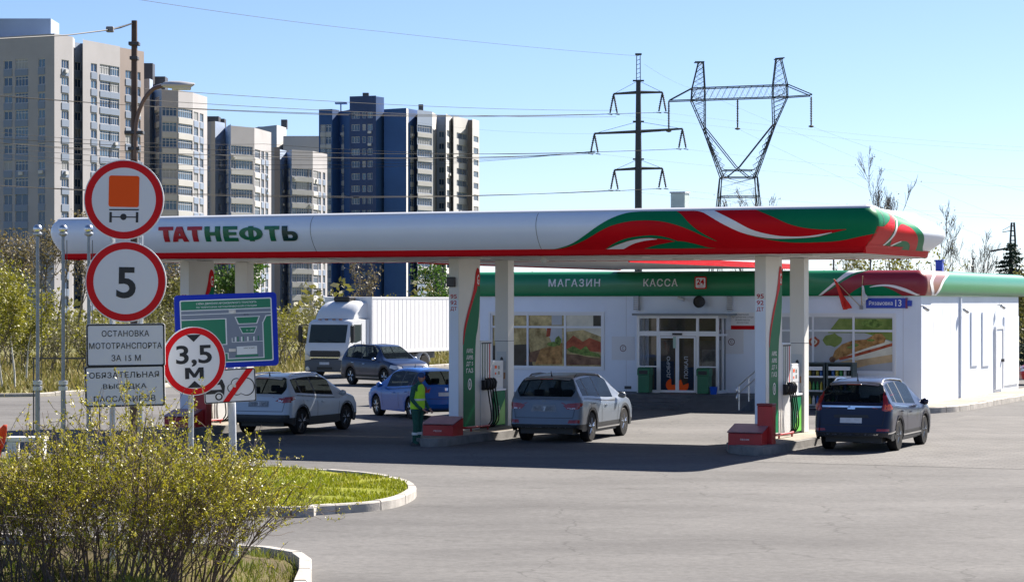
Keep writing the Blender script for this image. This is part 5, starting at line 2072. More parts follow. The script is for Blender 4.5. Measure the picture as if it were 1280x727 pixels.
# dark blue crossover at the right pump
car('parked_suv', 'dark blue crossover with upright orange tail lamps and silver roof rails', 'suv', W(-1.02, 3.8, .004), -TH + R(1), dict(
    rg=8, L=4.6, W=1.855, wb=2.66, fo=.92, wr=.36, sill=.26, line_m=CHROME, paint=paint('midnight_blue', (0.007, 0.011, 0.034), .1, .28), rim=ALLOYD,
    top=[(-2.3, 1.1), (-2.27, 1.15), (-1.86, 1.57), (-1.72, 1.63), (-1.1, 1.68), (-.3, 1.685), (.3, 1.65), (.55, 1.58), (1.32, 1.13), (1.5, 1.08), (2.0, .97), (2.22, .86), (2.3, .7)],
    belt=[(-2.3, 1.16), (-1.2, 1.07), (0, 1.0), (1.1, .98), (1.36, 1.02), (1.9, .9), (2.3, .66)],
    cowl=1.33, wtop=.5, rtop=-1.82, rfoot=-2.265, win=[(-1.72, -1.36), (-1.28, -.56), (-.48, .6)],
    seams=[(-1.25, -1.32), (-.52, -.52), (.76, .88)], handles=[-1.02, -.16], rails=(-1.6, .3), antenna=-1.62, ant_h=.18, spoiler=True,
    rear=[([(.72, .98), (.8, .95), (.9, .95), (.92, 1.1), (.84, 1.14), (.78, 1.34), (.72, 1.42), (.7, 1.3), (.74, 1.14)], LAMP_R, 'tail_lamp', True), ([(.76, .99), (.89, .99), (.9, 1.1), (.78, 1.12)], LAMP_O, 'tail_lamp', True),
          ([(-.7, 1.04), (.7, 1.04), (.72, 1.08), (-.72, 1.08)], CHROME, 'tailgate_strip', False), ([(-.09, 1.0), (.09, 1.0), (.09, 1.1), (-.09, 1.1)], CHROME, 'badge', False),
          ([(-.26, .68), (.26, .68), (.26, .8), (-.26, .8)], PLATE, 'number_plate', False), ([(-.42, .8), (.42, .8), (.4, .87), (-.4, .87)], BLACK, 'handle_recess', False),
          ([(-.9, .24), (.9, .24), (.9, .4), (.6, .44), (-.6, .44), (-.9, .4)], TRIM, 'bumper_trim', False), ([(.6, .5), (.88, .49), (.88, .55), (.62, .55)], LAMP_R, 'reflector', True),
          ([(-.62, .4), (.62, .4), (.66, .43), (-.66, .43)], CHROME, 'bumper_strip', False)],
    flank=[([(-2.0, 1.0), (-2.2, .97), (-2.24, 1.12), (-2.05, 1.12)], LAMP_O, 'tail_lamp'), ([(-.95, .34), (.95, .34), (.95, .375), (-.95, .375)], CHROME, 'sill_strip'),
           ([(-2.2, .42), (-1.75, .46), (-1.75, .49), (-2.2, .46)], CHROME, 'bumper_strip')],
    front=[([(.45, .8), (.85, .84), (.88, .74), (.5, .7)], LAMP_W, 'headlamp', True)]))
# white crossover on the far lane
car('parked_suv', 'white crossover with black lower trim behind the no idling sign', 'suv', W(-17.2, 4.35, .004), -TH + R(1), dict(
    rg=8, L=4.3, W=1.785, wb=2.6, fo=.87, wr=.34, sill=.24, paint=paint('white', (0.42, 0.47, 0.53), .1, .3), rim=ALLOYD,
    top=[(-2.15, 1.02), (-2.12, 1.07), (-1.76, 1.49), (-1.6, 1.53), (-1.0, 1.57), (-.3, 1.585), (.3, 1.55), (.5, 1.5), (1.28, 1.07), (1.45, 1.02), (1.9, .92), (2.08, .82), (2.15, .66)],
    belt=[(-2.15, 1.08), (-1.2, 1.03), (0, .95), (1.1, .93), (1.3, .96), (1.8, .86), (2.15, .62)],
    cowl=1.29, wtop=.48, rtop=-1.72, rfoot=-2.115, win=[(-1.6, -1.32), (-1.24, -.5), (-.42, .58)],
    seams=[(-1.2, -1.28), (-.46, -.46), (.74, .86)], handles=[-1.0, -.14], rails=(-1.45, .25), antenna=-1.5, spoiler=True, spoiler_m=None,
    rear=[([(.48, .9), (.6, .96), (.82, 1.0), (.87, .86), (.7, .85)], LAMP_R, 'tail_lamp', True), ([(.52, .9), (.68, .87), (.7, .92), (.56, .94)], LAMP_W, 'reverse_lamp', True),
          ([(-.3, .74), (.3, .74), (.3, .9), (-.3, .9)], mat('plate_recess', (0.2, 0.22, 0.25), .4), 'plate_recess', False), ([(-.26, .77), (.26, .77), (.26, .88), (-.26, .88)], PLATE, 'number_plate', False),
          ([(-.88, .24), (.88, .24), (.88, .54), (-.88, .54)], TRIM, 'bumper_trim', False), ([(-.4, .3), (.4, .3), (.42, .36), (-.42, .36)], ALLOY, 'skid_plate', False)],
    flank=[([(-1.75, .94), (-2.05, .87), (-2.08, 1.0), (-1.8, 1.02)], LAMP_R, 'tail_lamp')],
    front=[([(.4, .74), (.82, .8), (.84, .7), (.46, .64)], LAMP_W, 'headlamp', True)]) | dict(spoiler_m=paint('white', (0.5, 0.54, 0.58))))
# blue hatchback
car('parked_hatchback', 'bright blue hatchback behind the attendant in the green vest', 'hatchback', W(-17.75, 13.0, .004), -TH + R(50), dict(
    L=4.25, W=1.70, wb=2.55, fo=.85, wr=.315, sill=.2, clad=False, paint=paint('bright_blue', (0.004, 0.085, 0.36), .05, .3), spokes=8,
    top=[(-2.12, .98), (-2.09, 1.03), (-1.78, 1.4), (-1.62, 1.45), (-1.0, 1.49), (-.2, 1.5), (.3, 1.46), (.5, 1.41), (1.22, 1.0), (1.4, .95), (1.86, .84), (2.06, .74), (2.12, .58)],
    belt=[(-2.12, 1.0), (-1.2, .95), (0, .88), (1.05, .87), (1.26, .9), (1.8, .78), (2.12, .54)],
    cowl=1.23, wtop=.48, rtop=-1.74, rfoot=-2.085, win=[(-1.66, -1.3), (-1.22, -.5), (-.42, .56)],
    seams=[(-1.18, -1.26), (-.46, -.46), (.72, .84)], handles=[-.98, -.12], antenna=.2,
    rear=[([(.62, .8), (.82, .8), (.82, 1.12), (.72, 1.1), (.62, .95)], LAMP_R, 'tail_lamp', True), ([(-.26, .7), (.26, .7), (.26, .81), (-.26, .81)], PLATE, 'number_plate', False),
          ([(-.8, .24), (.8, .24), (.8, .34), (-.8, .34)], TRIM, 'bumper_trim', False), ([(-.05, .86), (.05, .86), (.05, .94), (-.05, .94)], CHROME, 'badge', False)],
    flank=[([(-1.95, .84), (-2.07, .8), (-2.04, 1.06), (-1.94, 1.06)], LAMP_R, 'tail_lamp'), ([(-1.5, .52), (1.4, .5), (1.4, .53), (-1.5, .55)], paint('bright_blue', (0.012, 0.07, 0.32)), 'rub_strip')],
    front=[([(.4, .66), (.78, .7), (.8, .6), (.46, .56)], LAMP_W, 'headlamp', True)]))
# dark suv by the truck
car('parked_suv', 'dark blue grey suv with bright grille facing out beside the white truck', 'suv', (-5.35, 100.6, .004), R(-146), dict(
    L=4.65, W=1.84, wb=2.75, fo=.9, wr=.365, sill=.28, paint=paint('slate_blue', (0.008, 0.022, 0.07), .05, .3),
    top=[(-2.32, 1.08), (-2.29, 1.14), (-1.95, 1.58), (-1.8, 1.64), (-1.1, 1.7), (-.3, 1.71), (.25, 1.68), (.5, 1.6), (1.25, 1.14), (1.42, 1.1), (1.95, 1.0), (2.2, .9), (2.32, .72)],
    belt=[(-2.32, 1.12), (-1.2, 1.08), (0, 1.03), (1.05, 1.01), (1.3, 1.05), (1.9, .94), (2.32, .68)],
    cowl=1.26, wtop=.45, rtop=-1.9, rfoot=-2.28, win=[(-1.85, -1.42), (-1.34, -.55), (-.47, .58)],
    seams=[(-1.3, -1.38), (-.51, -.51), (.74, .86)], handles=[-1.1, -.18], rails=(-1.7, .25), rail_m=DARKST, antenna=-1.7, handle_m=CHROME, mirror_m=CHROME,
    rear=[([(.66, .85), (.86, .85), (.86, 1.1), (.7, 1.1)], LAMP_R, 'tail_lamp', True)],
    flank=[([(1.9, .78), (2.22, .7), (2.24, .84), (1.95, .9)], LAMP_W, 'headlamp'), ([(-1.0, .32), (1.0, .32), (1.0, .36), (-1.0, .36)], ALLOY, 'sill_strip')],
    front=[([(.48, .7), (.86, .76), (.88, .9), (.52, .82)], LAMP_W, 'headlamp', True), ([(-.44, .62), (.44, .62), (.48, .86), (-.48, .86)], CHROME, 'grille', False), ([(-.4, .66), (.4, .66), (.43, .7), (-.43, .7)], BLACK, 'grille_slot', False),
           ([(-.41, .74), (.41, .74), (.44, .78), (-.44, .78)], BLACK, 'grille_slot', False), ([(-.6, .34), (.6, .34), (.62, .5), (-.62, .5)], BLACK, 'air_intake', False),
           ([(-.26, .5), (.26, .5), (.26, .6), (-.26, .6)], PLATE, 'number_plate', False), ([(.62, .4), (.8, .42), (.8, .5), (.64, .5)], LAMP_W, 'fog_lamp', True)]))

car('parked_hatchback', 'red hatchback mostly hidden behind the far shop corner', 'hatchback', (at(1336, 0, 101).x, 101, .004), R(84), dict(
    L=4.1, W=1.7, wb=2.5, fo=.82, wr=.315, sill=.2, clad=False, paint=paint('red', (0.4, 0.02, 0.02), .1, .25),
    top=[(-2.05, .98), (-2.02, 1.03), (-1.72, 1.4), (-1.56, 1.45), (-1.0, 1.48), (-.2, 1.49), (.3, 1.45), (.5, 1.4), (1.18, 1.0), (1.36, .95), (1.8, .84), (2.0, .74), (2.05, .58)],
    belt=[(-2.05, 1.0), (-1.2, .95), (0, .88), (1.02, .87), (1.22, .9), (1.75, .78), (2.05, .54)],
    cowl=1.19, wtop=.48, rtop=-1.68, rfoot=-2.015, win=[(-1.6, -1.28), (-1.2, -.5), (-.42, .56)],
    seams=[(-1.16, -1.24), (-.46, -.46), (.72, .84)], handles=[-.98, -.12], antenna=.2,
    rear=[([(.62, .8), (.8, .8), (.8, 1.1), (.72, 1.08), (.62, .95)], LAMP_R, 'tail_lamp', True)], front=[([(.4, .66), (.76, .7), (.78, .6), (.46, .56)], LAMP_W, 'headlamp', True)]))

# ------------------------------------------------------------------ white truck
TW = paint('truck_white', (0.68, 0.7, 0.72), .0, .3)
tk = thing('box_truck', 'white box truck with roof deflector parked beside the dark suv', 'truck', (-8.55, 109.5, .004), R(153.2), 'cars at the petrol station')
CWD = 1.15


def tr_grid(rows, nm, m_, sm=35):
    b = MB()
    b.grid(rows)
    return b.build(nm, m_, tk, smooth=sm)


# cab: cross sections across the width, front at y = 0, going back to y = -1.75
sec = [(-.12, .92), (-.02, 1.0), (.02, 1.2), (.0, 1.45), (-.1, 1.62), (-.32, 2.45), (-.42, 2.62), (-.6, 2.7), (-1.0, 2.74), (-1.75, 2.74)]
rows = []
for y, z in sec:
    rows.append([(x * CWD, y - .12 * abs(x) ** 6, z - (.07 * abs(x) ** 6 if z > 2.6 else 0)) for x in (-1, -.97, -.9, -.75, -.4, 0, .4, .75, .9, .97, 1)])
tr_grid(rows, 'cab', TW)
for s in (-1, 1):
    b = MB()
    poly = [(-.24, .92), (-.14, 1.0), (-.1, 1.2), (-.12, 1.45), (-.22, 1.62), (-.44, 2.45), (-.54, 2.55), (-.72, 2.63), (-1.12, 2.67), (-1.75, 2.67), (-1.75, .95), (-1.5, .95), (-1.4, 1.15), (-.95, 1.25), (-.55, 1.15), (-.45, .92)]
    fill(b, poly, lambda u, v: (s * CWD, u, v))
    fill(b, [(-1.75, .95), (-1.75, 2.67), (-1.76, 2.67), (-1.76, .95)], lambda u, v: (s * CWD, u, v))
    b.build('cab_side', TW, tk)
    b = MB()
    fill(b, [(-.34, 1.65), (-.52, 2.38), (-.62, 2.45), (-1.28, 2.45), (-1.28, 1.72), (-.8, 1.62)], lambda u, v: (s * (CWD + .006), u, v))
    b.build('side_window', GLASSC, tk)
    b = MB()
    b.box(s * (CWD + .005), -1.33, .98, s * (CWD + .009), -1.31, 2.5)
    b.build('door_seam', BLACK, tk)
    b = MB()
    b.box(min(s * (CWD + .15), s * (CWD + .33)), -.16, 1.65, max(s * (CWD + .15), s * (CWD + .33)), -.04, 2.4)
    b.tube([(s * CWD, -.42, 2.42), (s * (CWD + .24), -.1, 2.44)], .025, 6)
    b.tube([(s * CWD, -.3, 1.66), (s * (CWD + .24), -.1, 1.62)], .025, 6)
    b.build('door_mirror', BLACK, tk, bevel=.02)
    b = MB()
    b.lathe([(1e-6, .0), (.09, .0), (.12, -.03), (.12, -.06)], 16, (s * .93, .045, .42), 'y')
    b.build('fog_lamp', LAMP_W, tk, smooth=40)
    b = MB()
    fill(b, [(.72, .86), (1.08, .8), (1.1, 1.12), (.98, 1.1), (.8, .98)], lambda u, v: (s * u, .06 - .1 * (u / CWD) ** 6, v))
    b.build('headlamp', LAMP_W, tk)
b = MB()
rows = []
for k in range(9):
    f = k / 8
    rows.append([(x * 1.03, -.1 - .22 * f + .012 - .08 * abs(x) ** 6, 1.62 + .83 * f) for x in (-1, -.9, -.75, -.4, 0, .4, .75, .9, 1)])
b.grid(rows)
b.build('windscreen', GLASSC, tk, smooth=60)
b = MB()
b.tube([(-.7, -.09, 1.64), (-.1, -.1, 1.75)], .012, 5)
b.tube([(0, -.09, 1.64), (.6, -.1, 1.75)], .012, 5)
b.build('wiper', BLACK, tk)
b = MB()
fill(b, round_rect(-.8, .98, .8, 1.26, .08), lambda u, v: (u, .04 - .1 * abs(u / CWD) ** 6, v))
b.build('grille', BLACK, tk)
b = MB()
for z in (1.05, 1.12, 1.19):
    b.box(-.74, .041, z, .74, .05, z + .02)
b.build('grille_slats', DARKST, tk)
b = MB()
b.box(-.8, .03, .93, .8, .06, .965)
b.build('chrome_strip', CHROME, tk)
BUMP = mat('truck_bumper', (0.1, 0.105, 0.11), .55)
rows = []
for y, z in ((-.1, .28), (.03, .3), (.06, .5), (.04, .78), (-.02, .9)):
    rows.append([(x * (CWD + .02), y - .16 * abs(x) ** 6, z) for x in (-1, -.97, -.9, -.75, 0, .75, .9, .97, 1)] + [(CWD + .02, -.5, max(z, .5))])
    rows[-1].insert(0, (-CWD - .02, -.5, max(z, .5)))
tr_grid(rows, 'bumper', BUMP)
b = MB()
b.box(-.26, .07, .62, .26, .085, .74)
b.build('number_plate', PLATE, tk)
b = MB()
b.box(-.4, .063, .4, .4, .069, .52)
b.build('air_slot', BLACK, tk)
for x in (-.55, -.2, .2, .55):
    b = MB()
    b.box(x - .07, -.47, 2.66, x + .07, -.4, 2.71)
    b.build('marker_lamp', mat('marker', (0.3, 0.12, 0.06), .3), tk)
# roof deflector
rows = []
for y, z, w in ((-.62, 2.72, 1.0), (-.66, 2.85, 1.02), (-.85, 3.1, 1.03), (-1.15, 3.35, 1.03), (-1.5, 3.5, 1.02), (-1.85, 3.55, 1.02)):
    rows.append([(x * w, y - .2 * abs(x) ** 4, z - .1 * abs(x) ** 8) for x in (-1, -.95, -.8, -.5, 0, .5, .8, .95, 1)])
tr_grid(rows, 'deflector', TW)
for s in (-1, 1):
    b = MB()
    fill(b, [(-.82, 2.71), (-.88, 2.85), (-1.05, 3.05), (-1.35, 3.25), (-1.7, 3.4), (-2.05, 3.45), (-2.05, 2.72), (-1.6, 2.74)], lambda u, v: (s * 1.02, u, v))
    fill(b, [(-1.76, 1.0), (-1.76, 2.7), (-2.02, 2.7), (-2.02, 1.0)], lambda u, v: (s * 1.16, u, v))
    b.build('air_guide', TW, tk)
b = MB()
b.box(-.42, -2.02, 3.5, .42, -1.42, 3.74)
b.build('cooling_unit', BLACK, tk, bevel=.06)
b = MB()
BW, BL0, BL1 = 1.27, -2.05, -9.6
b.box(-BW, BL1, 1.1, BW, BL0, 3.72)
b.build('cargo_box', paint('box_white', (0.8, 0.8, 0.8), 0, .35), tk, bevel=.02)
b = MB()
for s in (-1, 1):
    for k in range(19):
        y = BL0 - .4 * k - .1
        b.box(min(s * BW, s * (BW + .008)), y - .025, 1.25, max(s * BW, s * (BW + .008)), y, 3.6)
    b.box(min(s * BW, s * (BW + .02)), BL1, 1.1, max(s * BW, s * (BW + .02)), BL0, 1.2)
    b.box(min(s * BW, s * (BW + .015)), BL1, 3.63, max(s * BW, s * (BW + .015)), BL0, 3.73)
b.build('box_trim', mat('box_trim', (0.66, 0.67, 0.68), .4), tk)
b = MB()
for x in (-.45, .45):
    b.box(x - .06, BL1 + .1, .75, x + .06, -.6, 1.08)
b.box(-.9, -4.6, .5, -.5, -3.6, .98)
b.box(.5, -4.4, .45, .95, -3.4, .98)
b.build('chassis', BLACK, tk)
for s in (-1, 1):
    wheel(tk, s * 1.0, -1.0, .48, s, ALLOY, 8, .3)
    wheel(tk, s * .98, -7.2, .48, s, ALLOY, 8, .5)
    b = MB()
    b.grid([[(s * (.72 + .5 * c), -7.2 + .58 * math.cos(R(a)), .5 + .58 * math.sin(R(a))) for c in (0, 1)] for a in range(10, 171, 16)])
    mg = b.build('mudguard', TW, tk, smooth=60)
    mg.modifiers.new('thick', 'SOLIDIFY').thickness = .02
    b = MB()
    b.box(min(s * 1.2, s * 1.24), -6.4, .55, max(s * 1.2, s * 1.24), -2.4, .62)
    b.box(min(s * 1.2, s * 1.24), -6.4, .8, max(s * 1.2, s * 1.24), -2.4, .87)
    b.build('side_guard', GALV, tk)
# ------------------------------------------------------------------ person: petrol station attendant
def skin_body(name, joints, edges, m, parent=None, loc=None, rz=0, sub=2, root=0):
    me = bpy.data.meshes.new(name)
    me.from_pydata([j[0] for j in joints], edges, [])
    o = bpy.data.objects.new(name, me)
    COL.objects.link(o)
    o.modifiers.new('skin', 'SKIN').use_smooth_shade = True
    for i, j in enumerate(joints):
        sv = me.skin_vertices[0].data[i]
        r_ = j[1]
        sv.radius = r_ if isinstance(r_, tuple) else (r_, r_)
        sv.use_root = (i == root)
    sb = o.modifiers.new('smooth', 'SUBSURF')
    sb.levels = sb.render_levels = sub
    me.materials.append(m)
    if parent:
        o.parent = parent
    if loc is not None:
        o.location = loc
    o.rotation_euler.z = rz
    return o


UNI = mat('uniform_green', (0.012, 0.08, 0.055), 0.85, noise=(9, 0.3))
VEST = mat('vest_yellow', (0.42, 0.75, 0.02), 0.7, noise=(6, 0.12))
SKINM = mat('skin', (0.42, 0.2, 0.13), 0.55)
CAPM = mat('cap_blue', (0.02, 0.05, 0.14), 0.8)
pl = gnd(522, 557)
per = thing('person', 'person in dark green uniform and yellow vest with hands held low in front', 'person', (pl.x, pl.y, .004), R(-122))
# faces +y locally; seen from behind and the side; leaning a little
J = [((0, 0, .93), .15), ((0, .0, 1.06), (.17, .125)), ((0, .0, 1.26), (.185, .125)), ((0, .02, 1.42), (.165, .1)), ((0, .05, 1.51), .06), ((0, .08, 1.58), .058),
     ((.1, 0, .88), .115), ((.115, .03, .5), .072), ((.12, -.02, .11), .052), ((.125, .12, .05), (.045, .04)),
     ((-.1, 0, .88), .115), ((-.125, -.02, .5), .072), ((-.14, -.08, .11), .052), ((-.15, .06, .05), (.045, .04)),
     ((.19, .02, 1.41), .075), ((.255, -.01, 1.14), .055), ((.2, .16, .95), .042), ((.15, .24, .9), .033),
     ((-.19, .02, 1.41), .075), ((-.255, -.01, 1.14), .055), ((-.2, .16, .95), .042), ((-.15, .24, .9), .033)]
Ed = [(0, 1), (1, 2), (2, 3), (3, 4), (4, 5), (0, 6), (6, 7), (7, 8), (8, 9), (0, 10), (10, 11), (11, 12), (12, 13), (3, 14), (14, 15), (15, 16), (16, 17), (3, 18), (18, 19), (19, 20), (20, 21)]
skin_body('body', J, Ed, UNI, per)
# head with face, ears and cap
m = MB()
rows = []
for i in range(13):
    a = math.pi * i / 12
    z = -.118 * math.cos(a)
    rr_ = math.sin(a)
    row = []
    for k in range(18):
        b = 2 * math.pi * k / 18
        x, y = .075 * rr_ * math.cos(b), .095 * rr_ * math.sin(b)
        if z < -.02 and y < 0:
            y *= .85
        if z < -.04:
            x *= .88
        row.append((x, y + (.012 if z < -.05 else 0), z))
    rows.append(row)
m.grid(rows, close=True)
m.tube([(0, .09, .015), (0, .112, -.015), (0, .108, -.03), (0, .09, -.035)], [.009, .013, .014, .01], 6)
for s in (-1, 1):
    m.tube([(s * .072, -.012, .02), (s * .084, -.018, .01), (s * .082, -.014, -.02), (s * .072, -.008, -.03)], [.01, .016, .013, .008], 6)
hd = m.build('head', SKINM, per, smooth=80, loc=(0, .1, 1.66))
m = MB()
for s in (-1, 1):
    m.ball((s * .03, .086, .014), .011, 8)
m.box(-.024, .088, -.062, .024, .094, -.054)
m.build('eyes_and_mouth', mat('eye_dark', (0.03, 0.015, 0.012), .4), hd)
m = MB()
rows = []
for i in range(7):
    a = math.pi / 2 * i / 6
    rows.append([(.085 * math.cos(a) * math.cos(2 * math.pi * k / 20), .106 * math.cos(a) * math.sin(2 * math.pi * k / 20), .03 + .1 * math.sin(a)) for k in range(20)])
rows.insert(0, [(.083 * math.cos(2 * math.pi * k / 20), .103 * math.sin(2 * math.pi * k / 20), -.0 if math.sin(2 * math.pi * k / 20) > -.3 else -.045) for k in range(20)])
m.grid(rows, close=True)
m.add([(x * .07, .085 + .1 * (1 - x * x), .032 - .015 * (1 - x * x)) for x in (-1, -.6, 0, .6, 1)] + [(-.05, .07, .035), (.05, .07, .035)], [(0, 1, 2, 3, 4, 6, 5)])
m.build('cap', CAPM, hd, smooth=60)
m = MB()
m.grid([[(.087 * math.cos(2 * math.pi * k / 20), .108 * math.sin(2 * math.pi * k / 20), z) for k in range(4, 17)] for z in (-.005, .035)])
m.build('cap_band', REDP, hd, smooth=60)
# vest over the trunk
m = MB()
rows = []
for z, rx, ry, oy in ((.9, .2, .165, .0), (1.0, .205, .165, 0), (1.14, .207, .16, 0), (1.28, .212, .158, .005), (1.38, .205, .145, .015), (1.455, .165, .115, .03), (1.50, .1, .085, .045)):
    rows.append([(rx * math.cos(2 * math.pi * k / 24), oy + ry * math.sin(2 * math.pi * k / 24) * (1 + .03 * math.sin(k * 2.1 + z * 9)), z - (.04 * abs(math.cos(2 * math.pi * k / 24)) ** 4 if z > 1.4 else 0)) for k in range(24)])
m.grid(rows, close=True)
m.build('vest', VEST, per, smooth=60)
m = MB()
rows = []
for z in (1.1, 1.15):
    rows.append([(.214 * math.cos(2 * math.pi * k / 24), .168 * math.sin(2 * math.pi * k / 24), z) for k in range(24)])
m.grid(rows, close=True)
m.build('reflective_band', mat('reflective', (0.55, 0.58, 0.56), .35), per, smooth=60)
for s, yk, zk in ((1, .0, .3), (-1, -.055, .3)):
    m = MB()
    m.lathe([(.078, -.03), (.08, 0), (.076, .03)], 14, (s * (.118 if s > 0 else .133), yk, zk))
    m.build('trouser_band', mat('reflective', (0.55, 0.58, 0.56), .35), per, smooth=60)
# hands: palm and five bent fingers
for s in (-1, 1):
    b0 = Vector((s * .15, .24, .9))
    js = [((0, 0, 0), (.03, .02)), ((-s * .02, .05, -.03), (.036, .018)), ((-s * .035, .085, -.05), (.034, .016))]
    es = [(0, 1), (1, 2)]
    hand = skin_body('hand', js, es, SKINM, per, loc=b0, sub=1)
    for q in range(4):
        ox = (q - 1.5) * .018
        L_ = (.06, .07, .066, .052)[q]
        skin_body('finger', [((-s * .03 + ox, .075, -.045), .0095), ((-s * .04 + ox, .075 + L_ * .55, -.06), .009), ((-s * .045 + ox, .07 + L_ * .8, -.085), .0085), ((-s * .045 + ox, .055 + L_ * .7, -.105), .007)], [(0, 1), (1, 2), (2, 3)], SKINM, hand, sub=1)
    skin_body('thumb', [((s * .012, .03, -.01), .011), ((s * .03 - s * .05, .055, .02), .0105), ((-s * .05, .085, .012), .009)], [(0, 1), (1, 2)], SKINM, hand, sub=1)
BOOT = mat('boot_black', (0.02, 0.018, 0.016), .6)
for x, y, a in ((.12, 0, 0), (-.145, -.06, 5)):
    m = MB()
    rows = []
    for yy, w_, h_ in ((-.1, .036, .09), (-.06, .045, .12), (0, .047, .115), (.06, .047, .085), (.12, .05, .065), (.17, .044, .05), (.195, .025, .035)):
        rows.append([(x + w_ * math.cos(R(q)), y + yy, max(0, h_ * math.sin(R(q)))) for q in range(0, 181, 20)] + [(x - w_, y + yy, 0), (x + w_, y + yy, 0)])
    m.grid(rows)
    m.add(rows[0], [tuple(range(len(rows[0])))])
    m.add(rows[-1], [tuple(range(len(rows[0])))])
    m.build('boot', BOOT, per, smooth=50)

# ------------------------------------------------------------------ road signs in front of the forecourt
SIGN_BG = mat('sign_white', (0.70, 0.72, 0.75), 0.35)
SRED = mat('sign_red', (0.62, 0.004, 0.008), 0.4, spec=.2)
SBLK = mat('sign_black', (0.008, 0.008, 0.01), 0.4)
SBACK = mat('sign_back', (0.3, 0.31, 0.32), 0.5, 0.5)
SBLUE = mat('sign_blue', (0.006, 0.03, 0.42), 0.4, spec=.2)
SGRN = mat('sign_green', (0.004, 0.17, 0.09), 0.35)
SGREY = mat('sign_grey', (0.16, 0.2, 0.27), 0.4)


class Face:
    """a sign face: u to the right and v up in metres from its centre, lying in a plane turned by yaw and rolled"""
    def __init__(s, c, yaw=0.0, roll=0.0):
        s.c = Vector(c)
        y, r_ = R(yaw), R(roll)
        s.u = Vector((math.cos(y), math.sin(y), 0))
        s.n = Vector((math.sin(y), -math.cos(y), 0))
        z = Vector((0, 0, 1))
        s.u, s.w = s.u * math.cos(r_) + z * math.sin(r_), z * math.cos(r_) - s.u * math.sin(r_)

    def at(s, off):
        return lambda u, v: s.c + s.u * u + s.w * v + s.n * off


def plate(face, poly, name, parent, m_back=SBACK, th=.02):
    b = MB()
    f0, f1 = face.at(0), face.at(-th)
    n = len(poly)
    b.add([f0(*p) for p in poly] + [f1(*p) for p in poly], [tuple(range(n)), tuple(range(2 * n - 1, n - 1, -1))] + [(i, (i + 1) % n, n + (i + 1) % n, n + i) for i in range(n)])
    return b.build(name, m_back, parent)


def round_sign(parent, c, r, yaw, roll, art):
    f = Face(c, yaw, roll)
    p = plate(f, disc_pts(0, 0, r, 56), 'round_sign', parent, WFILM)
    b = MB()
    ring(b, disc_pts(0, 0, r * .975, 56), disc_pts(0, 0, r * .80, 56), f.at(.003))
    b.build('red_ring', SRED, p)
    b = MB()
    fill(b, disc_pts(0, 0, r * .80, 56), f.at(.002))
    b.build('sign_face', SIGN_BG, p)
    art(f, p, r)
    return p


def text_plate(parent, c, w, h, roll, lines, yaw=0):
    f = Face(c, yaw, roll)
    p = plate(f, round_rect(-w / 2, -h / 2, w / 2, h / 2, .03), 'text_plate', parent, SIGN_BG)
    b = MB()
    o = round_rect(-w / 2 + .004, -h / 2 + .004, w / 2 - .004, h / 2 - .004, .028)
    i_ = round_rect(-w / 2 + .022, -h / 2 + .022, w / 2 - .022, h / 2 - .022, .02)
    ring(b, o, i_, f.at(.003))
    b.build('border', SBLK, p)
    b = MB()
    for tx, u0, u1, v0, v1 in lines:
        put_text(b, tx, u0 * w, v0 * h, u1 * w, v1 * h, f.at(.004), bold=.006, spacing=1.06)
    b.build('lettering', SBLK, p)
    return p


DA = 28.5
pA = at(157, 300, DA)
sA = thing('road_sign', 'steel post with dangerous goods ban, 5 speed limit and two white text plates', 'road sign', (pA.x, DA, 0), 0)
rel = lambda x, y, d=DA, o=pA: Vector((at(x, y, d).x - o.x, 0, at(x, y, d).z))
kpx = DA / FPX


def art_truck(f, p, r):
    u = r / 50
    b = MB()
    fill(b, round_rect(-19 * u, -9 * u, 19 * u, 30 * u, 3 * u), f.at(.005))
    b.build('orange_load', ORANGE, p)
    b = MB()
    for q in ([(-18, -13.5), (19, -12.8), (19, -11.2), (-18, -11.9)], [(-17.5, -28.5), (-14.5, -28.5), (-14.5, -15.5), (-17.5, -15.5)], [(15.5, -28), (18.5, -28), (18.5, -15), (15.5, -15)], [(-14.5, -22.2), (-4, -22.2), (-4, -20.8), (-14.5, -20.8)], [(4, -22.2), (15.5, -22), (15.5, -20.6), (4, -20.8)]):
        fill(b, [(x * u, y * u) for x, y in q], f.at(.005))
    fill(b, disc_pts(0, -21.3 * u, 4 * u, 20), f.at(.005))
    b.build('axle_symbol', SBLK, p)


def art_5(f, p, r):
    u = r / 50
    b = MB()
    put_text(b, '5', -11.5 * u, -20.5 * u, 12.5 * u, 18 * u, f.at(.005), bold=.022)
    b.build('numeral', SBLK, p)


round_sign(sA, rel(156, 250) + Vector((0, -.07, 0)), 50 * kpx, 0, -1.2, art_truck)
round_sign(sA, rel(158.5, 352) + Vector((0, -.075, 0)), 50.5 * kpx, 0, -1, art_5)
text_plate(sA, rel(158, 431) + Vector((0, -.06, 0)), 98.5 * kpx, 53.5 * kpx, .6, [('ОСТАНОВКА', -.3, .3, .2, .345), ('МОТОТРАНСПОРТА', -.46, .46, -.085, .06), ('ЗА 15 М', -.18, .19, -.37, -.225)])
text_plate(sA, rel(157, 482) + Vector((0, -.06, 0)), 100 * kpx, 51.5 * kpx, 1.4, [('ОБЯЗАТЕЛЬНАЯ', -.44, .43, .2, .345), ('ВЫСАДКА', -.27, .27, -.085, .06), ('ПАССАЖИРОВ', -.39, .38, -.375, -.23)])
for x in (140.5, 175.5):
    b = MB()
    q = rel(x, 300)
    b.tube([(q.x, .0, 0), (q.x, .0, at(0, 203, DA).z)], .034, 10)
    b.build('post', GALV, sA, smooth=60)
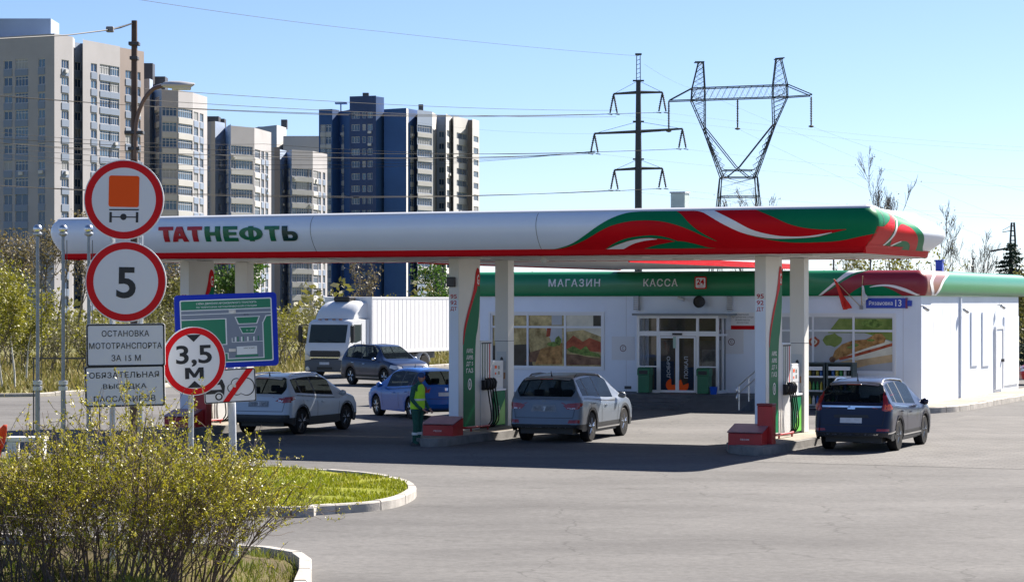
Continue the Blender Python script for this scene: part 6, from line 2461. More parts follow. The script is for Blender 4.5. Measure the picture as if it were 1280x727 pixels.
for yy in (236, 337, 363, 420, 445, 475, 497):
    b = MB()
    z = at(0, yy, DA).z
    b.box(rel(138, 0).x, -.055, z - .018, rel(178, 0).x, -.036, z + .018)
    b.build('bracket', GALV, sA)

D3 = 29.3
p3 = at(243, 451, D3)
s3 = thing('road_sign', 'round 3,5 m height limit sign turned aside on its own steel post', 'road sign', (at(238, 0, D3).x, D3 + .05, 0), 0)
k3 = D3 / FPX


def art_h(f, p, r):
    u = r / 43
    b = MB()
    put_text(b, '3,5', -24 * u, -7 * u, 24 * u, 20 * u, f.at(.005), bold=.02)
    fill(b, [((-12.5 + 25 * x) * u, (-22 + 14 * y) * u) for x, y in [(0, 0), (0, 1), (.26, 1), (.5, .44), (.74, 1), (1, 1), (1, 0), (.78, 0), (.78, .6), (.58, .12), (.42, .12), (.22, .6), (.22, 0)]], f.at(.005))
    fill(b, [(-10 * u, 33 * u), (0, 24 * u), (10 * u, 33 * u)], f.at(.005))
    fill(b, [(-10 * u, -33 * u), (10 * u, -33 * u), (0, -24.5 * u)], f.at(.005))
    b.build('height_symbol', SBLK, p)


round_sign(s3, Vector((p3.x - s3.location.x, -.09, p3.z)), 43 * k3, 30, 1.5, art_h)
b = MB()
b.tube([(0, 0, 0), (0.0, 0, p3.z + .3)], .034, 10)
b.build('post', GALV, s3, smooth=60)
for dz in (-.2, .2):
    b = MB()
    b.box(-.05, -.075, p3.z + dz - .02, .05, -.03, p3.z + dz + .02)
    b.build('bracket', GALV, s3)

DM = 31.0
pm_ = at(284.5, 413, DM)
sM = thing('road_sign', 'blue framed forecourt map board above a no idling sign', 'road sign', (at(289, 0, DM).x, DM, 0), 0)
km = DM / FPX
f = Face(Vector((pm_.x - sM.location.x, -.09, pm_.z)), 17, 2.1)
bw, bh = 61.5 * km / math.cos(R(17)), 46 * km
plm = plate(f, round_rect(-bw, -bh, bw, bh, .05), 'map_board', sM, SBLUE, .03)
gx = lambda a: -bw + a * 2 * bw
gy = lambda a: bh - a * 2 * bh
rect = lambda x0, y0, x1, y1: [(gx(x0), gy(y0)), (gx(x1), gy(y0)), (gx(x1), gy(y1)), (gx(x0), gy(y1))]
b = MB()
fill(b, round_rect(gx(.055), gy(.925), gx(.945), gy(.075), .02), f.at(.003))
b.build('map_ground', SGREY, plm)
b = MB()
o_, i_ = round_rect(gx(.05), gy(.93), gx(.95), gy(.07), .022), round_rect(gx(.062), gy(.915), gx(.938), gy(.085), .018)
ring(b, o_, i_, f.at(.006))
for q in ([.062, .205, .938, .217], [.062, .262, .938, .272], [.062, .33, .5, .342], [.488, .342, .5, .69], [.062, .678, .488, .69], [.50, .875, .86, .887], [.50, .80, .51, .875], [.44, .80, .50, .81], [.85, .40, .86, .875],
          [.55, .655, .85, .662], [.545, .60, .552, .66]):
    fill(b, rect(*q), f.at(.006))
for k in range(4):
    fill(b, rect(.575 + k * .06, .59, .59 + k * .06, .65), f.at(.006))
fill(b, [(gx(.86), gy(.41)), (gx(.85), gy(.41)), (gx(.885), gy(.31)), (gx(.94), gy(.305)), (gx(.94), gy(.317)), (gx(.893), gy(.322))], f.at(.0062))
for (xa, xb, ya, yb_, ins_) in ((.58, .83, .315, .42, .03), (.62, .8, .455, .55, .03)):
    q0 = [(gx(xa), gy(ya)), (gx(xb), gy(ya)), (gx(xb - ins_), gy(yb_)), (gx(xa + ins_), gy(yb_))]
    c0 = (sum(p[0] for p in q0) / 4, sum(p[1] for p in q0) / 4)
    ring(b, q0, [(c0[0] + (p[0] - c0[0]) * .91, c0[1] + (p[1] - c0[1]) * .82) for p in q0], f.at(.006))
fill(b, rect(.59, .72, .79, .83), f.at(.006))
put_text(b, 'СХЕМА ДВИЖЕНИЯ АВТОМОБИЛЬНОГО ТРАНСПОРТА', gx(.21), gy(.142), gx(.80), gy(.11), f.at(.008), bold=.01)
put_text(b, 'ПО ТЕРРИТОРИИ АВТОЗАПРАВОЧНОЙ СТАНЦИИ', gx(.21), gy(.187), gx(.80), gy(.155), f.at(.008), bold=.01)
put_text(b, 'А - ЗС', gx(.69), gy(.515), gx(.76), gy(.492), f.at(.008))
b.build('map_lines', mat('map_white', (0.62, 0.68, 0.72), .4), plm)
b = MB()
fill(b, rect(.064, .087, .936, .203), f.at(.0055))
fill(b, rect(.064, .344, .486, .676), f.at(.0055))
fill(b, [(gx(.895), gy(.324)), (gx(.936), gy(.319)), (gx(.936), gy(.913)), (gx(.064), gy(.913)), (gx(.064), gy(.812)), (gx(.498), gy(.812)), (gx(.498), gy(.889)), (gx(.862), gy(.889)), (gx(.862), gy(.41))], f.at(.0055))
fill(b, [(gx(.60), gy(.327)), (gx(.81), gy(.327)), (gx(.79), gy(.408)), (gx(.62), gy(.408))], f.at(.0053))
fill(b, [(gx(.635), gy(.465)), (gx(.785), gy(.465)), (gx(.765), gy(.54)), (gx(.655), gy(.54))], f.at(.0053))
fill(b, rect(.575, .835, .8, .86), f.at(.0055))
for k in range(5):
    fill(b, rect(.60 + k * .05, .585, .612 + k * .05, .65), f.at(.0056))
b.build('map_green', SGRN, plm)
b = MB()
put_text(b, 'ВЪЕЗД', gx(.67), gy(.30), gx(.72), gy(.283), f.at(.008))
put_text(b, 'МАГАЗИН', gx(.66), gy(.755), gx(.77), gy(.735), f.at(.009))
b.build('map_notes', SBLK, plm)
f2 = Face(Vector((at(288.5, 0, DM).x - sM.location.x, -.09, at(0, 481.5, DM).z)), 14, 2.6)
ew, eh = 31.5 * km / math.cos(R(14)), 21 * km
pe = plate(f2, round_rect(-ew, -eh, ew, eh, .03), 'no_idling_sign', sM, SIGN_BG)
b = MB()
ring(b, round_rect(-ew + .003, -eh + .003, ew - .003, eh - .003, .028), round_rect(-ew + .016, -eh + .016, ew - .016, eh - .016, .02), f2.at(.003))
e_ = ew / 31.5
fill(b, [(-29.5 * e_, -9 * e_), (-16 * e_, -9 * e_), (-15.5 * e_, -14 * e_), (-8 * e_, -14 * e_), (-6 * e_, 0), (-9 * e_, 8 * e_), (-13 * e_, 9 * e_), (-29.5 * e_, 9 * e_), (-29.5 * e_, 1 * e_), (-12 * e_, 2 * e_), (-10 * e_, -4 * e_), (-29.5 * e_, -4 * e_)], f2.at(.0035))
cl = [(-4, 4), (0, -8), (9, -13), (19, -13), (28, -5), (28.5, 5), (22, 14), (12, 12), (9, 6), (2, 5), (-3, -3)]
cl = [(20 + 10 * math.cos(R(a)), -2 + 11 * math.sin(R(a))) for a in range(-100, 141, 15)] + [(8 + 7 * math.cos(R(a)), 2 + 7 * math.sin(R(a))) for a in range(70, 171, 20)] + [(1 + 4.5 * math.cos(R(a)), -3 + 5 * math.sin(R(a))) for a in range(90, 271, 20)] + [(8 + 6 * math.cos(R(a)), -7 + 5 * math.sin(R(a))) for a in range(200, 331, 20)]
cc_ = (12, -2)
ring(b, [(x * e_, y * e_) for x, y in cl], [((x + (cc_[0] - x) * .07) * e_, (y + (cc_[1] - y) * .09) * e_) for x, y in cl], f2.at(.0036))
b.build('exhaust_symbol', SBLK, pe)
b = MB()
fill(b, disc_pts(-14 * e_, -13 * e_, 6 * e_, 22), f2.at(.005))
b.build('wheel_back', SIGN_BG, pe)
b = MB()
ring(b, disc_pts(-14 * e_, -12.5 * e_, 4.6 * e_, 22), disc_pts(-14 * e_, -12.5 * e_, 2.8 * e_, 22), f2.at(.0062))
b.build('wheel_symbol', SBLK, pe)
b = MB()
fill(b, [(-9.5 * e_, -eh + .016), (-1.5 * e_, -eh + .016), (29 * e_, eh - .016), (20 * e_, eh - .016)], f2.at(.0075))
b.build('red_bar', SRED, pe)
b = MB()
b.tube([(0.05, .02, 0), (-.02, .02, pm_.z + .42)], .05, 12)
b.build('post', mat('post_white', (0.5, 0.53, 0.57), .4, noise=(4, .15)), sM, smooth=60)
for z in (pm_.z - .25, pm_.z + .25, at(0, 481.5, DM).z):
    b = MB()
    b.box(-.09, -.085, z - .02, .07, -.03, z + .02)
    b.build('bracket', GALV, sM)

# ------------------------------------------------------------------ flag poles
FPM = mat('flagpole_metal', (0.2, 0.22, 0.25), 0.35, 0.8, noise=(4, .2))
for k, (x, yb) in enumerate(((47, 581), (79, 580), (111, 578))):
    d = EYE * FPX / (yb - HZ)
    P_ = at(x, yb, d)
    fp = thing('flagpole', ['bare steel flagpole with ball finial farthest from the round signs', 'bare steel flagpole with ball finial, middle of the three', 'bare steel flagpole with ball finial partly behind the round signs'][k], 'flagpole', (P_.x, d, 0.13 if in_poly(isl, P_.x, d) else 0), 0, 'steel flagpoles beside the forecourt')
    zz = lambda y: at(x, y, d).z - fp.location.z
    b = MB()
    b.tube([(0, 0, 0), (0, 0, zz(480))], .052, 12)
    b.build('lower_tube', FPM, fp, smooth=60)
    b = MB()
    b.tube([(0, 0, zz(480)), (0, 0, zz(293))], [.04, .036], 12)
    b.build('upper_tube', FPM, fp, smooth=60)
    for yc, w_ in ((478, .1), (485, .1)):
        b = MB()
        b.lathe([(w_ * .6, -.05), (w_, -.04), (w_, .04), (w_ * .6, .05)], 14, (0, 0, zz(yc)))
        b.build('collar', GALV, fp, smooth=40)
    b = MB()
    b.tube([(.08, 0, zz(480)), (.08, 0, zz(300))], .008, 5)
    b.build('halyard', DARKST, fp)
    b = MB()
    b.lathe([(.04, -.04), (.1, 0), (.1, .03), (.045, .06), (.045, .1)], 14, (0, 0, zz(293)))
    b.build('cap_ring', GALV, fp, smooth=40)
    b = MB()
    b.ball((0, 0, zz(286)), .098, 16)
    b.build('finial_ball', STEEL, fp, smooth=80)
    b = MB()
    b.box(-.14, -.14, 0, .14, .14, .02)
    b.build('base_plate', GALV, fp)
pr = thing('cross_rail', 'thin dark steel rail running behind the flagpoles', 'rail', (at(38, 447, 52).x, 52.2, 0))
b = MB()
zr_ = at(0, 447.5, 52.2).z
b.tube([(0, 0, zr_), (1.5, 0, zr_)], .02, 6)
b.build('rail', DARKST, pr)
for x in (0.03, 1.47):
    b = MB()
    b.tube([(x, 0, 0), (x, 0, zr_)], .018, 6)
    b.build('post', DARKST, pr)

# ------------------------------------------------------------------ street lamp
DL = 41.0
pL = at(168, 300, DL)
RUST = mat('rusty_pole', (0.055, 0.04, 0.032), 0.7, noise=(2.5, 0.35, (0.12, 0.07, 0.045)))
la = thing('street_lamp', 'tall rusty street lamp pole with one curved arm and a white lamp head', 'street lamp', (pL.x, DL, 0.1), 0)
Z = lambda y: at(0, y, DL).z - .1
X = lambda x: at(x, 0, DL).x - pL.x
b = MB()
b.tube([(0, 0, 0), (0, 0, Z(26))], [.085, .05], 12)
b.build('pole', RUST, la, smooth=60)
b = MB()
b.tube(smooth_line([(X(170), -.07, Z(200)), (X(170), -.07, Z(168)), (X(173), -.07, Z(145)), (X(181), -.07, Z(125)), (X(192), -.07, Z(112)), (X(204), -.07, Z(108))], 5), .035, 10)
b.build('arm', mat('arm_bronze', (0.16, 0.1, 0.07), .5, .3, noise=(3, .3)), la, smooth=60)
b = MB()
rows = []
for x, y, hy, hz in ((202, 107.5, .03, .02), (206, 106.5, .09, .045), (214, 106.5, .13, .065), (226, 107, .15, .07), (238, 107, .12, .05), (244, 105.5, .04, .015)):
    rows.append([(X(x), -.07 + hy * math.cos(R(a)), Z(y) + hz * math.sin(R(a))) for a in range(0, 360, 30)])
b.grid(rows, close=True)
b.add(rows[0], [tuple(range(12))])
b.add(rows[-1], [tuple(range(12))])
b.build('lamp_head', mat('lamp_shell', (0.5, 0.5, 0.5), .35, .3), la, smooth=50)
b = MB()
rows = []
for x, w_ in ((216, .06), (224, .11), (234, .1), (239, .05)):
    rows.append([(X(x), -.07 + w_ * math.cos(R(a)), Z(109) + .06 * math.sin(R(a))) for a in range(180, 361, 30)])
b.grid(rows)
b.build('lamp_glass', mat('lamp_bowl', (0.55, 0.56, 0.55), .2), la, smooth=60)
for y, w_ in ((55, .09), (73, .07), (166, .16), (186, .1)):
    b = MB()
    b.box(-w_, -.1, Z(y) - .03, w_, .09, Z(y) + .03)
    b.build('clamp', DARKST, la, bevel=.01)
WIRE = mat('wire_black', (0.02, 0.02, 0.022), .6)


def cable(lab, pts, r, sag=0.0, group='overhead cables', n=24, nm='overhead_cable'):
    P_ = []
    for (a, b_) in zip(pts, pts[1:]):
        for i in range(n):
            t = i / n
            p = Vector(a).lerp(Vector(b_), t)
            p.z -= sag * 4 * t * (1 - t)
            P_.append(p)
    P_.append(Vector(pts[-1]))
    m = MB()
    m.tube(P_, r, 5)
    return tag(m.build(nm, WIRE, smooth=60), lab, 'cable', group)


tie = thing('span_wire', 'tensioned span wire with a grey insulator block running off the lamp pole top', 'cable', (0, 0, 0))
m = MB()
m.tube([at(167, 29, DL - .05), at(150, 34.5, DL - .3), at(137, 37.5, DL - .5), at(85, 44, DL - 2), at(-60, 52, DL - 8)], [.012, .018, .012, .01, .01], 6)
m.build('wire', WIRE, tie, smooth=60)
m = MB()
c = at(137.5, 37, DL - .5)
m.box(c.x - .065, c.y - .05, c.z - .05, c.x + .065, c.y + .05, c.z + .05)
m.build('insulator', mat('insulator_grey', (0.2, 0.2, 0.2), .5), tie, bevel=.02)

# ------------------------------------------------------------------ things by the frame edge on the left
bn = thing('bench', 'low white concrete bench behind the bush by the flagpoles', 'bench', (at(10, 575, 51).x, 51.3, 0), 0)
WCON = mat('white_concrete', (0.68, 0.68, 0.67), .7, noise=(3, .1))
b = MB()
b.box(-.12, 0, .5, .72, .45, .6)
b.build('seat', WCON, bn, bevel=.02)
for x in (-.1, .48):
    b = MB()
    b.box(x, .02, 0, x + .2, .43, .5)
    b.build('leg', WCON, bn, bevel=.02)
bp = thing('banner', 'orange red fabric banner on a thin pole at the picture edge', 'banner', (at(-1, 600, 44).x - .02, 44, .1), 0)
b = MB()
rows = []
for i in range(13):
    f_ = i / 12
    rows.append([(-.14 + .3 * j / 6 * (1 - .55 * f_) + .02 * math.sin(f_ * 9 + j), .06 * math.sin(j * 1.4 + f_ * 5), 1.12 - .98 * f_ - .04 * math.sin(j * 2 + f_ * 3)) for j in range(7)])
b.grid(rows)
cl_ = b.build('cloth', mat('banner_orange', (0.75, 0.07, 0.02), .75), bp, smooth=70)
cl_.modifiers.new('thickness', 'SOLIDIFY').thickness = .004
b = MB()
b.tube([(-.16, 0, 0), (-.16, 0, 1.2)], .016, 8)
b.build('pole', GALV, bp)
# ------------------------------------------------------------------ apartment blocks
BEIGE = mat('beige_panel', (0.35, 0.345, 0.365), .85, noise=(.15, .08))
BROWN = mat('brown_panel', (0.27, 0.225, 0.21), .85, noise=(.15, .1))
GREYP = mat('grey_panel', (0.28, 0.35, 0.47), .85, noise=(.15, .08))
PALE = mat('pale_panel', (0.46, 0.46, 0.46), .85, noise=(.15, .06))
NAVY = mat('slate_cladding', (0.026, 0.085, 0.235), .8, noise=(.12, .12))
NAVY2 = mat('slate_brick', (0.035, 0.065, 0.16), .85, noise=(.2, .15))
WIN = mat('window_glass', (0.025, 0.06, 0.13), .1, spec=.5)  # blue of this glass and the bright one stands in for reflected sky
WIN2 = mat('window_glass_bright', (0.06, 0.12, 0.2), .12, spec=.6)
WIN3 = mat('window_curtain', (0.3, 0.31, 0.32), .5)
ACM = mat('air_conditioner', (0.5, 0.5, 0.5), .6)
WINF = mat('window_frame', (0.5, 0.51, 0.53), .5)
SPAN = mat('spandrel_blue', (0.18, 0.23, 0.32), .6)
BALP = mat('balcony_panel', (0.44, 0.44, 0.43), .7, noise=(.3, .06))


def apartment(label, facets, roof=None, extra=None, seed=1, spand=False, bal=None, group='apartment blocks behind the station'):
    """facets: ((px, d), (px, d), ztop, wall material, [(px_centre, width m, kind)], top row z, rows, pitch)"""
    rnd = random.Random(seed)
    p0 = at(facets[0][0][0], 0, facets[0][0][1])
    root = thing('apartment_block', label, 'apartment block', (p0.x, p0.y, 0), 0, group)
    wins = []
    meshes = {}
    walls = {}
    pans = MB()
    npan = 0
    for (a, b_, zt, wm, cols, zr, nrow, pitch) in facets:
        A = Vector((at(a[0], 0, a[1]).x - p0.x, a[1] - p0.y))
        B = Vector((at(b_[0], 0, b_[1]).x - p0.x, b_[1] - p0.y))
        L = (B - A).length
        d = (B - A) / L
        nrm = Vector((d.y, -d.x))
        fn = lambda u, v: (A.x + d.x * u, A.y + d.y * u, v)
        fb = lambda u, v: (A.x + d.x * u - nrm.x * .22, A.y + d.y * u - nrm.y * .22, v)
        holes = []
        for (pc, w, kind) in cols:
            # distance along the facet of the picture column pc
            k = (pc - 640) / FPX
            u = (k * (A.y + p0.y) - (A.x + p0.x)) / (d.x - k * d.y)
            u = min(max(u, w / 2 + .1), L - w / 2 - .1)
            for r_ in range(nrow):
                z = zr - r_ * pitch
                h = {'w': 1.55, 'b': 1.8, 'n': 1.7}[kind]
                holes.append((u - w / 2, z - h / 2, u + w / 2, z + h / 2))
                wins.append((fn(u, z), math.atan2(d.y, d.x), w, h, kind, r_))
                if kind == 'b' or kind == 'n' or (kind == 'w' and spand):
                    q = [(u - w / 2, z - h / 2 - (1.15 if kind == 'b' else 1.25)), (u + w / 2, z - h / 2 - (1.15 if kind == 'b' else 1.25)), (u + w / 2, z - h / 2 - .05), (u - w / 2, z - h / 2 - .05)]
                    pn = [(A.x + d.x * uu + nrm.x * o_, A.y + d.y * uu + nrm.y * o_, vv) for o_ in (.1, .01) for uu, vv in q]
                    fc = [(0, 1, 2, 3), (7, 6, 5, 4), (0, 4, 5, 1), (1, 5, 6, 2), (2, 6, 7, 3), (3, 7, 4, 0)]
                    if npan < 95:
                        pb = MB()
                        pb.add(pn, fc)
                        pb.build('balcony_panel', SPAN if kind in 'wn' else (bal or BALP), root)
                    else:
                        pans.add(pn, fc)
                    npan += 1
        m = walls.setdefault(wm.name, (MB(), wm))[0]
        # drop overlapping columns before cutting
        wall_with_holes(m, 0, L, 0, zt, holes, fn, fb)
    for nm, (m, wm) in walls.items():
        m.build('wall', wm, root)
    if pans.f:
        o = pans.build('lower_balcony_panels', bal or BALP, root)
        o['kind'] = 'stuff'
    # back and roof closing the block
    pts = []
    for f_ in facets:
        for q in f_[:2]:
            v = Vector((at(q[0], 0, q[1]).x - p0.x, q[1] - p0.y))
            if not pts or (pts[-1] - v).length > .01:
                pts.append(v)
    zt = min(f_[2] for f_ in facets) - .3
    w1, w0 = Vector((pts[-1].x + p0.x, pts[-1].y + p0.y)), Vector((pts[0].x + p0.x, pts[0].y + p0.y))
    o2 = Vector((p0.x, p0.y))
    back = [w1 * (1 + 14 / w1.y) - Vector((1.2, 0)) - o2, w0 * (1 + 16 / w0.y) + Vector((1.2, 0)) - o2]
    m = MB()
    pl_ = [tuple(p) for p in pts + back]
    m.add([(x, y, zt) for x, y in pl_], [tuple(range(len(pl_)))])
    m.build('roof', GREYP, root)
    m = MB()
    n_ = len(pts)
    for i in range(n_ - 1, len(pl_)):
        a, b_ = pl_[i], pl_[(i + 1) % len(pl_)]
        m.quad((*a, 0), (*b_, 0), (*b_, zt), (*a, zt))
    m.build('rear_wall', facets[-1][3], root)
    wins.sort(key=lambda w_: w_[5])
    rest = MB()
    for i, (p, ang, w, h, kind, r_) in enumerate(wins):
        key = (round(w, 2), h, kind)
        if i < 95:
            bright = rnd.choice((0, 0, 0, 0, 1, 1, 2))
            if rnd.random() < .11 and w > 1:
                ab = MB()
                ab.box(-.45, -.45, -h / 2 - .75, .45, -.12, -h / 2 - .15)
                ao = ab.build('air_conditioner', ACM, root)
                ao.location = p
                ao.rotation_euler.z = ang
            kk = key + (bright,)
            if kk not in meshes:
                b = MB()
                b.quad((-w / 2, .16, -h / 2), (w / 2, .16, -h / 2), (w / 2, .16, h / 2), (-w / 2, .16, h / 2), 0)
                n_ = max(1, round(w / .8))
                for j in range(n_ + 1):
                    x = -w / 2 + .05 + (w - .1) * j / n_
                    b.box(x - .045, .1, -h / 2, x + .045, .155, h / 2, 1)
                for z in (-h / 2 + .05, h / 2 - .05) + ((h * .22,) if kind == 'b' else ()):
                    b.box(-w / 2, .105, z - .045, w / 2, .15, z + .045, 1)
                o = b.build('window', [(WIN, WIN2, WIN3)[bright], WINF], root)
                meshes[kk] = o
            else:
                o = meshes[kk].copy()
                COL.objects.link(o)
                o.parent = root
            o.location = p
            o.rotation_euler.z = ang
        else:
            c, s_ = math.cos(ang), math.sin(ang)
            T = lambda x, y, z: (p[0] + c * x - s_ * y, p[1] + s_ * x + c * y, p[2] + z)
            rest.quad(T(-w / 2, .16, -h / 2), T(w / 2, .16, -h / 2), T(w / 2, .16, h / 2), T(-w / 2, .16, h / 2), 0)
            for x in (-w / 2 + .05, 0, w / 2 - .05):
                rest.quad(T(x - .045, .13, -h / 2), T(x + .045, .13, -h / 2), T(x + .045, .13, h / 2), T(x - .045, .13, h / 2), 1)
    if rest.f:
        o = rest.build('lower_windows', [WIN, WINF], root)
        o['kind'] = 'stuff'
    for (pc, d_, z0, w, h, dp, mt, nm) in (extra or []):
        m = MB()
        x = at(pc, 0, d_).x - p0.x
        m.box(x - w / 2, d_ - p0.y, z0, x + w / 2, d_ - p0.y + dp, z0 + h)
        m.build(nm, mt, root)
    return root


ZZ = lambda y, d: EYE + (HZ - y) * d / FPX
apartment('tall beige apartment tower behind the lamp pole, nearest of the row', [
    ((-60, 432), (68, 421), ZZ(42, 421), BEIGE, [(-38, 1.5, 'w'), (-10, 2.6, 'b'), (10, 1.9, 'w'), (27, 2.9, 'b'), (52, 1.5, 'w')], ZZ(78, 421), 15, 3.0),
    ((68, 421), (91, 426.3), ZZ(42, 421), BEIGE, [(81.5, 2.3, 'w')], ZZ(80.5, 424), 15, 3.0),
    ((91, 426.3), (93.5, 430.5), ZZ(42, 421), BEIGE, [], 10, 0, 3),
    ((93.5, 430.5), (104.5, 433), ZZ(42, 421) - .5, GREYP, [(97.5, 1.9, 'w')], ZZ(83, 431), 15, 3.0),
    ((104.5, 433), (103.5, 429), ZZ(42, 421), BEIGE, [], 10, 0, 3),
    ((103.5, 429), (150, 440.5), ZZ(42, 421) - .2, BEIGE, [(117.5, 2.0, 'w'), (131.5, 3.6, 'b'), (143.5, 3.1, 'b')], ZZ(86, 434), 15, 3.0),
    ((150, 440.5), (180, 448), ZZ(59, 440), BROWN, [(160.5, 2.0, 'w'), (172, 2.0, 'w')], ZZ(94, 444), 14, 3.0)],
    extra=[(22, 432, 50.4, 12, 4.2, 8, GREYP, 'penthouse'), (62, 436, 50.3, 1.2, 2.0, 1, DARKST, 'roof_vent')], seed=1, spand=True, bal=SPAN)
apartment('beige apartment block with curved glazed balconies stepping down second in the row', [
    ((172, 466), (187, 464), ZZ(99, 465), BEIGE, [(176, 1.3, 'w')], ZZ(125, 465), 13, 3.0),
    ((187, 464), (191, 467), ZZ(99, 465), GREYP, [], 10, 0, 3),
    ((191, 467), (202, 460), ZZ(104, 460), mat('balcony_shade', (0.11, 0.2, 0.38), .5), [(196.5, 3.6, 'b')], ZZ(127, 463), 13, 3.0),
    ((202, 460), (223, 461.5), ZZ(112, 460), BEIGE, [(212, 3.0, 'b')], ZZ(139, 460), 12, 3.0),
    ((223, 461.5), (241, 467), ZZ(112, 460), BEIGE, [(232, 5.8, 'b')], ZZ(142, 464), 12, 3.0),
    ((241, 467), (259, 477), ZZ(112, 460), BEIGE, [(245, 3.2, 'n'), (252, 2.6, 'n')], ZZ(146, 470), 12, 3.0)],
    extra=[(180, 470, ZZ(99, 465) - .4, 3.4, 4, 3, DARKST, 'roof_house'), (189, 474, ZZ(104, 460), 5.5, 2.6, 4, DARKST, 'plant_room')], seed=2)
apartment('beige apartment block stepping down third in the row with a blank upper band', [
    ((258, 500), (264, 499), ZZ(152, 499), BEIGE, [(260.5, .6, 'n')], ZZ(185, 500), 11, 3.0),
    ((264, 499), (269, 498), ZZ(152, 499), mat('tan_panel', (0.45, 0.4, 0.36), .85), [], 10, 0, 3),
    ((269, 498), (281, 503), ZZ(152, 499), GREYP, [(275, 1.5, 'w')], ZZ(187, 500), 11, 3.0),
    ((281, 503), (288.5, 492), ZZ(155, 492), mat('balcony_shade', (0.11, 0.2, 0.38), .5), [(284.5, 3.8, 'b')], ZZ(187, 497), 11, 3.0),
    ((288.5, 492), (318, 498), ZZ(157, 492), BEIGE, [(291.8, 1.5, 'b'), (305.5, 5.2, 'b')], ZZ(188, 495), 11, 3.0),
    ((318, 498), (339, 512), ZZ(157, 492), BEIGE, [(321.8, 4.4, 'b'), (328.3, 2.4, 'n'), (333.5, 2.4, 'n')], ZZ(193, 502), 11, 3.0)],
    extra=[(265, 508, ZZ(152, 499) - .4, 2.8, 2.2, 4, DARKST, 'roof_house'), (273, 512, ZZ(152, 499) - .4, 2.6, 2.0, 3, DARKST, 'plant_room')], seed=3)
apartment('beige apartment block lowest of the row beside the dark blue tower', [
    ((338, 548), (343, 547), ZZ(184, 547), BEIGE, [], 10, 0, 3),
    ((343, 547), (350, 546), ZZ(184, 547), BROWN, [], 10, 0, 3),
    ((350, 546), (358, 552), ZZ(187, 547), GREYP, [(353.5, 1.1, 'w')], ZZ(216, 548), 11, 3.0),
    ((358, 552), (364.6, 543), ZZ(187, 543), mat('balcony_shade', (0.11, 0.2, 0.38), .5), [(361.5, 4.0, 'b')], ZZ(215, 546), 11, 3.0),
    ((364.6, 543), (391, 548.5), ZZ(187, 543), BEIGE, [(368, 1.5, 'b'), (378.5, 4.0, 'b'), (387.5, 1.3, 'b')], ZZ(216, 546), 11, 3.0),
    ((391, 548.5), (409, 560), ZZ(187, 543), BEIGE, [(394.5, 3.8, 'b'), (399.5, 2.2, 'n'), (405, 2.0, 'n')], ZZ(219, 553), 11, 3.0)],
    seed=4)
apartment('pale flat roofed block peeking out behind the lowest beige block', [
    ((316, 640), (346, 630), ZZ(157, 632), GREYP, [], 10, 0, 3),
    ((346, 630), (358, 640), ZZ(157, 632), PALE, [], 10, 0, 3),
    ((354, 622), (402, 622), ZZ(170, 622), PALE, [], 10, 0, 3)],
    extra=[(355, 640, ZZ(157, 632) - .3, 1.6, 2.5, 2, DARKST, 'roof_vent'), (330, 640, ZZ(157, 632) - .3, 3.5, .6, 2, GREYP, 'roof_rail')], seed=5)
apartment('dark slate blue apartment tower with a bright right flank of white balconies', [
    ((398.6, 592), (415.4, 591), ZZ(136, 590), NAVY, [(404, 1.5, 'b'), (410.5, 1.5, 'b')], ZZ(160, 590), 14, 3.0),
    ((415.4, 591), (424, 594), ZZ(136, 590), NAVY, [], 10, 0, 3),
    ((424, 594), (433, 590), ZZ(138, 590), NAVY, [(428.5, 1.5, 'b')], ZZ(160, 590), 14, 3.0),
    ((433, 590), (437, 587.5), ZZ(138, 590), NAVY, [], 10, 0, 3),
    ((437, 587.5), (470, 585), ZZ(120, 586), NAVY2, [(444.5, 2.2, 'w'), (455, .9, 'w'), (462.5, 1.3, 'w')], ZZ(144, 586), 15, 3.0),
    ((470, 585), (480, 588), ZZ(121, 586), NAVY, [], 10, 0, 3),
    ((480, 586), (508, 582), ZZ(135, 582), NAVY, [], 10, 0, 3),
    ((508, 582), (510.5, 587), ZZ(135, 582), PALE, [], 10, 0, 3),
    ((510.5, 587), (521.7, 592), ZZ(137, 590), NAVY, [(515, 2.0, 'b')], ZZ(162, 589), 13, 3.0),
    ((521.7, 588), (540.3, 594), ZZ(138, 590), GREYP, [(531, 6.6, 'b')], ZZ(161, 590), 13, 3.0),
    ((540.3, 594), (546, 604), ZZ(140, 594), PALE, [], 10, 0, 3),
    ((546, 604), (557.5, 604.5), ZZ(143, 600), GREYP, [(552, 1.4, 'w')], ZZ(168, 604), 13, 3.0),
    ((557.5, 598), (565, 608), ZZ(143, 600), PALE, [(561, 6.5, 'w')], ZZ(167, 602), 13, 3.0),
    ((565, 608), (567, 604), ZZ(145, 603), PALE, [], 10, 0, 3),
    ((567, 604), (585, 614), ZZ(145, 604), PALE, [(574.5, 4.2, 'w'), (581, 3.6, 'w')], ZZ(170, 608), 13, 3.0),
    ((585, 614), (590.5, 614), ZZ(149, 612), BROWN, [], 10, 0, 3),
    ((590.5, 611), (599, 618), ZZ(149, 612), PALE, [(595, 5.0, 'w')], ZZ(174, 614), 13, 3.0)],
    extra=[(457, 592, ZZ(120, 586) - .3, 1.5, 1.6, 2, DARKST, 'chimney'), (426, 596, ZZ(127, 590), 3.0, .3, 3, NAVY, 'roof_slab'), (426, 597, ZZ(138, 590) - .3, .3, 2.4, .3, NAVY, 'roof_post'), (526, 600, ZZ(136, 590) - .3, 1.2, 2.2, 1.2, DARKST, 'roof_vent'),
           (555, 615, ZZ(143, 600) - .2, 3.5, .5, 3, DARKST, 'roof_slab')], seed=6)

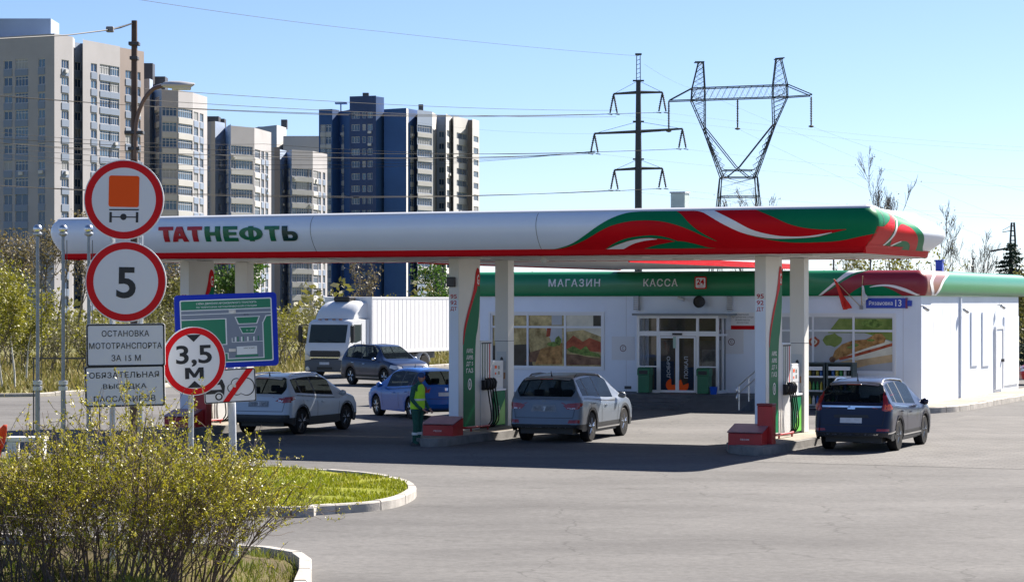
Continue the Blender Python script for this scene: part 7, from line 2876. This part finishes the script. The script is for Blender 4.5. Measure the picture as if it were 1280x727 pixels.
# ------------------------------------------------------------------ power line towers
TOWER = mat('tower_steel', (0.05, 0.06, 0.075), .6, .3)
DT = 300.0
pt = at(923, 0, DT)
lt = thing('lattice_pylon', 'steel lattice pylon with two horns and a wide crossbeam', 'pylon', (pt.x, DT, 0), 0)
Q = lambda x, y, dy=0.0: Vector((at(x, 0, DT).x - pt.x, dy, at(0, y, DT).z))


def lattice(name, lines, r=.085, brace=None, dys=(-1.1, 1.1)):
    m = MB()
    for dy in dys:
        for ln in lines:
            m.tube([Q(x, y, dy * (s_ if len(q) > 2 else 1)) for q in ln for (x, y, s_) in [(q[0], q[1], q[2] if len(q) > 2 else 1)]], r, 4)
    for (la_, lb_, n) in (brace or []):
        pa = [Vector(p) for p in la_]
        pb = [Vector(p) for p in lb_]

        def pos(P_, f):
            seg = f * (len(P_) - 1)
            i = min(int(seg), len(P_) - 2)
            return P_[i].lerp(P_[i + 1], seg - i)
        for dy in dys:
            zig = []
            for i in range(n + 1):
                c = pos(pa if i % 2 == 0 else pb, i / n)
                zig.append(Q(c[0], c[1], dy))
            m.tube(zig, r * .55, 3)
            zig = []
            for i in range(n + 1):
                c = pos(pb if i % 2 == 0 else pa, i / n)
                zig.append(Q(c[0], c[1], dy))
            m.tube(zig, r * .5, 3)
        for i in range(0, n + 1, 2):                  # ties from the near face to the far one
            c = pos(pa, i / n)
            m.tube([Q(c[0], c[1], dys[0]), Q(c[0], c[1], dys[1])], r * .5, 3)
    return m.build(name, TOWER, lt)


lattice('horn', [[(868, 78), (880, 78)], [(873, 78), (865, 111), (864, 126)], [(879, 78), (881, 111), (881, 126)]], brace=[([(873, 78), (865, 126)], [(879, 78), (881, 126)], 8)], dys=(-.7, .7))
lattice('horn', [[(968, 74), (980, 73)], [(970, 74), (966, 108), (966, 123)], [(976, 73), (984, 107), (984, 122)]], brace=[([(970, 74), (966, 123)], [(976, 73), (984, 122)], 8)], dys=(-.7, .7))
lattice('crossbeam', [[(864, 111), (984, 106.5)], [(836, 126.5), (864, 125.5), (984, 121.5), (1014, 119.5)], [(864, 111), (836, 126)], [(984, 106.5), (1014, 119)]], brace=[([(864, 111), (984, 106.5)], [(864, 125.5), (984, 121.5)], 16)], dys=(-1.0, 1.0))
lattice('leg', [[(864, 126), (880, 163), (901, 222)], [(881, 126), (881, 163)], [(880, 163), (904, 222)], [(881, 160), (920, 209), (936, 222)]],
        brace=[([(864, 126), (880, 163)], [(881, 126), (881, 163)], 6), ([(880, 163), (901, 222)], [(882, 163), (912, 222)], 8)])
lattice('leg', [[(984, 122), (968, 158), (945, 222)], [(966, 123), (967, 158)], [(968, 158), (942, 222)], [(967, 155), (924, 209), (908, 222)]],
        brace=[([(984, 122), (968, 158)], [(966, 123), (967, 158)], 6), ([(968, 158), (945, 222)], [(966, 158), (934, 222)], 8)])
lattice('waist', [[(901, 222), (945, 222)], [(903, 213), (942, 213)]], dys=(-1.5, 1.5))
lattice('base_frame', [[(901, 222), (880, 409)], [(945, 222), (965, 409)], [(901, 222, .6), (890, 409, 2.4)], [(945, 222, .6), (955, 409, 2.4)], [(898, 246), (948, 246)], [(892, 300), (954, 300)]], brace=[([(901, 222), (890, 320)], [(945, 222), (956, 320)], 8)], dys=(-2.0, 2.0))
for x, y in ((836, 127), (922, 124), (1014, 121)):
    m = MB()
    m.tube([Q(x, y), Q(x, y + 36)], .1, 5)
    for k in range(10):
        m.lathe([(.08, -.05), (.2, 0), (.08, .05)], 8, tuple(Q(x, y + 3 + k * 3)))
    m.lathe([(.1, -.15), (.35, -.05), (.35, .05), (.1, .15)], 8, tuple(Q(x, y + 37)))
    m.build('insulator', DARKST, lt)

DP = 200.0
pp = at(798, 0, DP)
mp = thing('tubular_pylon', 'dark tubular power pole with three crossarms and v shaped insulators', 'pylon', (pp.x, DP, 0), 0)
QP = lambda x, y, dy=0.0: Vector((at(x, 0, DP).x - pp.x, dy, at(0, y, DP).z))
m = MB()
m.tube([QP(798, 425), QP(798, 220), QP(798, 100)], [.34, .3, .2], 10)
m.build('shaft', TOWER, mp, smooth=60)
m = MB()
for dx in (-2.4, 2.4):
    m.tube([QP(798 + dx, 100), QP(798 + dx * .9, 68)], .045, 4)
for k in range(6):
    m.tube([QP(795.6, 98 - k * 5.5), QP(800.4, 96 - k * 5.5)], .03, 4)
m.box(QP(794, 0).x, -.2, QP(0, 69).z, QP(802, 0).x, .2, QP(0, 67).z)
m.build('top_frame', TOWER, mp)
PINS = []
for ya, xl, xr, tl in ((116.5, 767, 828, 101), (165.5, 743, 853, 152), (211.5, 768, 828, 199)):
    off = {116.5: (1, -1), 165.5: (1.5, -4.5), 211.5: (1, -1)}[ya]
    m = MB()
    m.tube([QP(xl, ya + off[0]), QP(798, ya - 1), QP(xr, ya + off[1])], [.08, .14, .08], 6)
    for x, y in ((xl, ya + off[0]), (xr, ya + off[1])):
        m.tube([QP(798, tl), QP(x, y)], .022, 4)
    m.box(QP(791, 0).x, -.06, QP(0, tl + 1).z, QP(805, 0).x, .06, QP(0, tl - 1).z)
    m.build('crossarm', TOWER, mp)
    for x, y in ((xl, ya + off[0]), (xr, ya + off[1])):
        m = MB()
        for dx in (-4.5, 4.5):
            m.tube([QP(x, y), QP(x + dx, y + 24)], .07, 5)
            for k in range(7):
                f_ = .15 + k * .11
                m.lathe([(.06, -.04), (.13, 0), (.06, .04)], 7, tuple(QP(x + dx * f_, y + 24 * f_)))
            m.tube([QP(x + dx - 3, y + 25), QP(x + dx + 3, y + 26)], .05, 4)
        m.build('insulator', DARKST, mp)
        PINS.append((x, y + 25))
mp2 = thing('lattice_mast', 'small far lattice mast rising behind the spruce', 'pylon', (at(1266, 0, 260).x, 260, 0), 0)
QM = lambda x, y: Vector((at(x, 0, 260).x - at(1266, 0, 260).x, 0, at(0, y, 260).z))
m = MB()
for dx, dy in ((-3, -.25), (3, -.25), (-3, .25), (3, .25)):
    m.tube([QM(1266 + dx * 1.6, 405) + Vector((0, dy * 2, 0)), QM(1266 + dx, 300) + Vector((0, dy, 0)), QM(1266 + dx * .5, 278) + Vector((0, dy, 0))], .07, 4)
for k in range(12):
    m.tube([QM(1263, 350 - k * 6), QM(1269, 347 - k * 6)], .04, 3)
    m.tube([QM(1269, 350 - k * 6), QM(1263, 347 - k * 6)], .04, 3)
m.build('mast', TOWER, mp2)
m = MB()
m.tube([QM(1266, 288), QM(1253, 290)], .06, 4)
m.tube([QM(1266, 309), QM(1238, 314)], .14, 4)
m.tube([QM(1264, 282), QM(1253, 288)], .03, 3)
m.build('crossarm', TOWER, mp2)

# conductors: from the tubular pole to its neighbour out of the picture on the left, and past it to the right
for k, (x, y) in enumerate(PINS):
    a = at(x, y, DP)
    b_ = Vector((-62 - (k % 2) * 3, 150 + (k % 2) * 4, a.z + .8))
    cable('overhead conductor strung from the tubular pole across the apartment blocks', [b_, a], .022, 1.8, n=30)
    cable('overhead conductor leaving the tubular pole over the canopy', [a, Vector((a.x + 95, DP + 60, a.z + 1))], .006, 2.0)
for k, (y0_, y1_) in enumerate(((113, 138), (127, 146))):
    cable('dark distribution wire from the lamp head side to the tubular pole', [at(180, y0_ - 2, 120), at(770, y1_, 205)], .016, .3, n=30)
cable('dark wire high across the sky towards the tubular pole', [at(150, -4, 100), at(480, 40, 150), at(798, 70, DP)], .012, .1, n=20)
for k, y in enumerate((173, 186, 192, 199, 205)):
    cable('pale overhead cable strung in front of the beige apartment blocks', [at(-40, y - 12, 150), at(330, y + 7, 175), at(744, 191 - k * .6, 199.9)], .014, .35, n=16)
for x, y, x2, y2 in ((836, 164, 500, 150), (922, 161, 1330, 330), (1014, 158, 1340, 250)):
    cable('overhead conductor hung under the lattice crossbeam', [at(x, y, DT), at(x2, y2, DT + 60)], .008, 1.0)
cable('earth wire running off the horns of the lattice pylon', [at(805, 80, DP), at(870, 112, 290), at(1300, 290, 420)], .008, .3)
# ------------------------------------------------------------------ trees and shrubs
BARK = mat('bark_brown', (0.075, 0.06, 0.048), .9, noise=(6, .3))
BARKG = mat('bark_grey', (0.13, 0.115, 0.1), .9, noise=(6, .3))
BIRCH = mat('bark_birch', (0.55, 0.53, 0.5), .8, noise=(7, .35, (0.7, 0.69, 0.66)))
TWIG = mat('twig', (0.10, 0.078, 0.062), .9)
LF_Y = leaf_mat('leaf_yellow_green', [(0.12, 0.13, 0.012), (0.19, 0.19, 0.015), (0.27, 0.24, 0.03)])
LF_O = leaf_mat('leaf_olive', [(0.085, 0.09, 0.022), (0.14, 0.14, 0.03), (0.2, 0.18, 0.055)])
LF_G = leaf_mat('leaf_fresh_green', [(0.03, 0.075, 0.012), (0.05, 0.115, 0.015), (0.10, 0.16, 0.025)])
LF_D = leaf_mat('needle_dark', [(0.010, 0.026, 0.016), (0.018, 0.042, 0.022), (0.03, 0.055, 0.03)], .7, .15)
LF_B = leaf_mat('bud_brown', [(0.10, 0.08, 0.04), (0.15, 0.12, 0.05), (0.19, 0.17, 0.06)])
LF_BUSH = leaf_mat('leaf_bush', [(0.22, 0.24, 0.012), (0.36, 0.34, 0.02), (0.55, 0.47, 0.05)], .45, .3)


def leaf_quad(m, p, size, rnd):
    n_ = Vector((rnd.gauss(0, 1), rnd.gauss(0, 1), rnd.gauss(0, 1)))
    n_ = n_.normalized() if n_.length > 1e-3 else Vector((0, 0, 1))
    u = n_.orthogonal().normalized()
    a = rnd.uniform(0, 6.283)
    w_ = n_.cross(u)
    u, w_ = u * math.cos(a) + w_ * math.sin(a), w_ * math.cos(a) - u * math.sin(a)
    s_ = size * rnd.uniform(.6, 1.35)
    m.add([p - u * s_, p + w_ * s_ * .5, p + u * s_, p - w_ * s_ * .5], [(0, 1, 2, 3)])


def grow(rnd, p, d, length, rad, lev, mx, segs, tips, up=.25, kids=(4, 6), ang=(28, 55), wob=.18, taper=.35):
    n = 5 if lev == 0 else 4
    pts, rs = [p.copy()], [rad]
    d = d.normalized()
    q = p.copy()
    for i in range(n):
        d = (d + Vector((rnd.gauss(0, wob), rnd.gauss(0, wob), rnd.gauss(0, wob) + up * (.3 if lev == 0 else .5)))).normalized()
        q = q + d * (length / n)
        pts.append(q.copy())
        rs.append(rad * (1 - (1 - taper) * (i + 1) / n))
    segs.append((pts, rs, lev))
    if lev >= mx:
        tips += [(pts[k], lev) for k in range(1, len(pts))]
        return
    k = rnd.randint(*kids)
    for j in range(k):
        f = rnd.uniform(.25 if lev else .3, 1.0)
        seg = f * n
        i = min(int(seg), n - 1)
        c = pts[i].lerp(pts[i + 1], seg - i)
        bd = (pts[i + 1] - pts[i]).normalized()
        ax = bd.orthogonal().normalized()
        ax.rotate(Matrix.Rotation(rnd.uniform(0, 6.283), 3, bd))
        nd = bd.copy()
        nd.rotate(Matrix.Rotation(R(rnd.uniform(*ang)), 3, ax))
        grow(rnd, c, nd, length * rnd.uniform(.42, .66) * (1.15 - .35 * f), max(rad * .5 * (1.1 - .5 * f), .003), lev + 1, mx, segs, tips, up, kids, ang, wob * 1.1, taper)
    tips.append((pts[-1], lev))


def tree(name, label, cat, base, h, seed, leaf=None, nleaf=0, lsize=.1, bark=BARK, mx=3, trunk_r=None, kids=(4, 6), ang=(25, 50), up=.25, spread=.22, wob=.13, stems=1, lean=(0, 0), group=None, twig_min=.0):
    rnd = random.Random(seed)
    t = thing(name, label, cat, base, 0, group)
    segs, tips = [], []
    for s_ in range(stems):
        d0 = Vector((lean[0] + (rnd.gauss(0, .25) if stems > 1 else rnd.gauss(0, .03)), lean[1] + (rnd.gauss(0, .25) if stems > 1 else 0), 1))
        grow(rnd, Vector((rnd.gauss(0, .12) * (stems > 1), rnd.gauss(0, .12) * (stems > 1), -.05)), d0, h * (.72 if mx > 1 else .9) * rnd.uniform(.8, 1.0), trunk_r or h * .014, 0, mx, segs, tips, up, kids, ang, wob)
    m0, m1 = MB(), MB()
    for pts, rs, lev in segs:
        rs = [max(r_, twig_min) for r_ in rs]
        (m0 if lev == 0 else m1).tube(pts, rs, 6 if lev == 0 else (4 if lev == 1 else 3), cap=False)
    m0.build('trunk', bark, t, smooth=60, fix=False)
    if m1.f:
        m1.build('branches', bark if bark is not BIRCH else TWIG, t, fix=False)
    if nleaf:
        ml = MB()
        for _ in range(nleaf):
            p, lev = rnd.choice(tips)
            leaf_quad(ml, p + Vector((rnd.gauss(0, spread), rnd.gauss(0, spread), rnd.gauss(0, spread))), lsize, rnd)
        ml.build('crown', leaf, t, fix=False)
    return t


def P2(px, d):
    return Vector((at(px, 0, d).x, d, 0))


# yellow green birches and willows at the frame edge
for i, (px, d, h, lab) in enumerate(((4, 95, 5.6, 'thin white stemmed birch in yellow green leaf at the picture edge'), (19, 97, 6.4, 'thin white stemmed birch with taller yellow green crown beside the first flagpole'), (-8, 99, 6.0, 'yellow green birch cut by the picture edge'), (33, 104, 4.6, 'short yellow green birch close behind the first flagpole'))):
    tree('birch_tree', lab, 'tree', P2(px, d), h * .88, 20 + i, LF_Y, 1900, .07, BIRCH, 3, .05, (5, 7), (20, 42), .35, .2, .08, group='young birches by the road')
# grey brown bare trees in front of the tower block
for i, (px, d, h) in enumerate(((14, 190, 11), (52, 170, 9.5), (70, 205, 12.5), (93, 180, 10), (34, 160, 8.5), (125, 195, 10.5), (215, 175, 9))):
    tree('bare_tree', ['bare grey brown tree left of the flagpoles before the beige tower', 'bare grey brown tree rising between first and second flagpole', 'tall bare tree before the tower corner behind the second flagpole', 'bare tree rising beside the third flagpole', 'low bare tree behind the first flagpole', 'bare tree hidden behind the round road signs', 'bare budding tree seen beside the first pump pillar'][i], 'tree', P2(px, d), h, 40 + i, LF_B, 900, .12, BARKG, 3, .1, (5, 7), (25, 50), .28, .3, .12, group='bare trees before the apartment blocks', twig_min=.018)
# scrub belt
scr = []
rr = random.Random(77)
spots = [(-15, 118), (10, 126), (30, 116), (48, 128), (64, 119), (82, 127), (100, 117), (118, 126), (138, 119), (158, 128), (180, 121), (200, 118), (214, 128), (228, 122), (246, 130), (266, 124), (285, 133), (300, 126), (316, 132), (330, 126), (344, 134), (356, 128), (368, 137), (380, 131), (396, 140), (412, 146), (335, 145), (352, 150), (370, 152), (390, 156), (430, 152), (455, 158), (480, 155), (505, 160), (530, 156), (552, 161), (575, 158), (500, 172), (540, 175)]
for i, (px, d) in enumerate(spots):
    h = rr.uniform(2.3, 3.7) * (d / 125) ** .6
    tree('scrub_willow', 'olive green scrub willow in the belt behind the station road', 'shrub', P2(px, d), h, 100 + i, LF_O if i % 3 else LF_Y, 560, .08, BARKG, 2, .035, (6, 9), (18, 45), .3, .28, .16, stems=4, group='scrub willows behind the station')
# greener trees
tree('pine_tree', 'fresh green pine seen between the first pump pillar and its column', 'tree', P2(275, 150), 6.6, 300, LF_G, 3600, .13, BARK, 3, .09, (5, 7), (40, 75), .1, .32)
tree('pine_tree', 'dark pine half hidden behind the 5 limit sign and first pillar', 'tree', P2(203, 140), 5.8, 301, LF_O, 2600, .12, BARK, 3, .09, (5, 7), (40, 75), .1, .3)
tree('bare_tree', 'slender bare tree above the truck cab before the slate tower', 'tree', P2(456, 180), 7.4, 302, LF_B, 500, .1, BARKG, 3, .06, (5, 7), (20, 45), .3, .25, twig_min=.015)
tree('young_tree', 'small green tree above the truck box near the second pillar', 'tree', P2(546, 165), 6.0, 303, LF_G, 2200, .12, BARK, 3, .07, (5, 7), (35, 65), .15, .3)
# trees behind the shop, seen over the canopy and roofs
for i, (px, d, h, lab) in enumerate(((978, 125, 10.0, 'tall bare tree standing over the canopy beside the lattice pylon'), (1124, 120, 9.4, 'bare tree standing over the canopy end'), (1166, 122, 8.6, 'bare tree with drooping twigs beyond the rounded canopy end'), (940, 130, 9.6, 'bare tree half hidden by the lattice pylon foot'), (1062, 128, 7.4, 'bare tree between canopy and shop roof'), (1225, 132, 6.8, 'low bare tree over the shop roof near the spruce'), (1248, 140, 6.6, 'low bare twiggy tree right beside the spruce'))):
    tree('bare_tree', lab, 'tree', P2(px, d), h, 400 + i, LF_B, 120, .05, BARK, 4, h * .008, (3, 5), (10, 30), .3, .2, .09, group='bare trees behind the shop', twig_min=.009)
tree('budding_tree', 'bushy yellow budding tree beneath the rounded canopy end', 'tree', P2(1150, 112), 6.6, 420, LF_Y, 2200, .085, BARK, 3, .07, (6, 8), (25, 55), .2, .3)
tree('budding_tree', 'bushy olive budding tree behind the shop roof masts', 'tree', P2(1092, 116), 6.3, 421, LF_O, 2200, .085, BARK, 3, .07, (6, 8), (25, 55), .2, .3)
tree('budding_tree', 'olive green tree standing past the far corner of the shop', 'tree', P2(1290, 112), 5.6, 422, LF_O, 3600, .11, BARK, 3, .08, (6, 8), (30, 60), .15, .35)


def spruce(label, base, h, w, seed):
    rnd = random.Random(seed)
    t = thing('spruce_tree', label, 'tree', base, 0)
    m = MB()
    m.tube([(0, 0, 0), (0, 0, h)], [h * .018, .01], 7)
    m.build('trunk', BARK, t, smooth=60)
    m = MB()
    z = .6
    while z < h - .1:
        f = 1 - z / h
        for k in range(int(9 + 9 * f)):
            a = rnd.uniform(0, 6.283)
            L_ = (w * f ** .85 + .12) * rnd.uniform(.65, 1.12)
            for q in range(int(14 + 40 * f)):
                u = rnd.random() ** .7
                p = Vector((math.cos(a) * L_ * u, math.sin(a) * L_ * u, z - .28 * L_ * u + .12 * L_ * u * u + rnd.gauss(0, .03)))
                leaf_quad(m, p + Vector((rnd.gauss(0, .06), rnd.gauss(0, .06), rnd.gauss(0, .03) - .04)), .085, rnd)
        z += .2 + .14 * f
    m.build('crown', LF_D, t, fix=False)
    return t


for i, (x, y, h) in enumerate(((34, 84, 7), (38, 96, 8), (44, 88, 7.5), (47, 104, 8.5), (54, 96, 8), (40, 112, 7))):  # unseen trees added to darken what the car windows reflect
    tree('added_tree', 'leafy dark tree added beyond the picture edge for the car window reflections', 'tree', (x, y, 0), h, 500 + i, LF_O, 2200, .2, BARK, 3, .1, (6, 8), (30, 60), .15, .4, group='added trees past the shop')
spruce('dark narrow spruce over the shop roof at the picture edge', P2(1264, 132), 7.0, 3.3, 5)
spruce('dark spruce beyond the far corner of the shop, cut by the picture edge', P2(1292, 124), 5.4, 2.2, 6)
# far tree line: reads as one mass
rnd = random.Random(9)
m = MB()
for k in range(5200):
    px = rnd.uniform(-120, 1400)
    d = rnd.uniform(230, 330)
    hh = (4.2 + 1.6 * math.sin(px * .05) + 1.3 * math.sin(px * .13 + 2)) * rnd.uniform(.1, 1)
    leaf_quad(m, Vector((at(px, 0, d).x, d, max(.1, hh))), .42, rnd)
o = m.build('treeline', LF_O, fix=False)
o['kind'] = 'stuff'
tag(o, 'low olive tree line along the far edge of the meadow', 'tree line')
# rough grass along the road edge and the dry bank
edge = [(-70, 79.6), (-22, 87.2), (-17.5, 88.8), (-15.6, 93), (-11.9, 111.4), (-.4, 137.6), (3, 150), (-8, 160), (-30, 150), (-45, 128), (-70, 112)]
grass_blades('meadow_grass', 'rough dry and green meadow grass beyond the station road', sampler(edge, -45, 3, 80, 158), lambda x, y: 0.0, 26000, .12, .5, leaf_mat('meadow_blade', [(0.12, 0.14, 0.015), (0.2, 0.18, 0.05), (0.36, 0.27, 0.13)], .7, .25), 31, .05)
kerb('road_kerb', [(-70, 79.3), (-22, 86.9), (-17.5, 88.5), (-15.3, 92.9), (-11.6, 111.2), (-.1, 137.3)], .14, .18, step=2.0, inner=-.02)

# the budding bush in the foreground
def bush(label, base, seed, nst, h, lean_x, nleaf, rad=.55, sprig=None, spread=.8, zcap=2.2):
    rnd = random.Random(seed)
    t = thing('budding_bush', label, 'bush', base, 0)
    segs, tips = [], []
    for k in range(nst):
        a = rnd.uniform(0, 6.283)
        r0 = rad * math.sqrt(rnd.random())
        out = rnd.uniform(.05, spread)
        d = Vector((math.cos(a) * out + lean_x, math.sin(a) * out * .7, 1.0))
        grow(rnd, Vector((math.cos(a) * r0, math.sin(a) * r0 * .7, -.05)), d, h * rnd.uniform(.55, 1.0), rnd.uniform(.008, .017), 0, 2, segs, tips, .10, (4, 7), (18, 48), .13, .4)
    segs = [s_ for s_ in segs if max(p.z for p in s_[0]) < zcap * max(.55, 1 - .14 * (s_[0][-1].x - .25) ** 2) * rnd.uniform(.74, 1.08)]
    if sprig:
        grow(rnd, Vector((.12, -.2, 0)), Vector(sprig), 2.15, .016, 0, 2, segs, tips, .05, (4, 5), (14, 30), .04, .4)
    m = MB()
    for pts, rs, lev in segs:
        m.tube(pts, [max(r_, .0028) for r_ in rs], 5 if lev == 0 else 3, cap=False)
    m.build('stems', BUSHBARK, t, fix=False)
    ml = MB()
    for _ in range(nleaf):
        pts, rs, lev = rnd.choice(segs)
        f = rnd.uniform(.35 if lev == 0 else .1, 1) * (len(pts) - 1)
        i = min(int(f), len(pts) - 2)
        p = pts[i].lerp(pts[i + 1], f - i)
        if p.z < rnd.uniform(.35, 1.45):
            continue
        for q in range(rnd.randint(2, 4)):
            leaf_quad(ml, p + Vector((rnd.gauss(0, .014), rnd.gauss(0, .014), rnd.gauss(0, .014))), .0165, rnd)
    ml.build('leaves', LF_BUSH, t, fix=False)
    return t


BUSHBARK = mat('bush_bark', (0.13, 0.10, 0.085), .9, noise=(12, .35))
bb = at(138, 700, 26.4)
bush('large wiry bush bursting into small yellow green leaves in front of the road signs', (bb.x, 26.4, .1), 12, 64, 2.15, .05, 14000, .75, (.2, 0, 1), .72, 2.6)
bb = at(20, 700, 26.8)
bush('thinner wiry bush with sparse leaves at the picture edge', (bb.x, 26.9, .1), 13, 28, 1.7, -.05, 3200, .6, None, .65, 2.0)
bb = at(228, 700, 27.4)
bush('low spreading bush with dense yellow leaves near the kerb corner', (bb.x, 27.4, .2), 14, 36, 1.6, .1, 8000, .5, None, .75, 1.85)
